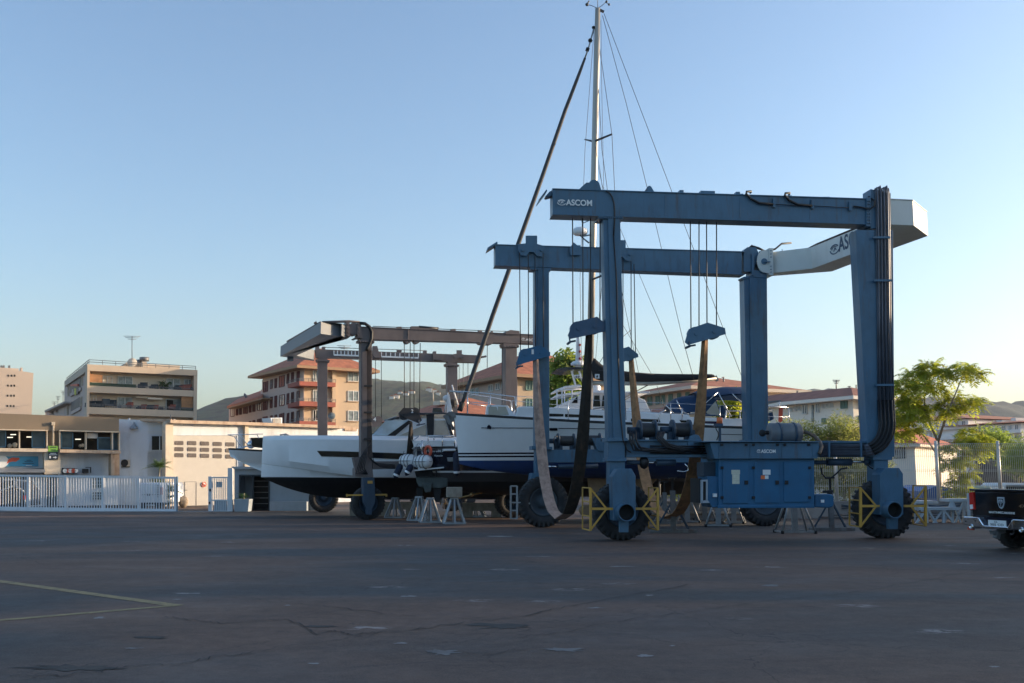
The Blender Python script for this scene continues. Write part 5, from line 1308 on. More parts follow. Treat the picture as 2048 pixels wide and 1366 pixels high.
for q in ((-40, 262, 70, 455), (400, 265, 555, 462), (765, 278, 905, 470), (1215, 345, 1385, 488), (1412, 292, 1478, 490)):
    b = MB(); b.slab(BPl, Q(zL, *q, .02), .25, .3, 0)
    for x in (q[0], q[2]): b.slab(BPl, Q(zL, x - 6, q[1], x + 6, q[3], .02), .22, .31, 1)
    b.slab(BPl, Q(zL, q[0], q[3] - 4, q[2], q[3] + 8, .02), .22, .31, 1); b.slab(BPl, Q(zL, q[0], q[1] - 8, q[2], q[1] + 2, .02), .22, .31, 1)
    b.build('window', [m_pane, m_wfr], WB)
part('blind', m_wall, WB, BPl, Q(zL, 1085, 285, 1215, 350, .02), .3, .34)
b = MB()
for x, y in ((130, 300), (330, 330), (935, 358), (90, 335)): b.slab(BPl, Q(zL, x, y, x + 70, y + 10), .7, .75)
b.build('ceiling_light', M('strip_light', (.8, .75, .6), .5, emit=.8), WB)
b = MB()
for x, y, r in ((120, 445, .12), (185, 435, .14), (995, 445, .09), (1025, 440, .1)): b.ball(BPl.p(*zL(x, y), .6), r, 8)
b.build('shelf_clutter', m_wallc, WB)
b = MB(); b.slab(BPl, Q(zL, -200, 470, 595, 512, .012), -.3, .6); b.slab(BPl, Q(zL, 550, 505, 752, 800), -.1, .6); b.build('concrete_frame', m_wallc, WB)
b = MB(); b.slab(BPl, Q(zL, 745, 488, 1500, 528, .02), -.5, .6); b.slab(BPl, Q(zL, 1378, 520, 1422, 812), -.4, .3); b.slab(BPl, Q(zL, 1422, 545, 1485, 812), .3, .5); b.build('balcony_slab', m_rustc, WB)
b = MB(); b.tube([BPl.p(*zL(658, 445), -.02), BPl.p(*zL(660, 230), -.02), BPl.p(*zL(662, 175), -.02)], .055, 8); b.slab(BPl, Q(zL, 642, 150, 684, 188), -.15, .1); b.build('downpipe', m_wallc, WB)
m_sgr = M('green_sign', (.20, .42, .06), .5); m_sdk = M('dark_sign', (.02, .035, .05), .5); m_sbl = M('blue_banner', (.06, .29, .46), .6, var=.15, scale=1)
b = MB(); b.slab(BPl, Q(zL, 602, 446, 720, 520), -.18, -.12, 0); b.slab(BPl, Q(zL, 600, 520, 722, 616), -.18, -.12, 1)
SG = b.build('direction_sign', [m_sgr, m_sdk], WB)
b = MB(); b.slab(BPl, pz(zL, (660, 582), (684, 582), (684, 572), (708, 588), (684, 604), (684, 594), (660, 594)), -.19, -.18); b.slab(BPl, Q(zL, 612, 570, 632, 600), -.19, -.18)
for y in (535, 552): b.slab(BPl, Q(zL, 625 - (y - 535), y, 695 + (y - 535), y + 7), -.19, -.18)
b.build('arrow', m_letter, SG)
b = MB(); b.slab(BPl, Q(zL, 625, 458, 700, 468), -.19, -.18); b.slab(BPl, Q(zL, 640, 490, 692, 500), -.19, -.18); b.build('sign_mark', m_sdk, SG)
BN = part('banner', m_sbl, WB, BPl, Q(zL, -60, 575, 475, 700), .42, .48)
b = MB(); c = BPl.p(*zL(25, 640), .41); b.cyl(c, c + BPl.n * .01, .3, n=20); b.build('banner_disc', m_letter, BN)
b = MB(); b.slab(BPl, pz(zL, (85, 665), (100, 615), (150, 590), (235, 592), (245, 610), (200, 640), (150, 640), (115, 650)), .405, .42); b.build('banner_emblem', m_red, BN)
b = MB()
for x0, x1, y in ((330, 390, 620), (305, 410, 638), (280, 420, 660), (320, 395, 686)): b.slab(BPl, Q(zL, x0, y, x1, y + 7), .405, .42, 1 if y > 680 else 0)
b.build('banner_lines', [m_sdk, m_letter], BN)
b = MB()
for k in range(14): x = -60 + 44 * k; b.bar(BPl.p(*zL(x, 722), .4), BPl.p(*zL(x + 10, 772), -1.0), .3, .03)
b.build('corrugated_awning', m_galv, WB)
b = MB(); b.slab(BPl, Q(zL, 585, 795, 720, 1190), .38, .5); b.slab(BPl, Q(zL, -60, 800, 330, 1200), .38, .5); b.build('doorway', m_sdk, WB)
b = MB()
for x0, x1, y0, y1 in ((1150, 1270, 838, 968), (1150, 1262, 1018, 1115)):
    b.slab(BPl, Q(zL, x0, y0, x1, y1), .42, .5, 1)
    for k in range(5): x = x0 + (x1 - x0) * k / 4; b.slab(BPl, Q(zL, x - 3, y0, x + 3, y1), .39, .43, 0)
    for k in range(4): y = y0 + (y1 - y0) * k / 3; b.slab(BPl, Q(zL, x0, y - 3, x1, y + 3), .38, .43, 0)
b.build('window', [m_wfrw, m_pane], WB)
b = MB()
b.slab(BPl, Q(zL, 780, 722, 960, 790), .1, .35, 0)
for k in range(5):
    c = BPl.p(*zL(805 + 35 * k, 755), .08); b.cyl(c, c + BPl.n * .05, .11, n=10, mat=1 + k % 2)
b.slab(BPl, Q(zL, 1030, 730, 1100, 785), .1, .35, 0); b.slab(BPl, Q(zL, 1065, 708, 1132, 716), .2, .3, 0); b.slab(BPl, Q(zL, 1122, 708, 1132, 780), .2, .3, 0)
b.build('compressor_shelf', [m_black, m_letter, m_red], WB)
# white annex with the roller door
A = AP.p(345, 950, .2); LWP = Plane((A.x - 10, A.y - .6), (A.x, A.y))
WA = thing('workshop', 'white workshop annex with a large beige roller door and a long flat roof edge', 'building', tuple(AP.p(410, 1012)))
b = MB(); b.slab(LWP, [(228, 838), (345, 842), (345, 1012), (228, 1010)], .0, 5); b.slab(AP, [(345, 846), (492, 849), (492, 871), (345, 871)], .12, 7); b.slab(AP, [(474, 871), (716, 866), (716, 1010), (474, 1010)], .12, 7); b.slab(AP, [(492, 850), (716, 858), (716, 866.5), (492, 871.5)], .1, 7)
b.build('wall', m_wall, WA)
b = MB(); b.slab(LWP, Q(zM, 375, 105, 760, 138, .02), -.5, 1); b.slab(AP, [(341, 839.5), (520, 845), (690, 851.5), (690, 857), (520, 851), (341, 846)], -.35, 7); b.slab(AP, [(690, 853), (714, 854), (714, 862), (690, 861)], .0, 7); b.build('roof_edge', m_rustc, WA)
b = MB(); b.slab(AP, Q(zM, 690, 140, 785, 1200), -.08, .35); b.build('pilaster', m_wallc, WA); b = MB(); b.slab(AP, [(490, 847), (497.5, 847), (497.5, 1005), (490, 1005)], -.1, .2); b.build('pilaster', m_wallc, WA)
b = MB(); b.slab(AP, Q(zM, 785, 312, 1576, 1200, .0), .16, .3)
for k in range(34): y = 320 + k * 26; b.slab(AP, Q(zM, 785, y, 1576, y + 4), .15, .17)
RD = b.build('roller_door', m_beige, WA)
for x0, y0 in ((805, 383), (965, 385), (1123, 390), (1281, 395), (1438, 400)):
    for dy in (0, 77, 152):
        b = MB(); x1 = x0 + 108; ya = y0 + dy; b.slab(AP, pz(zM, (x0 + 8, ya), (x1 - 8, ya + 2), (x1, ya + 10), (x1, ya + 45), (x1 - 8, ya + 52), (x0 + 8, ya + 50), (x0, ya + 42), (x0, ya + 8)), .13, .16, 0)
        b.build('door_window', M('dusty_door_pane', (.12, .10, .095), .25) if (x0, dy) == (805, 0) else bpy.data.materials['dusty_door_pane'], RD)
b = MB()
for q in ((928, 890, 934, 1195), (1070, 900, 1076, 1195), (928, 888, 1076, 894)): b.slab(AP, Q(zM, *q), .14, .17)
b.slab(AP, Q(zM, 932, 990, 960, 1000), .1, .15); b.build('wicket_door_joint', m_galvd, RD)
b = MB(); c = AP.p(*zM(1165, 925), .14); b.slab(AP, pz(zM, (1130, 925), (1165, 890), (1200, 925), (1165, 960)), .12, .16, 0); b.lathe(c - AP.n * .03, AP.n, [(0, .1), (0, .15)], 18, 1); b.pb(AP, zM(1148, 910), zM(1182, 940), .05, .10, mat=1); b.build('no_parking_sign', [m_letter, m_red], RD)
b = MB()
b.slab(LWP, Q(zM, 465, 515, 690, 1000), .0, .35, 0); b.slab(LWP, Q(zM, 486, 305, 668, 512), .0, .35, 0)
for k in range(6): b.slab(LWP, Q(zM, 470, 175 + 21 * k, 690, 186 + 21 * k), -.05, .3, 0)
b.slab(LWP, Q(zM, 480, 165, 690, 305), .05, .35, 0)
BW = b.build('bay', m_wfrw, WA)
b = MB(); b.slab(LWP, Q(zM, 520, 325, 650, 496), -.03, .0); b.build('bay_window', m_glass, BW)
b = MB(); b.slab(LWP, Q(zM, 612, 325, 622, 496), -.05, -.03); b.slab(LWP, Q(zM, 478, 498, 668, 514), -.08, 0); b.build('bay_sill', m_wfrw, BW)
b = MB(); b.tube([LWP.p(*zM(752, 1195), -.2), LWP.p(*zM(755, 60), -.2)], .03, 6); b.slab(LWP, Q(zM, 722, 108, 790, 132), -.4, 0); b.build('mast_pole', m_galvd, WA)
b = MB(); b.tube([LWP.p(*zM(237, 105), .25), LWP.p(*zM(237, 815), .25)], .07, 8); b.build('downpipe', m_greyl, WA)
b = MB(); b.slab(LWP, Q(zM, 140, 618, 245, 700), -.1, .3, 0); c = LWP.p(*zM(180, 658), -.11); b.cyl(c, c + LWP.n * .02, .2, n=16, mat=1); b.slab(LWP, Q(zM, 140, 700, 240, 712), -.1, .3, 1); b.tube([LWP.p(*zM(x, y), .25) for x, y in ((205, 705), (200, 760), (215, 800))], .02, mat=1); b.build('air_conditioner', [m_wallc, m_black], WA)
b = MB(); c = LWP.p(*zM(295, 235), -.1); b.lathe(c, UP, [(0, .22), (.12, .2), (.2, .1), (.3, .05), (.4, .01)], 14); b.bar(c + UP * .3, c + UP * .32 + LWP.n * .4, .05); b.build('wall_lamp', m_galv, WA)
b = MB(); b.slab(AP, pz(zO, (430, 1265), (600, 1262), (600, 1330), (440, 1330)), .05, .13); b.build('window', m_int, WA)
b = MB(); b.slab(AP, pz(zO, (690, 995), (850, 992), (850, 1070), (715, 1070)), 1.0, 2.0, 0); b.slab(AP, pz(zO, (720, 1003), (832, 1000), (832, 1066), (722, 1066)), .97, 1.0, 1); b.build('roof_unit', [m_wall, m_galvd], WA)
# boulder by the door
rr = random.Random(5)
b = MB(); b.ball((0, 0, .3), (.26, .2, .31), 14)
b.v = [tuple(V(p) * (1 + rr.uniform(-.05, .06))) for p in b.v]
p = hz(366.5, 1015.5); o = b.build('boulder', M('tan_stone', (.38, .30, .22), .9, var=.3, scale=9, bump=.5, bscale=14), None); o.location = (p.x, p.y, 0)
tag(o, 'round tan stone on the ground before the beige roller door', 'stone')
# van behind the gate
VP_ = Plane((-20, 49.4), (-10, 49.6))
VN = thing('parked_van', 'white delivery van seen from behind through the bars of the sliding gate', 'van', tuple(VP_.p(302, 1013)))
b = MB(); P = pz(zM, (385, 905), (625, 905), (640, 960), (645, 1150), (640, 1165), (372, 1165), (368, 1150), (372, 960))
b.prism([VP_.p(x, y) for x, y in P], VP_.n * 3.6); b.build('body', m_white, VN, bevel=.05)
b = MB(); b.slab(VP_, Q(zM, 365, 1150, 648, 1172), -.08, .1); b.build('bumper', m_black, VN)
for x in (505, 507): pass
b = MB(); b.slab(VP_, Q(zM, 505, 920, 509, 1150), -.01, .02); b.slab(VP_, Q(zM, 395, 1050, 620, 1054), -.012, .02); b.build('door_joint', m_dgrey, VN)
b = MB(); b.slab(VP_, Q(zM, 464, 1040, 492, 1066), -.02, .01); b.build('number_plate', m_dgrey, VN)
b = MB()
for x in (578, 603): b.slab(VP_, Q(zM, x, 925, x + 5, 1090), -.06, -.03)
for k in range(6): b.slab(VP_, Q(zM, 578, 935 + 28 * k, 606, 939 + 28 * k), -.06, -.03)
b.build('rear_ladder', m_galv, VN)
for x0, x1 in ((630, 648), (366, 380)): part('tail_light', M('tail_light_red', (.55, .03, .02), .25) if x0 == 630 else bpy.data.materials['tail_light_red'], VN, VP_, Q(zM, x0, 960, x1, 1050), -.02, .06)
for x in (395, 600):
    for o_ in (.5, 2.9): c = VP_.p(*zM(x + 10, 1185), o_); b = MB(); b.cyl(V((c.x - .1, c.y, .32)), V((c.x + .1, c.y, .32)), .32, n=18); b.build('wheel', m_tyre, VN)
# dark blue car by the gate
CPl = Plane((-27, 47.9), (-20, 47.9))
CR = thing('parked_car', 'dark blue car with pale roof pillars parked behind the left end of the gate', 'car', tuple(CPl.p(20, 1015)))
b = MB()
prof = pz(zL, (-260, 1190), (-260, 1040), (-120, 1010), (0, 880), (180, 862), (300, 1000), (315, 1190))
b.prism([CPl.p(x, y) for x, y in prof], CPl.n * 1.6); b.build('body', m_navy, CR, bevel=.06)
b = MB(); b.slab(CPl, pz(zL, (20, 900), (80, 885), (85, 990), (-40, 1010)), -.02, .02); b.slab(CPl, pz(zL, (95, 885), (175, 885), (255, 1000), (95, 990)), -.02, .02); b.build('window', m_glass, CR)
b = MB()
for a_, c_ in (((190, 870), (340, 885)), ((180, 935), (305, 1020)), ((0, 1010), (180, 935)), ((40, 870), (165, 865)), ((195, 865), (195, 960))): b.tube([CPl.p(*zL(*a_), -.05), CPl.p(*zL(*c_), -.05)], .05)
b.build('roof_rack', m_galv, CR)
for x in (-150, 220): c = CPl.p(*zL(x, 1150), .0); b = MB(); b.cyl(V((c.x, c.y - .04, .33)), V((c.x, c.y + .2, .33)), .33, n=20); b.build('wheel', m_tyre, CR)
b = MB(); b.slab(CPl, Q(zL, 285, 1060, 310, 1110), -.03, .04); b.build('tail_light', bpy.data.materials['tail_light_red'], CR)
# yellow skip-like bin
p = hz(118, 1012); YB = thing('waste_container', 'yellow grooved waste container with a grey lid behind the gate bars', 'container', (p.x, p.y, 0))
b = MB(); b.hexa([(-.42, -.35, .08), (.42, -.35, .08), (.42, .35, .08), (-.42, .35, .08), (-.5, -.42, .95), (.5, -.42, .95), (.5, .42, .95), (-.5, .42, .95)])
for x in (-.33, -.11, .11, .33): b.bar((x, -.37, .1), (x * 1.15, -.44, .93), .06, .04, up=V((0, 1, 0)))
b.build('bin_body', m_yel, YB, local=True)
b = MB(); b.hexa([(-.54, -.46, .95), (.54, -.46, .95), (.54, .46, .95), (-.54, .46, .95), (-.45, -.3, 1.12), (.45, -.3, 1.12), (.45, .4, 1.2), (-.45, .4, 1.2)]); b.build('lid', m_greyl, YB, local=True)
for i, (x, y, l) in enumerate(((84, 1009, 'grey crates stacked behind the gate between car and yellow container'), (150, 1011, 'white crates of boat parts on the ground behind the middle of the gate'))):
    p = hz(x, y); b = MB(); rr = random.Random(i + 20)
    for k in range(5): w = rr.uniform(.25, .45); z = .02 + .28 * k * (k < 3); xo = rr.uniform(-.3, .3) if k < 3 else rr.uniform(-.8, .8); zz = z if k < 3 else .02; b.box((xo - w, -.3 + .01 * k, zz), (xo + w, .3 + .01 * k, zz + .26))
    o = b.build('crate', m_galv if i == 0 else m_wall, None, bevel=.02); o.location = (p.x, p.y, 0); tag(o, l, 'crates')
p = hz(206, 1011); b = MB(); b.bar((-.1, 0, 0), (.1, .3, 1.3), .5, .03, up=V((0, 1, 0))); b.bar((.5, .05, .0), (.42, .3, 1.35), .35, .03, up=V((0, 1, 0))); o = b.build('leaning_board', m_wood, None); o.location = (p.x, p.y, 0); tag(o, 'weathered boards leaning behind the gate left of the van', 'board')
# kiosk
KQ = Plane((-14, 48.6), (-8, 48.6))
m_kio = M('blue_grey_panel', (.30, .37, .44), .6, var=.06, dirt=(.24, .29, .34), damt=.3)
KI = thing('site_kiosk', 'blue grey flat roofed kiosk with a dark doorway behind the bows of the white boats', 'kiosk', tuple(KQ.p(520, 1020)))
b = MB(); b.slab(KQ, pz(zH, (152, 985), (178, 985), (178, 1250), (152, 1250)), 0, 3); b.slab(KQ, pz(zH, (178, 985), (365, 985), (365, 1030), (178, 1030)), 0, 3); b.slab(KQ, pz(zH, (365, 985), (700, 985), (700, 1250), (365, 1250)), 0, 3); b.slab(KQ, pz(zH, (178, 1030), (365, 1030), (365, 1250), (178, 1250)), 1.2, 3); b.build('wall', m_kio, KI)
b = MB(); b.slab(KQ, pz(zH, (135, 972), (720, 972), (720, 987), (135, 987)), -.25, 3.2); b.build('roof', m_greyl, KI)
b = MB(); b.slab(KQ, pz(zH, (268, 1030), (365, 1030), (365, 1235), (268, 1235)), .9, 1.1, 0)
for k in range(5): b.slab(KQ, pz(zH, (275, 1060 + 35 * k), (358, 1060 + 35 * k), (358, 1064 + 35 * k), (275, 1064 + 35 * k)), .8, .9, 1)
b.build('doorway', [m_int, m_galvd], KI)
b = MB()
for x in (180, 262, 362): b.slab(KQ, pz(zH, (x, 1025), (x + 8, 1025), (x + 8, 1245), (x, 1245)), -.04, .1)
b.slab(KQ, pz(zH, (180, 1022), (370, 1022), (370, 1032), (180, 1032)), -.04, .1); b.build('door_frame', m_sdk, KI)
b = MB(); b.slab(KQ, pz(zH, (370, 1190), (600, 1190), (600, 1250), (370, 1250)), -.5, -.02); b.build('side_bench', m_greyl, KI)
p = hz(486, 1023); PL = thing('planter', 'grey square planter with a small palm beside the kiosk door', 'planter', (p.x, p.y, 0))
b = MB(); b.hexa([(-.32, -.3, 0), (.32, -.3, 0), (.32, .3, 0), (-.32, .3, 0), (-.36, -.34, .58), (.36, -.34, .58), (.36, .34, .58), (-.36, .34, .58)]); b.build('planter_box', m_greyl, PL, local=True, bevel=.02)
m_palm = M('palm_leaf', (.035, .075, .025), .6, var=.3, scale=6, leaf=True)
def palm_mb(h, n, L, seed, droop=.5):
    r_ = random.Random(seed); b = MB()
    for k in range(n):
        az = 2 * math.pi * k / n + r_.uniform(-.3, .3); el = r_.uniform(.25, 1.3); d = V((math.cos(az), math.sin(az), 0)); l = L * r_.uniform(.75, 1.1)
        pts = [V((0, 0, h)) + d * l * t * math.cos(el) + UP * (l * t * math.sin(el) - droop * l * t * t) for t in [i / 7 for i in range(8)]]
        s = V((-d.y, d.x, 0))
        for i in range(1, 8):
            w = l * .28 * math.sin(math.pi * min(.97, .12 + i / 8)); dirc = (pts[i] - pts[i - 1])
            for sg in (-1, 1):
                for q in (0, .5):
                    a0 = pts[i - 1].lerp(pts[i], q); tip = a0 + s * sg * w + dirc * .9 - UP * w * .35
                    b.add([a0, a0 + dirc * .28, tip], [(0, 1, 2)])
    return b
b = palm_mb(.62, 16, .62, 3); b.build('palm_fronds', m_palm, PL, local=True, norm=False)
b = MB(); b.tube([(0, 0, .5), (0.02, 0, .85)], [.06, .04], 8); b.build('stem', m_wood, PL, local=True)
for i, (x, y, Y, h, l) in enumerate(((317, 1011, 52.0, 2.1, 'broad green palm-like shrub rising behind the van'), (338, 1012, 50.6, .9, 'lower bushy palm shrub at the right end of the sliding gate'))):
    p = at(x, 948, Y); t = thing('palm_shrub', l, 'plant', (p.x, p.y, 0))
    b = palm_mb(h, 26, 1.0, 11 + i)
    b2 = palm_mb(h * .6, 22, .8, 15 + i); b.add(b2.v, b2.f)
    b2 = palm_mb(h * .25, 18, .7, 19 + i); b.add(b2.v, b2.f)
    b.build('foliage', M('shrub_leaf', (.07, .11, .03), .6, var=.4, scale=5, leaf=True) if i == 0 else bpy.data.materials['shrub_leaf'], t, local=True, norm=False)
    b = MB(); b.tube([(0, 0, 0), (.05, 0, h)], [.07, .04], 8); b.build('stem', m_wood, t, local=True)
# ================================================================== apartment buildings and houses
m_apbeige = M('beige_render', (.60, .47, .35), .85, var=.06, scale=.15, dirt=(.44, .33, .25), damt=.35, dscale=(.5, .5, .12))
m_apbeig2 = M('pale_beige_render', (.64, .55, .44), .85, var=.05, scale=.2)
m_pink = M('pink_beige_render', (.52, .42, .345), .85, var=.06, scale=.1, dirt=(.4, .3, .25), damt=.4, dscale=(.3, .3, .06))
m_orange_r = M('ochre_render', (.56, .42, .29), .85, var=.08, scale=.15, dirt=(.42, .29, .18), damt=.35, dscale=(.4, .4, .1))
m_mauve_r = M('mauve_beige_render', (.54, .42, .36), .85, var=.06, scale=.15)
m_brick = M('brick_red_balcony', (.34, .10, .07), .8, var=.12, scale=.4)
m_tile = M('red_roof_tiles', (.40, .14, .075), .85, var=.3, scale=1.3, dirt=(.2, .09, .06), damt=.5, dscale=(.8, .8, .8), bump=.4, bscale=5)
m_tileb = M('brown_roof_tiles', (.30, .125, .085), .85, var=.25, scale=1.3, bump=.4, bscale=5)
m_house = M('off_white_render', (.80, .73, .64), .85, var=.05, scale=.2, dirt=(.5, .45, .38), damt=.3, dscale=(.4, .4, .1))
m_housew = M('cool_white_render', (.76, .74, .72), .85, var=.05, scale=.2)
m_shut = M('dark_red_shutter', (.12, .025, .025), .7, var=.2)
m_green = M('pale_green_shutter', (.14, .25, .22), .6, var=.2)
m_wscreen = M('wood_slat_screen', (.40, .19, .08), .7, var=.3, scale=1.5, dscale=(.2, .2, 8), dirt=(.2, .09, .04), damt=.8)
m_netg = M('dark_green_netting', (.02, .045, .03), .8, var=.2)
m_curt = M('grey_curtained_pane', (.22, .26, .27), .25, var=.5, scale=1.8)
m_eave = M('timber_eave', (.36, .22, .13), .8)
m_ante = M('aerial_metal', (.12, .12, .13), .5, .5)
def corner(px, py, Y, ang):
    """two facade planes meeting at a traced corner: R runs to the right at ang from the view axis, S to the left"""
    c = at(px, py, Y); d = V((math.sin(ang), math.cos(ang), 0)); e = V((-math.cos(ang), math.sin(ang), 0))
    Rp = Plane(c, c + d * 10); Sp = Plane(c + e * 60, c)
    return c, d, e, Rp, Sp
def win(par, pl, q, gm, fm=None, o=-.02, name='window', t=.09):
    """a window traced on a facade: pane and frame, set a little into its reveal"""
    fm = fm or m_wfrw; b = MB()
    b.slab(pl, q, o, o + .12, 0)
    (x0, y0), (x1, y1), (x2, y2), (x3, y3) = q
    for a, c in (((x0, y0), (x1, y1)), ((x1, y1), (x2, y2)), ((x2, y2), (x3, y3)), ((x3, y3), (x0, y0)), (((x0 + x1) / 2, (y0 + y1) / 2), ((x2 + x3) / 2, (y2 + y3) / 2))):
        b.pb(pl, a, c, t, o - .02, .08, mat=1)
    return b.build(name, [gm, fm], par)
def box_c(b, c, d, e, l, w, z0, z1, mat=0):
    b.prism([V((p.x, p.y, z0)) for p in (c, c + d * l, c + d * l + e * w, c + e * w)], (0, 0, z1 - z0), mat)
def hip(b, c, d, e, l, w, z, h, ov=.7, mat=0, inset=None, flat=0):
    """hipped roof over the rectangle at c with sides l along d and w along e"""
    i = inset if inset is not None else min(l, w) / 2
    P = [c - d * ov - e * ov, c + d * (l + ov) - e * ov, c + d * (l + ov) + e * (w + ov), c - d * ov + e * (w + ov)]
    P = [V((p.x, p.y, z)) for p in P]
    if l >= w: r0, r1 = c + d * i + e * w / 2, c + d * (l - i) + e * w / 2
    else: r0, r1 = c + d * l / 2 + e * i, c + d * l / 2 + e * (w - i)
    r0 = V((r0.x, r0.y, z + h)); r1 = V((r1.x, r1.y, z + h))
    if l >= w: b.add(P + [r0, r1], [(0, 1, 5, 4), (1, 2, 5), (2, 3, 4, 5), (3, 0, 4), (0, 3, 2, 1)], mat)
    else: b.add(P + [r0, r1], [(0, 1, 4), (1, 2, 5, 4), (2, 3, 5), (3, 0, 4, 5), (0, 3, 2, 1)], mat)
def aerial(par, pl, x, y0, y1, w, off=2.0, name='aerial'):
    b = MB(); b.tube([pl.p(x, y0, off), pl.p(x, y1, off)], .05, 5)
    for k, f in ((0, 1), (6, .5), (3, .8)): b.tube([pl.p(x - w * f, y1 + k - w * .02, off), pl.p(x + w * f, y1 + k + w * .02, off)], .035, 5)
    return b.build(name, m_ante, par)
# ------------------------------------------------------------------ beige block with balconies
c, d, e, EP, ES = corner(177, 728.5, 130, R(58.6))
BA = thing('apartment_building', 'beige flat roofed apartment block with two long balcony bands and a tall aerial', 'building', (c.x, c.y, 0))
ZR_ = c.z; LE = EP.a(394.5, 745); WS = 26.0
b = MB()
box_c(b, c + e * 1.8 + d * .8, d, e, LE - 1.1, WS - 2.1, 0, ZR_ - .3)
b.build('wall', m_apbeig2, BA)
b = MB()
b.slab(EP, pz(zN, (478, 438), (1888, 512), (1888, 586), (478, 520)), -.1, 3); b.slab(ES, pz(zN, (185, 655), (482, 438), (482, 520), (185, 722)), -.05, .6)
for y0, y1, s in ((712, 797, .047), (985, 1072, .04), (1258, 1345, .033)): b.slab(EP, pz(zN, (492, y0), (1845, y0 + 1353 * s), (1845, y1 + 1353 * s * .9), (492, y1)), 0, .25); b.slab(EP, pz(zN, (492, y1 - 14), (1845, y1 - 14 + 1353 * s * .9), (1845, y1 + 1353 * s * .9), (492, y1)), .25, 2.0)
b.build('balcony_band', m_apbeige, BA)
b = MB(); b.slab(EP, pz(zN, (478, 515), (510, 517), (495, 1500), (462, 1500)), -.05, 1.9); b.build('end_pier', m_apbeige, BA); b = MB(); b.slab(EP, pz(zN, (1843, 583), (1887, 585), (1872, 1500), (1832, 1500)), -.05, 1.9)
b.build('end_pier', m_apbeige, BA)
b = MB(); b.slab(ES, pz(zN, (185, 720), (480, 512), (462, 1500), (175, 1500)), .3, 2.2, 0)
SW = b.build('side_wall', m_mauve_r, BA)
for q in ((255, 650, 390, 590, 855, 770), (265, 900, 385, 855, 1085, 1020)):
    x0, y0, x1, y1, yb0, yb1 = q
    b = MB(); b.slab(ES, pz(zN, (x0, y0 + 30), (x1, y1), (x1 - 6, yb1), (x0 - 4, yb0)), .24, .32, 0); b.slab(ES, pz(zN, (x0, yb0 - 40), (x1, yb1 - 40), (x1, yb1), (x0, yb0)), .1, .24, 1)
    b.build('loggia', [m_sdk, m_mauve_r], SW)
for q in ((398, 600, 418, 590, 712, 700), (228, 720, 243, 710, 842, 830), (388, 862, 408, 855, 970, 960), (220, 965, 236, 955, 1080, 1070)):
    x0, y0, x1, y1, yb0, yb1 = q; win(SW, ES, pz(zN, (x0, y0), (x1, y1), (x1 - 3, yb1), (x0 - 3, yb0)), m_curt, m_apbeige, .24)
b = MB(); b.slab(ES, pz(zN, (262, 700), (350, 690), (350, 720), (262, 715)), .0, .2); b.build('red_awning', m_red, SW)
b = MB(); b.slab(ES, pz(zN, (308, 750), (330, 745), (330, 830), (312, 832)), .05, .1, 0); b.slab(ES, pz(zN, (280, 760), (300, 755), (300, 830), (280, 830)), .05, .1, 1); b.slab(ES, pz(zN, (335, 755), (360, 750), (360, 820), (337, 820)), .05, .1, 2); b.build('laundry', [M('yellow_cloth', (.6, .55, .1), .9), m_mauve_r, m_sdk], SW)
for q, g in (((870, 590, 1055, 690), m_curt), ((1495, 618, 1662, 755), m_curt), ((1718, 630, 1825, 695), m_curt), ((868, 858, 1050, 1000), m_curt), ((1485, 885, 1668, 1022), m_curt), ((520, 842, 592, 985), m_apbeig2), ((680, 590, 795, 690), m_apbeig2)):
    win(BA, EP, Q(zN, *q, .045), g, m_wfrw, 1.72)
part('open_door', m_int, BA, EP, Q(zN, 1497, 895, 1580, 1020, .02), 1.6, 1.68)
b = MB(); b.slab(EP, pz(zN, (512, 560), (672, 580), (672, 672), (512, 665)), .3, .36); b.build('wood_screen', m_wscreen, BA); b = MB(); b.slab(EP, pz(zN, (1682, 850), (1838, 855), (1838, 1000), (1682, 996)), .3, .36); b.build('wood_screen', m_wscreen, BA)
b = MB(); b.slab(EP, pz(zN, (508, 670), (1100, 697), (1100, 738), (508, 710)), .12, .16); b.build('balcony_netting', m_netg, BA); b = MB(); b.slab(EP, pz(zN, (1670, 995), (1838, 1000), (1838, 1030), (1670, 1025)), .12, .16); b.build('balcony_netting', m_netg, BA)
b = MB()
for y0, s, x0 in ((690, .045, 1100), (945, .04, 500), (960, .04, 500)):
    b.pb(EP, zN(x0, y0 + (x0 - 500) * s), zN(1840, y0 + 1340 * s), .07, .12)
for k in range(60): x = 505 + k * 22; b.pb(EP, zN(x, 945 + (x - 500) * .04), zN(x, 987 + (x - 500) * .04), .035, .12)
for k in range(34): x = 1105 + k * 22; b.pb(EP, zN(x, 690 + (x - 500) * .045), zN(x, 714 + (x - 500) * .045), .035, .12)
b.build('balcony_railing', m_ante, BA)
b = MB(); b.pb(EP, zN(1100, 858), zN(1250, 862), .2, .8, mat=0); b.slab(EP, pz(zN, (1250, 862), (1445, 870), (1440, 892), (1250, 884)), .3, 1.0, 0); b.build('awning', m_apbeig2, BA)
b = MB()
rr = random.Random(9)
for x, y, r, k in ((1225, 735, .45, 2), (1190, 710, .5, 0), (1330, 735, .5, 0), (1640, 745, .5, 0), (1700, 730, .4, 1), (1760, 735, .5, 1), (1800, 745, .4, 0), (515, 950, .5, 0), (620, 965, .7, 0), (1020, 955, .4, 1), (955, 975, .3, 2), (1195, 985, .4, 1), (1145, 995, .35, 0), (1280, 1000, .5, 0), (1350, 985, .35, 1), (1565, 985, .4, 1), (790, 935, .5, 0), (1415, 1010, .3, 0)):
    b = MB(); p = EP.p(*zN(x, y), 1.0); b.box(p - V((r, r, r * .8)), p + V((r, r * .7, r * .3)), k); b.box(p - V((r, -r * .5, -r * .3)), p + V((r, r * .7, r * .9)), k); b.build('balcony_furniture', [m_sdk, m_brick, m_apbeig2], BA)
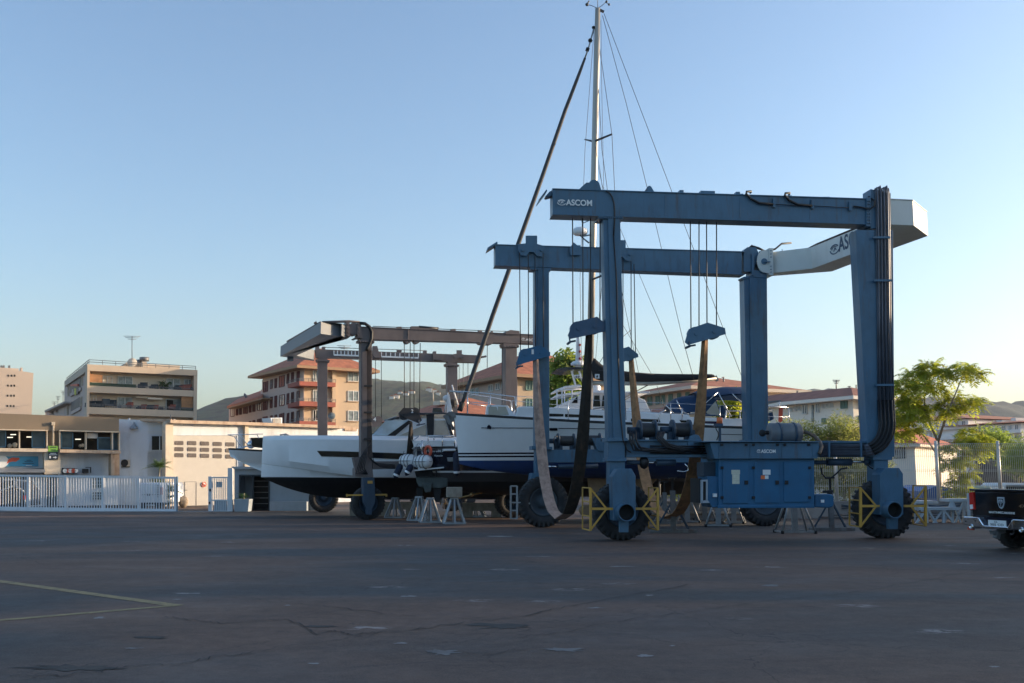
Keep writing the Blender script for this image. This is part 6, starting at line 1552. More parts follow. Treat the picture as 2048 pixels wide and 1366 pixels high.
b = MB()
b.slab(EP, Q(zN, 672, 880, 768, 950), .6, 1.2, 0)
b.build('balcony_furniture', [m_sdk, m_brick, m_apbeig2], BA)
for x, y in ((1465, 735), (1435, 728)):
    p = EP.p(*zN(x, y), .8); b = MB()
    for k in range(60): q = p + V((rr.gauss(0, .35), rr.gauss(0, .35), rr.gauss(0, .3))); s = V((rr.uniform(-.3, .3), rr.uniform(-.3, .3), rr.uniform(-.2, .3))); b.add([q, q + s, q + V((s.y, -s.x, s.z + .2))], [(0, 1, 2)])
    b.build('balcony_plant', m_palm, BA, norm=False)
b = MB()
for pts in ([(500, 380), (1865, 465)], [(500, 408), (1865, 488)]): b.pb(EP, zN(*pts[0]), zN(*pts[1]), .07, .1)
for k in range(9): x = 500 + k * 170.6; b.pb(EP, zN(x, 380 + k * 10.6), zN(x, 440 + k * 9.2), .06, .1)
for dy in (0, 28): b.pb(ES, zN(500, 380 + dy), zN(208, 620 + dy * .8), .07, .1)
for k in range(13): x = 500 - k * 23; b.pb(ES, zN(x, 380 + k * 19), zN(x, 440 + k * 17), .06, .1)
b.build('roof_railing', m_ante, BA)
b = MB(); b.slab(EP, pz(zN, (1180, 405), (1240, 408), (1238, 475), (1175, 470)), 4, 6, 0); b.cyl(EP.p(*zN(1207, 400), 5), EP.p(*zN(1207, 350), 5), 1.3 * .5, n=10, mat=1); b.cyl(EP.p(*zN(1150, 440), 6), EP.p(*zN(1150, 382), 6), .55, n=10, mat=1); b.slab(EP, pz(zN, (930, 455), (985, 415), (1240, 430), (1240, 470), (930, 462)), 5, 9, 0); b.slab(EP, pz(zN, (1245, 435), (1665, 458), (1660, 500), (1245, 480)), 7, 12, 0); b.build('chimney', [m_apbeige, m_galvd], BA)
aerial(BA, EP, *zN(1050, 380), zN(0, 80)[1], 17, 4)
b = MB(); p = EP.p(*zN(1050, 408), 4); b.lathe(p, V((.3, -1, .3)), [(0, .01), (-.05, .35), (-.2, .65)], 16); b.build('satellite_dish', m_apbeig2, BA)
# ------------------------------------------------------------------ pink tower
c, d, e, TP, TS = corner(-60, 728, 170, R(58))
PT = thing('apartment_building', 'plain pink beige tower block at the left edge with rows of tiny square windows', 'building', (c.x, c.y, 0))
b = MB(); q = [(-60, 726), (67, 746), (60, 900), (-60, 900)]; b.slab(TP, q, 0, 14); b.slab(TP, pz(Zm(0, 680, 3.594), (-60, 195), (135, 205), (135, 235), (-60, 228)), .5, 10); b.build('wall', m_pink, PT)
z1 = Zm(0, 680, 3.594)
for y in (255, 327, 399, 473):
    for x in (60, 84, 106): b = MB(); b.slab(TP, Q(z1, x - 5 + (255 - y) * -.0 - (y - 255) * .03, y - 6, x + 5 - (y - 255) * .03, y + 8), -.05, .02); b.build('window', m_int, PT)
b = MB(); b.slab(TP, Q(z1, 148, 198, 162, 240), 1, 2.5, 0)
for x in (5, 22, 62): b.slab(TP, Q(z1, x, 182, x + 12, 205), 3, 4, 1)
b.build('chimney', [m_pink, m_galvd], PT)
# low houses between
c, d, e, LP_, LS_ = corner(128, 812, 150, R(60))
LH = thing('low_house', 'low pale house with a sloping roof squeezed between the tower and the beige block', 'building', (c.x, c.y, 0))
b = MB(); b.slab(LS_, pz(zN, (-60, 1040), (120, 960), (178, 925), (178, 1200), (-60, 1200)), 0, 8); b.build('wall', m_mauve_r, LH)
b = MB(); b.slab(LS_, pz(zN, (-70, 1030), (178, 915), (178, 938), (-70, 1055)), -.8, 8); b.build('roof', m_pink, LH)
for x in (20, 75): win(LH, LS_, Q(zN, x, 1045 - x * .4, x + 25, 1090 - x * .4), m_int, m_mauve_r, -.05)
for x, y0, y1 in ((102, 980, 850), (55, 1000, 920), (168, 930, 780)): aerial(LH, LS_, *zN(x, y0), zN(0, y1)[1], 5, 1)
# ------------------------------------------------------------------ ochre block with red balconies
c, d, e, OP, OS = corner(*zO(1145, 318), 135, R(55))
OB = thing('apartment_building', 'ochre apartment block with brick red corner balconies and a tiled hip roof', 'building', (c.x, c.y, 0))
zE_ = c.z; LO = OP.a(*zO(1935, 352)) + .3; WO = -OS.a(*zO(583, 490)) + 60
b = MB(); box_c(b, c, d, e, LO, WO, 0, zE_); wl = b.build('wall', [m_orange_r], OB)
b = MB(); b.slab(OS, pz(zO, (575, 480), (1146, 318), (1140, 1200), (570, 1200)), -.08, .0); b.build('side_wall', m_mauve_r, OB)
b = MB(); hip(b, c, d, e, LO, WO, zE_ + .25, 3.3, 1.6); b.build('roof', m_tile, OB)
b = MB()
P = [c - d * 1.7 - e * 1.7, c + d * (LO + 1.7) - e * 1.7, c + d * (LO + 1.7) + e * (WO + 1.7), c - d * 1.7 + e * (WO + 1.7)]
b.prism([V((p.x, p.y, zE_ - .15)) for p in P], (0, 0, .38)); b.build('eave', m_eave, OB)
b = MB(); b.slab(OP, pz(zO, (1550, 205), (1712, 215), (1712, 285), (1550, 275)), 3, 5, 0); b.slab(OS, pz(zO, (1060, 200), (1158, 195), (1158, 270), (1060, 285)), 4, 6, 0); b.slab(OS, pz(zO, (665, 370), (800, 355), (800, 395), (665, 415)), 4, 6, 0); b.slab(OS, pz(zO, (1056, 192), (1162, 187), (1162, 200), (1056, 205)), 3.8, 6.2, 0); b.build('chimney', m_apbeig2, OB)
for y0 in (358, 627, 898):
    win(OB, OP, Q(zO, 1748, y0, 1888, y0 + 135, .03), m_curt, m_wfrw, -.04)
    b = MB(); b.slab(OP, Q(zO, 1738, y0 + 138, 1898, y0 + 148, .03), -.2, .1); b.build('sill', m_eave, OB)
for y0, y1 in ((345, 490), (615, 775), (885, 1030)):
    win(OB, OP, Q(zO, 1272, y0, 1340, y1, .04), m_curt if y0 < 800 else m_int, m_wfrw, -.04)
    win(OB, OS, pz(zO, (1050, y0 + 20), (1085, y0 + 12), (1082, y1 + 8), (1047, y1 + 18)), m_shut if y0 < 400 else m_curt, m_shut, -.12)
    win(OB, OS, pz(zO, (975, y0 + 35), (1005, y0 + 28), (1002, y1 + 12), (970, y1 + 18)), m_shut if y0 < 400 else m_int, m_shut, -.12)
    win(OB, OS, pz(zO, (915, y0 + 52), (942, y0 + 44), (938, y1 + 30), (910, y1 + 36)), m_shut, m_shut, -.12)
for q, g in ((((810, 430), (880, 412), (876, 560), (806, 578)), m_brick), (((748, 462), (776, 455), (772, 580), (744, 588)), m_shut), (((688, 478), (720, 470), (716, 590), (685, 600)), m_curt), (((592, 510), (655, 493), (650, 630), (588, 645)), m_shut),
             (((815, 688), (880, 675), (876, 820), (810, 832)), m_curt), (((748, 700), (776, 693), (772, 845), (744, 850)), m_shut), (((688, 715), (716, 708), (712, 855), (684, 862)), m_shut), (((588, 745), (648, 732), (644, 880), (584, 892)), m_shut),
             (((812, 945), (872, 930), (868, 1080), (808, 1090)), m_shut), (((748, 960), (774, 953), (770, 1080), (744, 1090)), m_shut), (((688, 968), (714, 962), (712, 1090), (684, 1095)), m_shut), (((585, 985), (645, 975), (642, 1100), (582, 1110)), m_shut)):
    win(OB, OS, pz(zO, *q), g, m_shut, -.12)
for y0, h in ((498, 58), (768, 65), (1040, 60)):
    b = MB(); b.slab(OP, pz(zO, (1085, y0 - 5), (1580, y0 + 15), (1580, y0 + 15 + h), (1085, y0 - 5 + h)), -1.6, -1.4, 0); b.slab(OP, pz(zO, (1085, y0 + h - 14), (1580, y0 + h), (1580, y0 + 15 + h), (1085, y0 - 5 + h)), -1.5, -.02, 0)
    b.slab(OS, pz(zO, (920, y0 + 38), (1085, y0 - 5), (1085, y0 - 5 + h), (925, y0 + 38 + h * .9)), -1.6, -1.4, 0); b.slab(OS, pz(zO, (925, y0 + 20 + h), (1085, y0 - 18 + h), (1085, y0 - 5 + h), (925, y0 + 38 + h * .9)), -1.5, -.1, 0)
    bl = b.build('balcony', m_brick, OB)
    b = MB()
    for dy in (-40, -20): b.pb(OP, zO(1085, y0 + dy - 5), zO(1580, y0 + dy + 15), .06, -1.5); b.pb(OS, zO(920, y0 + dy + 38), zO(1085, y0 + dy - 5), .06, -1.5)
    for k in range(9): x = 1085 + 62 * k; b.pb(OP, zO(x, y0 - 45 + 2.5 * k), zO(x, y0 - 2 + 2.5 * k), .05, -1.5)
    b.build('railing', m_ante, bl)
b = MB(); b.slab(OP, pz(zO, (1535, 345), (1582, 348), (1580, 1100), (1535, 1100)), -.5, 0); b.build('corner_pier', m_orange_r, OB)
b = MB(); p = OP.p(*zO(1525, 965), -1.0); b.lathe(p, V((.2, -1, .2)), [(0, .01), (-.03, .3), (-.12, .5)], 16); b.build('satellite_dish', m_curt, OB)
aerial(OB, OP, *zO(1695, 60), zO(0, 10)[1], 14, 6); aerial(OB, OS, *zO(820, 350), zO(0, 272)[1], 2, 5)
# lower wing
c2 = c + e * (-OS.a(*zO(578, 492)) + 60 - 60)
WG = thing('apartment_building', 'lower mauve wing with dark red shutters joined to the left of the ochre block', 'building', (c2.x, c2.y, 0))
b = MB(); b.slab(OS, pz(zO, (122, 860), (575, 728), (570, 1250), (120, 1250)), .05, 12); b.build('wall', m_mauve_r, WG)
b = MB(); b.prism([OS.p(x, y, o) for x, y, o in ((*zO(95, 862), -1.5), (*zO(582, 722), -1.5), (*zO(582, 640), 4), (*zO(240, 760), 4))], (0, 0, .3)); b.build('roof', m_tile, WG)
b = MB(); b.slab(OS, pz(zO, (95, 858), (582, 720), (582, 735), (95, 872)), -1.6, .1); b.build('eave', m_eave, WG)
b = MB(); b.slab(OS, pz(zO, (555, 612), (575, 605), (575, 720), (555, 720)), .5, 4); b.build('party_wall', m_mauve_r, WG)
for x, w, g in ((218, 24, m_shut), (265, 24, m_shut), (318, 52, m_shut), (396, 26, m_shut), (446, 28, m_shut), (510, 55, m_curt), (145, 45, m_apbeig2)):
    y = 862 - (x - 150) * .22; win(WG, OS, pz(zO, (x, y), (x + w, y - w * .25), (x + w, y + 110), (x, y + 112)), g, m_shut, -.04)
for x, w in ((396, 24), (446, 26), (510, 60)):
    y = 1045 - (x - 396) * .25; win(WG, OS, pz(zO, (x, y), (x + w, y - w * .2), (x + w, y + 110), (x, y + 112)), m_shut, m_shut, -.04)
b = MB(); p = OS.p(*zO(360, 690), 2); b.lathe(p, V((1, -.3, .5)), [(0, .01), (-.05, .3), (-.15, .5)], 12); b.tube([p, OS.p(*zO(372, 728), 2)], .06); b.build('satellite_dish', m_ante, WG)
# ------------------------------------------------------------------ tan building behind the sailing yacht
c, d, e, HP, HS = corner(*zG(893, 305), 105, R(60))
HB = thing('apartment_building', 'tan building with a red hip roof seen between the brown lift and the blue leg', 'building', (c.x, c.y, 0))
b = MB(); WH_ = -HS.a(914, 783) + 60; box_c(b, c, d, e, 12, WH_, 0, c.z); b.build('wall', m_orange_r, HB)
b = MB(); b.slab(HS, [(905, 782), (1034.6, 754), (1034.6, 850), (905, 850)], -.06, 0); b.build('side_wall', m_mauve_r, HB)
b = MB(); hip(b, c, d, e, 12, WH_, c.z + .2, 3.6, 1.3); b.build('roof', m_tile, HB)
P = [c - d * 1.4 - e * 1.4, c + d * 13.4 - e * 1.4, c + d * 13.4 + e * (WH_ + 1.4), c - d * 1.4 + e * (WH_ + 1.4)]
b = MB(); b.prism([V((p.x, p.y, c.z - .15)) for p in P], (0, 0, .35)); b.build('eave', m_eave, HB)
for y in (330, 447): win(HB, HP, Q(zG, 950, y, 990, y + 60, .03), m_green, m_green, -.05)
for x, w in ((585, 26), (622, 18), (705, 28), (752, 25), (790, 20), (540, 22)):
    y = 398 - (x - 540) * .23; win(HB, HS, pz(zG, (x, y), (x + w, y - w * .22), (x + w, y + 36), (x, y + 40)), m_green if x < 700 else m_curt, m_wfrw, -.1)
b = MB(); b.slab(HS, pz(zG, (675, 285), (727, 282), (727, 305), (675, 315)), 4, 6); b.slab(HP, pz(zG, (898, 245), (935, 245), (935, 270), (898, 270)), 4, 6); b.build('chimney', m_apbeig2, HB)
# second tan block, right of the mast
c, d, e, JP, JS = corner(*zR(920, 318), 100, R(66))
JB = thing('apartment_building', 'pink tan building with a long red roof behind the boom and the right hand sling', 'building', (c.x, c.y, 0))
b = MB(); WJ_ = -JS.a(1262, 800) + 60; box_c(b, c, d, e, 13, WJ_, 0, c.z); b.build('wall', m_pink, JB)
b = MB(); hip(b, c, d, e, 13, WJ_, c.z + .2, 1.75, 1.0); b.build('roof', m_tile, JB)
P = [c - d * 1.1 - e * 1.1, c + d * 14.1 - e * 1.1, c + d * 14.1 + e * (WJ_ + 1.1), c - d * 1.1 + e * (WJ_ + 1.1)]
b = MB(); b.prism([V((p.x, p.y, c.z - .12)) for p in P], (0, 0, .32)); b.build('eave', m_apbeig2, JB)
for x, w in ((0, 70), (128, 72), (270, 60), (360, 60), (490, 60), (640, 55), (780, 60)):
    y = 480 - x * .12; win(JB, JS, pz(zR, (x, y), (x + w, y - w * .12), (x + w, y + 130), (x, y + 140)), m_green, m_green, -.05)
b = MB(); b.slab(JS, [(1262, 824), (1400, 806), (1400, 840), (1262, 850)], -3.5, -.1); b.build('lower_roof', m_tile, JB)
b = MB(); b.slab(JP, pz(zR, (1300, 235), (1475, 235), (1475, 300), (1300, 300)), 2, 4, 0); b.tube([JP.p(*zR(1435, 235), 3), JP.p(*zR(1425, 130), 3)], .08, 6, 1); b.pb(JP, zR(1400, 128), zR(1435, 122), .1, 3, mat=1); b.build('chimney', [m_pink, m_galvd], JB)
# house with the red roof just over the white motor yacht
p = at(870, 812, 75); RH = thing('low_house', 'low red tiled roof with a white chimney just behind the hardtop of the motor yacht', 'building', (p.x, p.y, 0))
c, d, e, r1, r2 = corner(892, 800, 75, R(60)); b = MB(); box_c(b, c, d, e, 8, 12, 0, c.z - 1.2); b.build('wall', m_apbeig2, RH)
b = MB(); hip(b, c, d, e, 8, 12, c.z - 1.2, 1.8, .6); b.build('roof', m_tile, RH)
b = MB(); b.slab(r2, pz(zI, (1238, 655), (1290, 650), (1290, 680), (1238, 685)), 2, 3); b.tube([r2.p(*zI(1240, 655), 2.5), r2.p(*zI(1236, 590), 2.5)], .04); b.build('chimney', m_apbeig2, RH)
# ------------------------------------------------------------------ house on the right behind the bushes
c, d, e, RP, RS = corner(*zE(1308, 152), 76, R(62))
HR = thing('apartment_building', 'cream two storey house with a brown hip roof behind the olive bushes', 'building', (c.x, c.y, 0))
b = MB(); LH_ = RP.a(1772, 800); box_c(b, c, d, e, LH_, 27, 0, c.z); b.build('wall', m_house, HR)
b = MB(); hip(b, c, d, e, LH_, 27, c.z + .15, .95, .9); b.build('roof', m_tileb, HR)
P = [c - d * 1 - e * 1, c + d * (LH_ + 1) - e * 1, c + d * (LH_ + 1) + e * 28, c - d * 1 + e * 28]
b = MB(); b.prism([V((p.x, p.y, c.z - .1)) for p in P], (0, 0, .26)); b.build('eave', m_house, HR)
win(HR, RP, Q(zE, 1362, 162, 1415, 225, .01), m_green, m_green, -.05); win(HR, RP, Q(zE, 1358, 288, 1415, 340, .01), m_green, m_green, -.05)
for x, y, w, h, g in ((1212, 168, 50, 58, m_green), (1012, 190, 26, 68, m_curt), (905, 200, 36, 70, m_curt), (1058, 194, 22, 30, m_curt), (1092, 190, 22, 30, m_curt), (1126, 187, 22, 30, m_curt), (800, 220, 20, 30, m_curt), (834, 216, 20, 30, m_curt), (868, 212, 20, 30, m_curt), (1060, 310, 30, 40, m_green)):
    win(HR, RS, pz(zE, (x, y), (x + w, y - w * .07), (x + w, y + h), (x, y + h + w * .05)), g, m_wfrw if g is m_curt else m_green, -.05, t=.06)
b = MB(); b.slab(RS, pz(zE, (975, 200), (988, 198), (988, 340), (975, 340)), -.1, 0); b.build('downpipe', m_curt, HR)
b = MB(); b.slab(RS, pz(zE, (885, 115), (938, 112), (938, 140), (885, 145)), 3, 4.5); b.slab(RS, pz(zE, (1182, 85), (1255, 80), (1255, 105), (1182, 110)), 4, 5.5); b.slab(RS, pz(zE, (895, 100), (908, 98), (908, 115), (895, 116)), 3.5, 4); b.build('chimney', m_house, HR)
for x, y0, y1, w in ((1175, 85, 2, 7), (862, 115, 88, 2), (1280, 75, 52, 3), (1335, 70, 42, 1)): aerial(HR, RS, *zE(x, y0), zE(0, y1)[1], w, 4)
b = MB(); b.slab(RS, pz(zE, (1395, 55), (1420, 55), (1420, 80), (1395, 80)), 5, 6); b.build('chimney', m_house, HR)
# ------------------------------------------------------------------ low red roofed house behind the fence
c, d, e, LPn, LSn = corner(1829, 889, 54, R(38))
LR = thing('low_house', 'low cream house with a bright red tiled roof behind the wire fence', 'building', (c.x, c.y, 0))
b = MB(); box_c(b, c, d, e, 8.5, 6, 0, c.z); b.build('wall', m_house, LR)
b = MB(); hip(b, c, d, e, 8.5, 6, c.z + .02, 1.35, .35, inset=2.2); b.build('roof', M('bright_red_tiles', (.42, .13, .07), .85, var=.25, scale=3, bump=.5, bscale=9, dirt=(.3, .1, .06), damt=.4, dscale=(6, 6, 2)), LR)
P = [c - d * .4 - e * .4, c + d * 8.9 - e * .4, c + d * 8.9 + e * 6.4, c - d * .4 + e * 6.4]
b = MB(); b.prism([V((p.x, p.y, c.z - .12)) for p in P], (0, 0, .13)); b.build('eave', m_apbeig2, LR)
b = MB(); b.slab(LSn, pz(zK, (300, 665), (381, 663), (381, 740), (300, 742)), -.03, .05, 0)
for k in range(7): x = 304 + 12 * k; b.slab(LSn, Q(zK, x, 664, x + 3, 742), -.07, -.03, 1)
b.build('barred_window', [m_int, m_wfrw], LR)
# far right apartments
for (px, py, Y, ang, lab, L_, W_, rows) in ((1936, 838, 150, 62, 'white balconied apartment block under a red roof edge behind the ailanthus crown', 30, 60, 3), (2042, 846, 140, 70, 'pinkish white block with a long red roof at the right edge', 40, 40, 3)):
    c, d, e, FR, FS = corner(px, py, Y, R(ang))
    t = thing('apartment_building', lab, 'building', (c.x, c.y, 0))
    b = MB(); box_c(b, c, d, e, L_, W_, 0, c.z); b.build('wall', m_housew, t)
    if px > 2000:
        b = MB(); hip(b, c, d, e, L_, W_, c.z + .1, 2.0, 1.0); b.build('roof', m_tile, t)
        b = MB(); b.slab(FS, pz(zK, (1098, 465), (1132, 462), (1132, 510), (1098, 515)), 5, 9); b.slab(FS, pz(zK, (1000, 480), (1040, 480), (1040, 500), (1000, 500)), 5, 7); b.slab(FS, pz(zK, (990, 500), (1090, 495), (1090, 540), (990, 545)), 3, 9); b.build('chimney', m_housew, t)
    else:
        b = MB(); hip(b, c + d * 0, d, e, L_, 22, c.z + .1, 1.5, .6); b.build('roof', m_tile, t)
    for k in range(rows):
        yy = py + 12 + 20 * k
        b = MB(); b.slab(FS, [(px - 95, yy + 6), (px - 1, yy), (px - 1, yy + 7), (px - 95, yy + 12)], -1.0, -.05, 0); b.build('balcony', m_housew, t)
        for j in range(7):
            x = px - 90 + 13 * j; y = yy - 9 + (px - x) * .06
            win(t, FS, [(x, y), (x + 6, y - .4), (x + 6, y + 10), (x, y + 10.4)], m_curt if j % 3 else m_sdk, m_housew, -.06)
# ================================================================== right side: fence, wall, trees, bushes, trestles, pick-up
FN = Plane((4, 39.6), (30, 40.2))
m_fence = M('galvanised_fence_wire', (.62, .60, .56), .45, .3, var=.1)
m_conc = M('grey_concrete', (.30, .29, .28), .9, var=.15, scale=1.2, dirt=(.13, .12, .11), damt=.6, dscale=(1, 1, .5), bump=.15)
WL = thing('low_wall', 'low grey concrete wall carrying the wire fence along the right of the yard', 'wall', tuple(FN.w(10, 0, .3)))
b = MB(); b.prism([FN.w(1, 0, .05), FN.w(30, 0, .05), FN.w(30, .62, .05), FN.w(1, .62, .05)], FN.n * .25); b.prism([FN.w(1, .62, .02), FN.w(30, .62, .02), FN.w(30, .68, .02), FN.w(1, .68, .02)], FN.n * .31); b.build('wall_body', m_conc, WL)
FE = thing('wire_fence', 'tall galvanised wire mesh fence with pale posts on the low wall at the right', 'fence', tuple(FN.w(14, .68, .15)))
fx = [FN.a(x, 950, .15) for x in (1400, 1485, 1575, 1672, 1773, 1875, 1999, 2125)]
zt_f = FN.p(1875, 884, .15).z
for a in fx:
    b = MB(); b.cyl(FN.w(a, .68, .15), FN.w(a, zt_f + .05, .15), .065, n=8); b.build('post', m_fence, FE)
for a0, a1 in zip(fx, fx[1:]):
    b = MB(); n = int((a1 - a0) / .078)
    for k in range(1, n):
        a = a0 + (a1 - a0) * k / n
        b.bar(FN.w(a, .72, .15), FN.w(a, zt_f - .32, .15), .011); b.bar(FN.w(a, zt_f - .32, .15), FN.w(a, zt_f - .22, .06), .011); b.bar(FN.w(a, zt_f - .22, .06), FN.w(a, zt_f - .05, .15), .011)
    for z in (.75, 1.25, 1.3, 1.85, 1.9, 2.45, zt_f - .32, zt_f - .06): b.bar(FN.w(a0, z, .135), FN.w(a1, z, .135), .012)
    b.build('mesh_panel', m_fence, FE)
# tubes and cables along the wall
g_ = 'scaffold tubes laid along the low wall'
for k in range(5):
    b = MB(); z = .06 + .09 * k; b.tube([FN.w(8 + k * .6, z, -.25 + .05 * k), FN.w(12 + k, z, -.22 + .05 * k), FN.w(19.0 + k * .2, z, -.25 + .05 * k)], .035, 8)
    tag(b.build('long_tube', m_galvd, None, loc=tuple(FN.w(12, 0, -.2))), 'long grey tube laid along the foot of the low wall at the right', 'tube', g_)
b = MB()
for k in range(4): b.tube([FN.w(9 + .35 * i, .38 + .05 * k + .05 * math.sin(i * 1.3 + k), -.02) for i in range(20)], .018, 6)
tag(b.build('hanging_cable', m_blued, None, loc=tuple(FN.w(12, .4, 0))), 'wavy dark cables slung along the low wall behind the boat stands', 'cable')
# ------------------------------------------------------------------ foliage
m_ail = M('ailanthus_leaf', (.25, .28, .03), .5, var=.4, scale=1.6, dirt=(.42, .32, .03), damt=.7, dscale=(1.2, 1.2, 1.2), leaf=True)
m_ail2 = M('darker_green_leaf', (.15, .20, .035), .5, var=.5, scale=.8, dirt=(.30, .24, .04), damt=.5, dscale=(.6, .6, .6), leaf=True)
m_bush = M('olive_bush_leaf', (.17, .19, .05), .6, var=.45, scale=.9, dirt=(.27, .24, .08), damt=.6, dscale=(.8, .8, .8), leaf=True)
m_seed = M('reddish_seed_cluster', (.28, .10, .03), .8, var=.3)
m_bark = M('grey_brown_bark', (.26, .21, .17), .85, var=.25, scale=4, bump=.3)
def frond(b, p, d, L, r_, n=8, w=.15, droop=.5, mat=0):
    """a pinnate compound leaf"""
    s = d.cross(UP).normalized()
    prev = V(p)
    for i in range(1, n + 1):
        t = i / n
        q = V(p) + d * L * t - UP * (droop * L * t * t)
        for sg in (-1, 1):
            l = w * (1.15 - .5 * t) * r_.uniform(.8, 1.15)
            o = s * sg * l - UP * l * r_.uniform(.35, .8) + d * l * .35
            k = (q - prev) * .42
            b.add([q, q + o * .5 + k, q + o, q + o * .5 - k], [(0, 1, 2, 3)], mat)
        prev = q
def pinnate_tree(name, label, cat, base, trunks, heads, mat, seed, L=.75, nf=16, w=.24, seeds=True):
    r_ = random.Random(seed)
    t = thing(name, label, cat, tuple(base))
    b = MB()
    for pts, r0, r1 in trunks: b.tube(pts, [r0 + (r1 - r0) * i / (len(pts) - 1) for i in range(len(pts))], 8)
    b.build('trunk', m_bark, t)
    b = MB(); sd = MB()
    for c, R_, k in heads:
        for j in range(int(nf * k)):
            az = r_.uniform(0, 2 * math.pi); el = r_.uniform(-.3, .95)
            d = V((math.cos(az) * math.cos(el), math.sin(az) * math.cos(el), math.sin(el)))
            q = c + d * R_ * r_.uniform(.05, .55)
            d2 = (d + V((0, 0, .1))).normalized()
            frond(b, q, d2, L * r_.uniform(.7, 1.15) * (R_ ** .3), r_, 9, w, r_.uniform(.35, .9))
        if seeds and r_.random() < .6:
            for _ in range(60):
                q = c + V((r_.gauss(0, .12), r_.gauss(0, .12), .25 + r_.gauss(0, .10))); s = V((r_.uniform(-.05, .05), r_.uniform(-.05, .05), r_.uniform(-.05, .05)))
                sd.add([q, q + s, q + V((s.y, s.z, s.x))], [(0, 1, 2)])
    b.build('crown', mat, t, norm=False)
    if seeds and sd.v: sd.build('seed_clusters', m_seed, t, norm=False)
    return t
TY = 42.0
P_ = lambda x, y, dy=0.0: at(x, y, TY + dy)
base = P_(1879, 1010); base.z = 0
fork = P_(1876, 884)
trk = [([base, P_(1878, 950), fork], .09, .075), ([fork, P_(1862, 852), P_(1850, 820), P_(1848, 780, .3), P_(1856, 745, .3)], .055, .02), ([fork, P_(1893, 830, -.2), P_(1910, 790, -.3), P_(1926, 750, -.3)], .055, .02),
       ([P_(1853, 838), P_(1836, 815, .3), P_(1822, 800, .4)], .035, .015), ([P_(1905, 805, -.2), P_(1930, 812, .2), P_(1945, 806, .4)], .03, .012), ([P_(1877, 915), P_(1855, 880, .3), P_(1842, 865, .4), P_(1820, 850, .6)], .04, .015), ([P_(1880, 900), P_(1905, 890, .2), P_(1935, 872, .4)], .03, .012)]
hd = []
for x, y, dy, R_, k in ((1858, 738, .3, .62, 1.3), (1830, 752, .6, .6, 1.2), (1885, 748, 0, .5, .9), (1805, 775, .8, .7, 1.3), (1845, 780, -.3, .6, 1.2), (1870, 775, .5, .5, .8), (1925, 740, -.3, .55, 1.1), (1945, 750, -.1, .5, .8), (1820, 808, .2, .65, 1.3), (1805, 835, .6, .65, 1.2), (1835, 832, -.2, .6, 1.2), (1860, 815, .3, .45, .7), (1905, 795, .1, .4, .6), (1918, 818, .4, .45, .7), (1945, 803, .4, .5, .9), (1895, 822, -.1, .4, .5), (1802, 865, .5, .5, .8), (1795, 795, .9, .5, .9), (1935, 866, .5, .4, .6), (1825, 860, .2, .4, .6)):
    hd.append((P_(x, y, dy), R_, k))
pinnate_tree('ailanthus_tree', 'tall yellow green tree with forked pale trunks and drooping compound leaves behind the fence', 'tree', base, trk, hd, m_ail, 4, nf=42)
b0 = at(1925, 1010, 41.2); b0.z = 0; P2 = lambda x, y, dy=0.0: at(x, y, 41.2 + dy)
hd = [(P2(x, y, dy), R_, k) for x, y, dy, R_, k in ((1905, 900, 0, .5, 1), (1930, 885, .3, .5, 1), (1960, 880, .5, .55, 1), (1975, 895, .3, .4, .7), (1900, 930, .2, .5, 1), (1925, 925, 0, .5, 1), (1945, 905, .3, .5, .9), (1915, 960, .1, .5, 1), (1935, 950, .3, .45, .8), (1920, 985, .2, .45, .8), (1905, 990, .2, .4, .6), (1940, 980, .3, .4, .6))]
pinnate_tree('ailanthus_sapling', 'young yellow ailanthus shoots growing low behind the fence beside the pick-up', 'sapling', b0, [([b0, P2(1918, 960), P2(1928, 890)], .03, .015), ([b0, P2(1935, 950), P2(1960, 885, .4)], .03, .012)], hd, m_ail, 12, nf=36, L=.6)
# trees further off
def leafy(name, label, base, heads, mat, seed, n, sz, trunk_top, aspect=1.0, group=None, cat='tree', tr=.2):
    r_ = random.Random(seed); t = thing(name, label, cat, tuple(base), 0, group)
    b = MB(); tp = V(trunk_top)
    b.tube([base, base.lerp(tp, .5) + V((.1, 0, 0)), tp], [tr, tr * .8, tr * .4], 8)
    for c, R_ in heads[:6]: b.tube([base.lerp(tp, .6), base.lerp(tp, .8).lerp(c, .5), c], [tr * .4, tr * .25, tr * .1], 6)
    b.build('trunk', m_bark, t)
    b = MB(); tot = sum(R_ ** 2 for c, R_ in heads)
    for c, R_ in heads:
        for j in range(int(n * R_ ** 2 / tot)):
            d = V((r_.gauss(0, 1), r_.gauss(0, 1), r_.gauss(0, 1))).normalized()
            q = c + d * R_ * (r_.random() ** .45) * r_.uniform(.75, 1.12)
            a_ = V((r_.gauss(0, 1), r_.gauss(0, 1), r_.gauss(0, .8))).normalized() * sz * r_.uniform(.6, 1.3)
            e_ = a_.cross(V((r_.gauss(0, 1), r_.gauss(0, 1), r_.gauss(0, 1)))).normalized() * sz * .42 * aspect
            b.add([q - a_, q + e_, q + a_, q - e_], [(0, 1, 2, 3)])
    b.build('crown', mat, t, norm=False)
    return t
def heads(plist, Y):
    return [(at(x, y, Y + dy), r) for x, y, dy, r in plist]
p = at(1130, 940, 58); p.z = 0
leafy('garden_tree', 'green tree rising behind the flybridge between the blue leg and the mast', p, heads([(1135, 725, 0, .9), (1115, 735, .5, .7), (1155, 735, .3, .8), (1120, 760, 0, 1.0), (1150, 765, .4, 1.0), (1110, 790, .6, .9), (1135, 800, 0, 1.1), (1165, 795, .5, 1.0), (1145, 830, .2, 1.2), (1112, 825, .4, 1.0)], 58), m_ail2, 31, 5200, .19, at(1135, 790, 58))
p = at(1465, 940, 46); p.z = 0
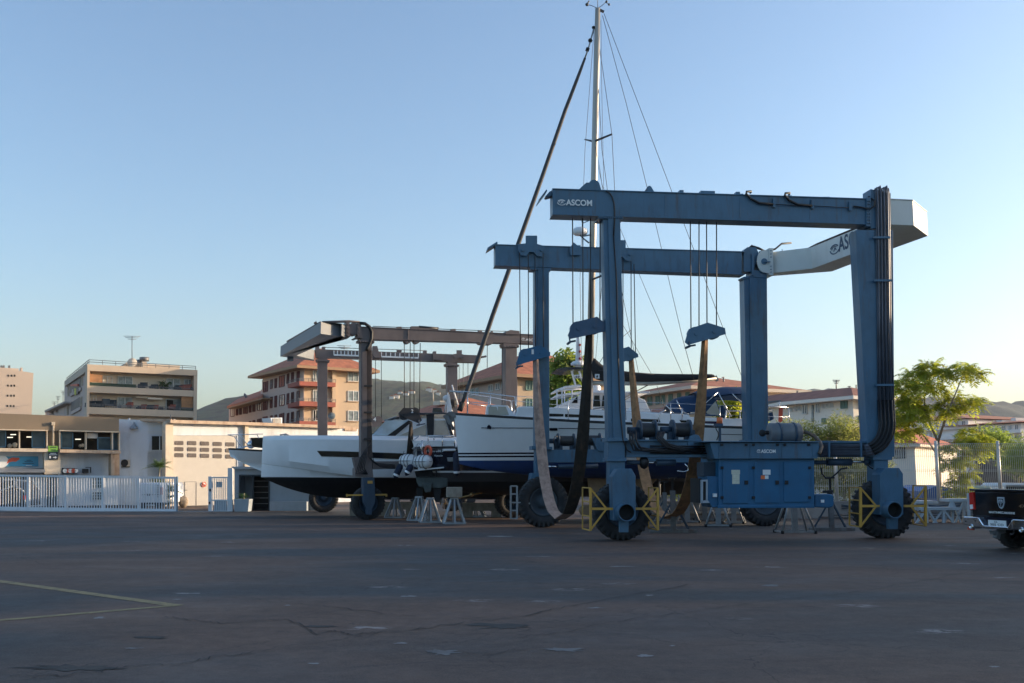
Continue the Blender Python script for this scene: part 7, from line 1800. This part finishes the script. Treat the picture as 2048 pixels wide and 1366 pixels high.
leafy('garden_tree', 'bright yellow green tree showing under the blue bimini beside the far right leg', p, heads([(1460, 815, 0, .75), (1480, 805, .4, .7), (1470, 840, .3, .8), (1495, 830, .6, .8), (1500, 860, .2, .8), (1450, 840, .5, .6), (1475, 870, .3, .8)], 46), m_ail, 32, 3600, .15, at(1470, 840, 46))
BY = 44.5
def bush(name, label, pl, seed, n, mat=m_bush, Y=BY, sz=.10):
    hs_ = heads(pl, Y); c = hs_[0][0]; base_ = V((c.x, c.y, 0))
    return leafy(name, label, base_, hs_, mat, seed, n, sz, V((c.x, c.y, c.z * .6)), .38, None, 'bush', .08)
bush('olive_bush', 'large rounded olive green bush in front of the cream two storey house', [(1680, 850, 0, .7), (1665, 865, .5, .7), (1700, 858, .4, .65), (1650, 885, .2, .75), (1690, 890, 0, .85), (1720, 880, .4, .7), (1665, 915, .3, .9), (1705, 920, .2, .9), (1680, 950, 0, 1.0), (1720, 955, .3, .9), (1650, 950, .4, .9), (1690, 985, .2, .9)], 41, 12000)
bush('olive_bush', 'lower straggling olive bush left of the rounded one beside the muffler', [(1590, 860, .2, .55), (1570, 855, .6, .5), (1615, 862, 0, .6), (1635, 870, .4, .55), (1580, 890, .3, .7), (1610, 900, .2, .8), (1640, 910, .5, .8), (1600, 940, .2, .9), (1570, 930, .4, .8), (1630, 960, .3, .9), (1590, 980, .4, .9)], 42, 9000)
bush('olive_bush', 'sunlit yellow bush glimpsed under the sailing boat between the stands', [(1400, 960, .2, .5), (1380, 970, .5, .5), (1420, 965, 0, .55), (1360, 985, .3, .5), (1395, 995, .2, .6), (1430, 990, .4, .6), (1340, 975, .4, .5), (1460, 975, .3, .6)], 43, 6000, m_ail, sz=.08)
bush('olive_bush', 'bush filling the gap behind the fence between cabinet and right leg', [(1745, 900, .4, .6), (1760, 930, .2, .7), (1740, 960, .4, .8), (1770, 970, .3, .7)], 44, 4000)
bush('dark_shrub', 'dark shrub behind the fence at the right edge above the pick-up', [(2030, 905, .5, .7), (2055, 895, .3, .8), (2015, 925, .6, .6), (2045, 930, .2, .8), (2080, 915, .4, .9)], 45, 5000, m_ail2, Y=47)
bush('dark_shrub', 'dark rounded treetop in front of the pinkish block at the right', [(1985, 878, 2, 1.1), (1965, 884, .8, 1.0), (2005, 886, .6, .9), (1975, 900, .5, 1.3), (2000, 905, .4, 1.3)], 46, 4500, m_ail2, Y=66, sz=.2)
p = at(1926, 940, 70); p.z = 0
t = thing('palm_tree', 'small dark palm crown below the balconied block behind the ailanthus', 'tree', tuple(p))
hh_ = at(1926, 888, 70).z; b = palm_mb(hh_, 22, 1.5, 51, .45); b.build('palm_fronds', m_palm, t, local=True, norm=False)
b = MB(); b.tube([(0, 0, 0), (.1, 0, hh_)], [.16, .12], 8); b.build('trunk', m_bark, t, local=True)
# blue tarpaulin cover, parked vans behind the fence
TP_ = Plane((17, 44.2), (27, 44.8))
o = thing('tarpaulin', 'bright blue gabled tarpaulin behind the fence below the low red roofed house', 'tarpaulin', tuple(TP_.p(1873, 1000)))
b = MB(); P0 = [TP_.p(x, y, 0) for x, y in pz(zK, (498, 1060), (500, 965), (600, 925), (700, 945), (700, 1060))]; b.prism(P0, TP_.n * 3); b.build('tarpaulin_cover', M('blue_tarpaulin', (.04, .13, .42), .5, var=.2, scale=2, bump=.3, bscale=3), o)
for i, (x0, x1, y0, l, mt) in enumerate(((1950, 1990, 972, 'pale green and white van roof showing behind the fence above the pick-up', M('pale_green_paint', (.45, .55, .45), .4)), (2008, 2062, 966, 'white vehicle roof behind the fence at the right edge', m_white))):
    VQ = Plane((20, 45.5 + i), (28, 45.8 + i))
    o = thing('parked_van', l, 'van', tuple(VQ.p((x0 + x1) / 2, 1012)))
    b = MB(); b.prism([VQ.p(x, y) for x, y in ((x0, 1020), (x0, y0 + 6), (x0 + 5, y0), (x1 - 8, y0), (x1, y0 + 12), (x1, 1020))], VQ.n * 2.2); b.build('body', mt, o, bevel=.08)
    b = MB(); b.slab(VQ, [(x0 + 4, y0 + 5), (x1 - 10, y0 + 5), (x1 - 6, y0 + 14), (x0 + 4, y0 + 14)], -.02, .02); b.build('window', m_glass, o)
    for x in (x0 + 8, x1 - 8): c = VQ.p(x, 1010); b = MB(); b.cyl(V((c.x, c.y - .03, .32)), V((c.x, c.y + .2, .32)), .32, n=16); b.build('wheel', m_tyre, o)
SW_ = Plane((20, 50.5), (32, 52)); o = thing('garden_wall', 'dark grey boundary wall behind the saplings and the fence at the right edge', 'wall', tuple(SW_.p(1990, 1000)))
b = MB(); b.slab(SW_, [(1955, 922), (2120, 925), (2120, 1012), (1955, 1010)], 0, .25); b.build('wall_body', M('dark_stone', (.14, .12, .11), .9, var=.3, scale=2), o)
b = MB(); b.slab(SW_, [(1955, 919), (2120, 922), (2120, 925), (1955, 922)], -.04, .29); b.build('coping', m_conc, o)
# ------------------------------------------------------------------ trestles by the wall
m_tre = M('pale_blue_white_trestle', (.42, .48, .52), .55, var=.15, dirt=(.3, .2, .14), damt=.5)
def trestle(x0, x1, y0, y1, Y, label):
    pl = Plane((0, Y), (10, Y + .2)); t = thing('trestle', label, 'trestle', tuple(pl.p((x0 + x1) / 2, y1)), 0, 'welded trestles by the wall')
    for o in (-.3, .3):
        b = MB(); xm0 = x0 + (x1 - x0) * .3; xm1 = x0 + (x1 - x0) * .7
        b.pb(pl, (x0, y1), (xm0, y0), .07, o); b.pb(pl, (xm0, y0), (xm0 + 1, y1), .08, o); b.pb(pl, (xm0, y0), ((xm0 + xm1) / 2 + 8, y1), .06, o)
        b.pb(pl, (x1, y1), (xm1, y0 + 2), .07, o); b.pb(pl, (xm1, y0), (xm1, y1), .08, o); b.pb(pl, (xm1, y0), ((xm0 + xm1) / 2 - 8, y1), .06, o)
        b.build('leg', m_tre, t)
    b = MB(); b.pb(pl, (x0 + 2, y0), (x1 - 2, y0), .1, 0, d=.75); b.build('top_beam', m_tre, t)
    return t
trestle(1828, 1912, 1017, 1053, 36.3, 'pale welded trestle standing between the right tyre and the pick-up')
trestle(1886, 1946, 1000, 1052, 36.6, 'taller pale trestle with upright ends touching the pick-up tail')
trestle(1810, 1870, 1004, 1050, 37.6, 'pale trestle half hidden by the yellow guard of the right tyre')
p = at(1938, 1052, 36.4)
b = MB(); b.bar((p.x, p.y, 0), (p.x + .05, p.y, 1.05), .09); b.bar((p.x + .35, p.y + .1, 0), (p.x + .05, p.y, 1.0), .05); tag(b.build('steel_post', m_tre, None, loc=(p.x, p.y, 0)), 'upright pale steel post just left of the black tailgate', 'post')
# ------------------------------------------------------------------ boat stands
def pyramid_stand(px, py, h, w, label, top=None):
    p = hz(px, py); t = thing('boat_stand', label, 'boat stand', (p.x, p.y, 0), rnd.uniform(-.2, .2), 'pyramid stands under the navy yacht')
    C = [(-w, -w), (w, -w), (w, w), (-w, w)]
    for (x, y) in C + [(0, -w), (0, w), (w, 0), (-w, 0)]:
        b = MB(); b.bar((x, y, .02), (x * .22, y * .22, h), .055); b.build('leg', m_galv, t, local=True)
    b = MB()
    for (x0, y0), (x1, y1) in zip(C, C[1:] + C[:1]): b.bar((x0, y0, .03), (x1, y1, .03), .05)
    b.build('base_frame', m_galv, t, local=True); b = MB(); b.box((-.14, -.14, h - .06), (.14, .14, h)); b.build('head_plate', m_galv, t, local=True)
    if top: b = MB(); b.box((-top[0], -top[0] * .8, h), (top[0], top[0] * .8, h + top[1])); b.build('timber_block', m_wood, t, local=True, bevel=.02)
    return t
pyramid_stand(860, 1045, .88, .36, 'galvanised pyramid stand nearest under the platform of the navy yacht')
pyramid_stand(838, 1041, .90, .36, 'galvanised pyramid stand just behind the nearest one under the navy stern')
pyramid_stand(908, 1047.5, .92, .37, 'galvanised pyramid stand topped by a big weathered timber block', (.27, .36))
pyramid_stand(790, 1036, .8, .34, 'shaded pyramid stand under the black bottom of the white motor yacht')
pyramid_stand(952, 1034, .55, .36, 'low sunlit pyramid stand under the middle of the navy hull')
pyramid_stand(1215, 1040, .9, .36, 'pyramid stand behind the near left tyre of the blue lift')
for (x0, x1, y, Y, l) in ((700, 833, 1004, 42.5, 'long brown timber beam under the black bottom of the white motor yacht'), (925, 1060, 1006, 41.0, 'brown timber beam under the keel of the navy yacht')):
    p, q = at(x0, y, Y), at(x1, y, Y); b = MB(); b.bar(p - UP * .15, q - UP * .15, .3, .32)
    for k in (.08, .5, .92): c = p.lerp(q, k); b.box((c.x - .2, c.y - .16, 0), (c.x + .2, c.y + .16, p.z - .3))
    tag(b.build('timber_beam', m_wood, None, loc=(p.x, p.y, 0)), l, 'beam')
def prop_stand(px, py, h, label, s=1.0, mat=m_galvd):
    p = hz(px, py); t = thing('prop_stand', label, 'boat stand', (p.x, p.y, 0), 0, 'boat props under the sailing boat')
    b = MB(); b.bar((-.7 * s, 0, .06), (.7 * s, 0, .06), .12, .1); b.build('foot', mat, t, local=True)
    b = MB(); b.box((-.075, -.05, .1), (.075, -.035, h)); b.box((-.075, .035, .1), (.075, .05, h)); b.box((-.012, -.036, .1), (.012, .036, h)); b.build('post', mat, t, local=True)
    for sg in (-1, 1): b = MB(); b.bar((sg * .52 * s, .2, .03), (sg * .04, .03, h * .72), .05); b.build('brace', m_blued, t, local=True)
    b = MB(); b.bar((0, 0, h - .1), (.0, 0, h + .35), .05); b.box((-.12, -.1, h + .35), (.12, .1, h + .4)); b.build('screw_pad', m_black, t, local=True)
    return t
prop_stand(1347, 1066, 1.25, 'grey prop stand with dark braces and a long foot right of the near left tyre')
prop_stand(1664, 1062, 1.25, 'grey prop stand with dark braces under the fuel tank')
prop_stand(1330, 1048, 1.1, 'prop stand set back between the yellow guard and the dark braced stand', .8)
prop_stand(1222, 1052, 1.2, 'prop stand partly hidden by the near left tyre', .8)
def tripod_stand(px, py, h, w, label, tall=0):
    p = hz(px, py); t = thing('tripod_stand', label, 'boat stand', (p.x, p.y, 0), rnd.uniform(-.3, .3), 'tripod props under the sailing boat')
    for k in range(4):
        a_ = .5 + k * math.pi / 2 + .3 * (k % 2); x, y = w * math.cos(a_), w * math.sin(a_)
        b = MB(); b.tube([(x, y, .02), (x * .18, y * .18, h)], .035, 8); b.build('leg', m_galv, t, local=True)
        b = MB(); b.cyl((x, y, 0), (x, y, .09), .05, n=8); b.build('rubber_foot', m_black, t, local=True)
    b = MB()
    for k in range(4):
        a0, a1 = .5 + k * math.pi / 2 + .3 * (k % 2), .5 + (k + 1) * math.pi / 2 + .3 * ((k + 1) % 2)
        b.bar((w * math.cos(a0), w * math.sin(a0), .05), (w * math.cos(a1), w * math.sin(a1), .05), .04)
    b.box((-.09, -.03, .05), (.09, .03, h)); b.tube([(0, 0, h - .1), (0, 0, h + .2 + tall)], .045, 8); b.build('frame', m_galv, t, local=True)
    b = MB(); b.box((-.12, -.12, h + .2 + tall), (.12, .12, h + .26 + tall)); b.build('pad', m_wood, t, local=True)
    return t
tripod_stand(1437, 1053, 1.0, .5, 'galvanised tripod prop under the left end of the cabinet')
tripod_stand(1590, 1066, 1.3, .62, 'large galvanised tripod prop in front of the far right tyre')
tripod_stand(1468, 1047, .9, .45, 'smaller tripod prop just left of the far right tyre')
tripod_stand(1375, 1045, .95, .5, 'tripod prop carrying a tall dark post under the sailing boat stern', .75)
tripod_stand(1320, 1044, .9, .5, 'sunlit steel prop with a tall jack behind the right yellow guard', .85)
tripod_stand(1410, 1041, .9, .5, 'tripod prop in the shade beyond the orange sling', .3)
p = hz(1390, 1040)
b = MB(); b.tube([(p.x - 1.6, p.y + .6, .22), (p.x + 2.6, p.y + .7, .22)], .07, 8); tag(b.build('timber_pole', m_wood, None, loc=(p.x, p.y, .2)), 'long pale pole lying behind the stands under the sailing boat', 'pole')
rr = random.Random(77)
for i, (x, y, l) in enumerate(((1365, 1030, 'dark heap of engine scrap behind the stands under the sailing boat'), (1450, 1034, 'reddish machine parts stacked left of the far right tyre'), (1680, 1034, 'jumble of grey crates against the low wall below the hydraulic ram'))):
    p = hz(x, y); b = MB()
    for k in range(14):
        w, d, h = rr.uniform(.12, .4), rr.uniform(.1, .3), rr.uniform(.1, .35); ox, oy, oz = rr.uniform(-.9, .9), rr.uniform(-.4, .4), rr.choice((0, 0, .2, .35))
        b.box((p.x + ox - w, p.y + oy - d, oz), (p.x + ox + w, p.y + oy + d, oz + h), rr.choice((0, 0, 1, 2)))
    for k in range(5): ox = rr.uniform(-.8, .8); b.tube([(p.x + ox, p.y, 0), (p.x + ox + rr.uniform(-.5, .5), p.y + .1, rr.uniform(.5, .9))], .03, 6, 2)
    tag(b.build('scrap_pile', [m_blued, m_shut if i == 1 else m_conc, m_galvd], None, loc=(p.x, p.y, 0)), l, 'scrap')
for x, y, l in ((788, 1024, 'dark parked car glimpsed low beyond the stands under the white yacht'), (980, 1024, 'distant dark parked car low under the navy hull')):
    p = at(x, y, 58); t = thing('parked_car', l, 'car', (p.x, p.y, 0), .15)
    b = MB(); b.prism([(-2, -.8, .3), (2, -.8, .3), (2.05, -.8, .75), (1.2, -.8, .9), (.6, -.8, 1.35), (-1.0, -.8, 1.4), (-1.9, -.8, .95)], (0, 1.6, 0)); b.build('body', m_navy, t, local=True, bevel=.08)
    b = MB(); b.prism([(1.05, -.82, .92), (.55, -.82, 1.28), (-.95, -.82, 1.32), (-1.6, -.82, .95)], (0, 1.64, 0)); b.build('window', m_glass, t, local=True)
    for k in (-1.25, 1.25): b = MB(); b.cyl((k, -.85, .32), (k, .85, .32), .32, n=18); b.build('wheel', m_tyre, t, local=True)
    b = MB(); b.box((1.98, -.7, .6), (2.07, -.4, .72)); b.box((1.98, .4, .6), (2.07, .7, .72)); b.box((-.5, -.83, .62), (1.6, -.81, .65)); b.build('headlight', m_letter, t, local=True)
# ------------------------------------------------------------------ black pick-up
hd_ = R(18)                      # its nose points right, slightly away
wc = hz(2030, 1096)
fx_ = V((math.cos(hd_), math.sin(hd_), 0)); lx_ = V((-math.sin(hd_), math.cos(hd_), 0))
org = V((wc.x, wc.y, 0)) - fx_ * 1.12 + lx_ * -.82      # mid of tail, on the ground
TR = thing('pickup_truck', 'black pick-up with a chrome rear bumper, seen from its tail at the right edge', 'truck', tuple(org), hd_)
m_blk = M('black_car_paint', (.006, .006, .008), .12, var=.05, coat=.8)
# local: x forward, y left
b = MB()
def sect(x, wid, zb_, zt_, r=.12):
    return [V((x, y, z)) for y, z in ((-wid, zb_), (wid, zb_), (wid + .03, (zb_ + zt_) / 2), (wid, zt_ - r), (wid - r, zt_), (-wid + r, zt_), (-wid, zt_ - r), (-wid - .03, (zb_ + zt_) / 2))]
b.rings([sect(.06, .94, .72, 1.36), sect(.12, .99, .70, 1.38), sect(1.9, 1.0, .68, 1.38)], True, True, 0, False)
b.rings([sect(1.9, 1.0, .6, 1.38), sect(4.0, 1.0, .5, 1.30), sect(5.7, .97, .5, 1.18), sect(5.9, .9, .55, 1.1)], True, True, 0, False)
b.rings([[V((x, y, z)) for y, z in ((-w, zb_), (w, zb_), (w * .86, zt_), (-w * .86, zt_))] for x, w, zb_, zt_ in ((1.95, .95, 1.36, 1.4), (2.15, .95, 1.36, 1.95), (3.5, .95, 1.34, 1.96), (4.3, .95, 1.3, 1.32))], True, True, 0, False)
b.build('body', m_blk, TR, local=True, bevel=.03)
b = MB(); b.box((.015, -.80, .76), (.07, .80, 1.33)); tg = b.build('tailgate', m_blk, TR, local=True, bevel=.02)
b = MB(); b.box((-.02, -.93, 1.345), (.35, .93, 1.395)); b.build('tailgate_cap', m_blk, tg, local=True, bevel=.015)
b = MB(); b.box((2.2, -.84, 1.45), (2.3, .84, 1.85)); b.box((2.3, -.93, 1.42), (3.6, .93, 1.85)); b.build('window', m_glass, TR, local=True)
for sg in (-1, 1):
    b = MB(); b.prism([(0.0, sg * .80, .92), (0.0, sg * .975, .90), (.02, sg * .985, 1.30), (0, sg * .83, 1.32)], (.1, 0, 0)); b.build('tail_light', bpy.data.materials['tail_light_red'], TR, local=True)
    b = MB(); b.prism([(-.01, sg * .86, .93), (-.01, sg * .95, .92), (-.01, sg * .955, 1.02), (-.01, sg * .87, 1.03)], (.02, 0, 0)); b.build('reverse_light', m_letter, TR, local=True)
b = MB()
def bseg(y0, y1, z0, z1, z2, z3): b.prism([(-.2, y0, z0), (-.2, y1, z1), (-.2, y1, z3), (-.2, y0, z2)], (.22, 0, 0))
for sg in (-1, 1):
    bseg(sg * .98, sg * .50, .56, .52, .75, .75); bseg(sg * .50, sg * .36, .52, .50, .75, .58)
bseg(-.36, .36, .50, .50, .575, .575)
bp_ = b.build('rear_bumper', m_chrome, TR, local=True, bevel=.02)
b = MB(); b.box((-.12, -.42, .56), (.05, .42, .76)); b.build('bumper_recess', m_navy, TR, local=True)
b = MB(); b.box((-.15, -.26, .565), (-.13, .26, .70)); np_ = b.build('number_plate', m_letter, TR, local=True)
for sg in (-1, 1):
    b = MB(); b.lathe((-.22, sg * .74, .53), (1, 0, 0), [(.3, .055), (0, .055), (0, .045), (.2, .045)], 16); b.build('exhaust_tip', m_chrome, TR, local=True)
    b = MB(); b.cyl((-.03, sg * .9, .64), (-.205, sg * .9, .64), .018, n=8); b.cyl((-.03, sg * .6, .66), (-.205, sg * .6, .66), .018, n=8); b.build('parking_sensor', m_black, bp_, local=True)
b = MB(); b.box((-.1, .8, .44), (-.05, .97, .5)); b.build('reflector', m_red, TR, local=True)
b = MB(); b.bar((.1, .05, .45), (-.28, .05, .42), .08); b.ball((-.3, .05, .47), .035, 8); b.bar((-.1, .05, .44), (-.15, .05, .30), .12, .1); b.build('tow_hitch', m_galvd, TR, local=True)
b = MB(); b.box((.3, -.7, .5), (3, .7, .62)); b.bar((1.12, -.75, .42), (1.12, .75, .42), .12); b.ball((1.12, .0, .42), .18, 10); b.build('chassis', m_black, TR, local=True)
for x in (1.12, 4.75):
    for sg in (-1, 1):
        c = V((x, sg * .83, .41)); t_ = tyre_mb(c, V((0, sg * -1, 0)), .41, .29, 26).build('wheel', m_tyre, TR, local=True)
        r_ = MB(); r_.lathe(c, V((0, sg, 0)), [(.10, .24), (.13, .22), (.05, .18), (.06, .05), (.1, .001)], 18); r_.build('rim', m_chrome, t_, local=True)
TPL = Plane(tuple((org + lx_ * 2)[:2]), tuple((org - lx_ * 2)[:2]))
def ttext(s, y, z, w, h, x, mt, par, name='lettering', bold=.015, shear=0.0):
    """text on the tail: y = left end (to the left positive), z = foot"""
    base_ = org + lx_ * y + fx_ * x + UP * z
    cu = bpy.data.curves.new(name, 'FONT'); cu.body = s; cu.offset = bold; cu.shear = shear
    o = bpy.data.objects.new(name, cu); COL.objects.link(o); dg = bpy.context.evaluated_depsgraph_get(); dg.update()
    me = bpy.data.meshes.new_from_object(o.evaluated_get(dg)); COL.objects.unlink(o); bpy.data.objects.remove(o)
    xs = [v.co.x for v in me.vertices]; ys = [v.co.y for v in me.vertices]; b = MB()
    for v in me.vertices: b.v.append(tuple(base_ - lx_ * ((v.co.x - min(xs)) / (max(xs) - min(xs)) * w) + UP * ((v.co.y - min(ys)) / (max(ys) - min(ys)) * h)))
    for f in me.polygons: b.f.append(list(f.vertices)); b.m.append(0); b.sm.append(False)
    bpy.data.meshes.remove(me); return b.build(name, mt, par, norm=False)
ttext('MARTINMECAMARINE', .38, .845, .76, .05, .005, m_letter, tg)
ttext('4X4', -.5, 1.0, .3, .07, .005, m_chrome, tg, shear=.2)
ttext('CL', .07, .64, .1, .045, -.156, m_sdk, np_); ttext('305 CD', .2, .578, .4, .05, -.156, m_sdk, np_)
b = MB()
sh_ = [(-.1, 1.22), (.1, 1.22), (.105, 1.1), (.06, .99), (0, .95), (-.06, .99), (-.105, 1.1)]
b.prism([(.012, y, z) for y, z in sh_], (-.015, 0, 0), 0)
b.prism([(-.003, y * .72, (z - 1.09) * .72 + 1.09) for y, z in sh_], (-.004, 0, 0), 1)
for sg in (-1, 1): b.prism([(-.008, sg * .005, 1.17), (-.008, sg * .06, 1.16), (-.008, sg * .062, 1.10), (-.008, sg * .03, 1.07), (-.008, sg * .035, 1.12), (-.008, sg * .012, 1.12), (-.008, sg * .012, 1.03), (-.008, sg * .004, 1.0)], (-.004, 0, 0), 0)
b.build('shield_emblem', [m_greyl, m_blk], tg, local=True)
# ------------------------------------------------------------------ unseen block added outside the frame on the right to shade the yard
SH = thing('shade_block', 'unseen shed-like block added on the right to shade the yard', 'building', (46, 0, 0))
b = MB(); b.box((42, -70, 0), (60, 42.5, 11)); b.build('wall', m_conc, SH)
b = MB(); b.prism([(41.4, -71, 11), (60.6, -71, 11), (51, -71, 13)], (0, 114, 0)); b.build('roof', m_galv, SH)
# ------------------------------------------------------------------ the air
hm = bpy.data.materials.new('thin_haze'); hm.use_nodes = True
nt = hm.node_tree; nt.nodes.remove(nt.nodes['Principled BSDF'])
pv = nt.nodes.new('ShaderNodeVolumePrincipled'); pv.inputs['Color'].default_value = (.9, .93, 1, 1); pv.inputs['Density'].default_value = .0001; pv.inputs['Anisotropy'].default_value = .0
nt.links.new(pv.outputs['Volume'], nt.nodes['Material Output'].inputs['Volume'])
b = MB(); b.box((-3000, -90, -1), (3000, 2700, 290)); tag(b.build('haze', hm), kind='stuff')
# ------------------------------------------------------------------ world, sun, camera
SUN_AZ, SUN_EL = R(77), R(9.5)          # azimuth measured from +Y towards +X
w = bpy.data.worlds.new('World'); sc.world = w; w.use_nodes = True
nt = w.node_tree
sky = nt.nodes.new('ShaderNodeTexSky'); sky.sky_type = 'NISHITA'; sky.sun_disc = False
sky.sun_elevation = SUN_EL; sky.sun_rotation = SUN_AZ
sky.air_density = 1.0; sky.dust_density = 2.4; sky.ozone_density = 2.6
bg = nt.nodes['Background']; nt.links.new(sky.outputs['Color'], bg.inputs['Color']); bg.inputs['Strength'].default_value = .15
ld = bpy.data.lights.new('sun', 'SUN'); ld.energy = 3.3; ld.angle = R(.5); ld.color = (1, .77, .53)
lo = bpy.data.objects.new('sun', ld); COL.objects.link(lo)
sd = V((math.sin(SUN_AZ) * math.cos(SUN_EL), math.cos(SUN_AZ) * math.cos(SUN_EL), math.sin(SUN_EL)))
lo.rotation_euler = sd.to_track_quat('Z', 'Y').to_euler()
lo.location = (30, 0, 40)
cd = bpy.data.cameras.new('camera'); cam = bpy.data.objects.new('camera', cd); COL.objects.link(cam)
cam.location = CAM; cam.rotation_euler = (R(90) + TH, 0, 0)
cd.sensor_width = 36; cd.lens = 36 * F / 2048; cd.clip_end = 20000; cd.clip_start = .1
sc.camera = cam
sc.view_settings.view_transform = 'Standard'; sc.view_settings.look = 'None'
sc.view_settings.exposure = EXPO; sc.view_settings.gamma = 1
sc.render.resolution_x, sc.render.resolution_y = 1024, 683
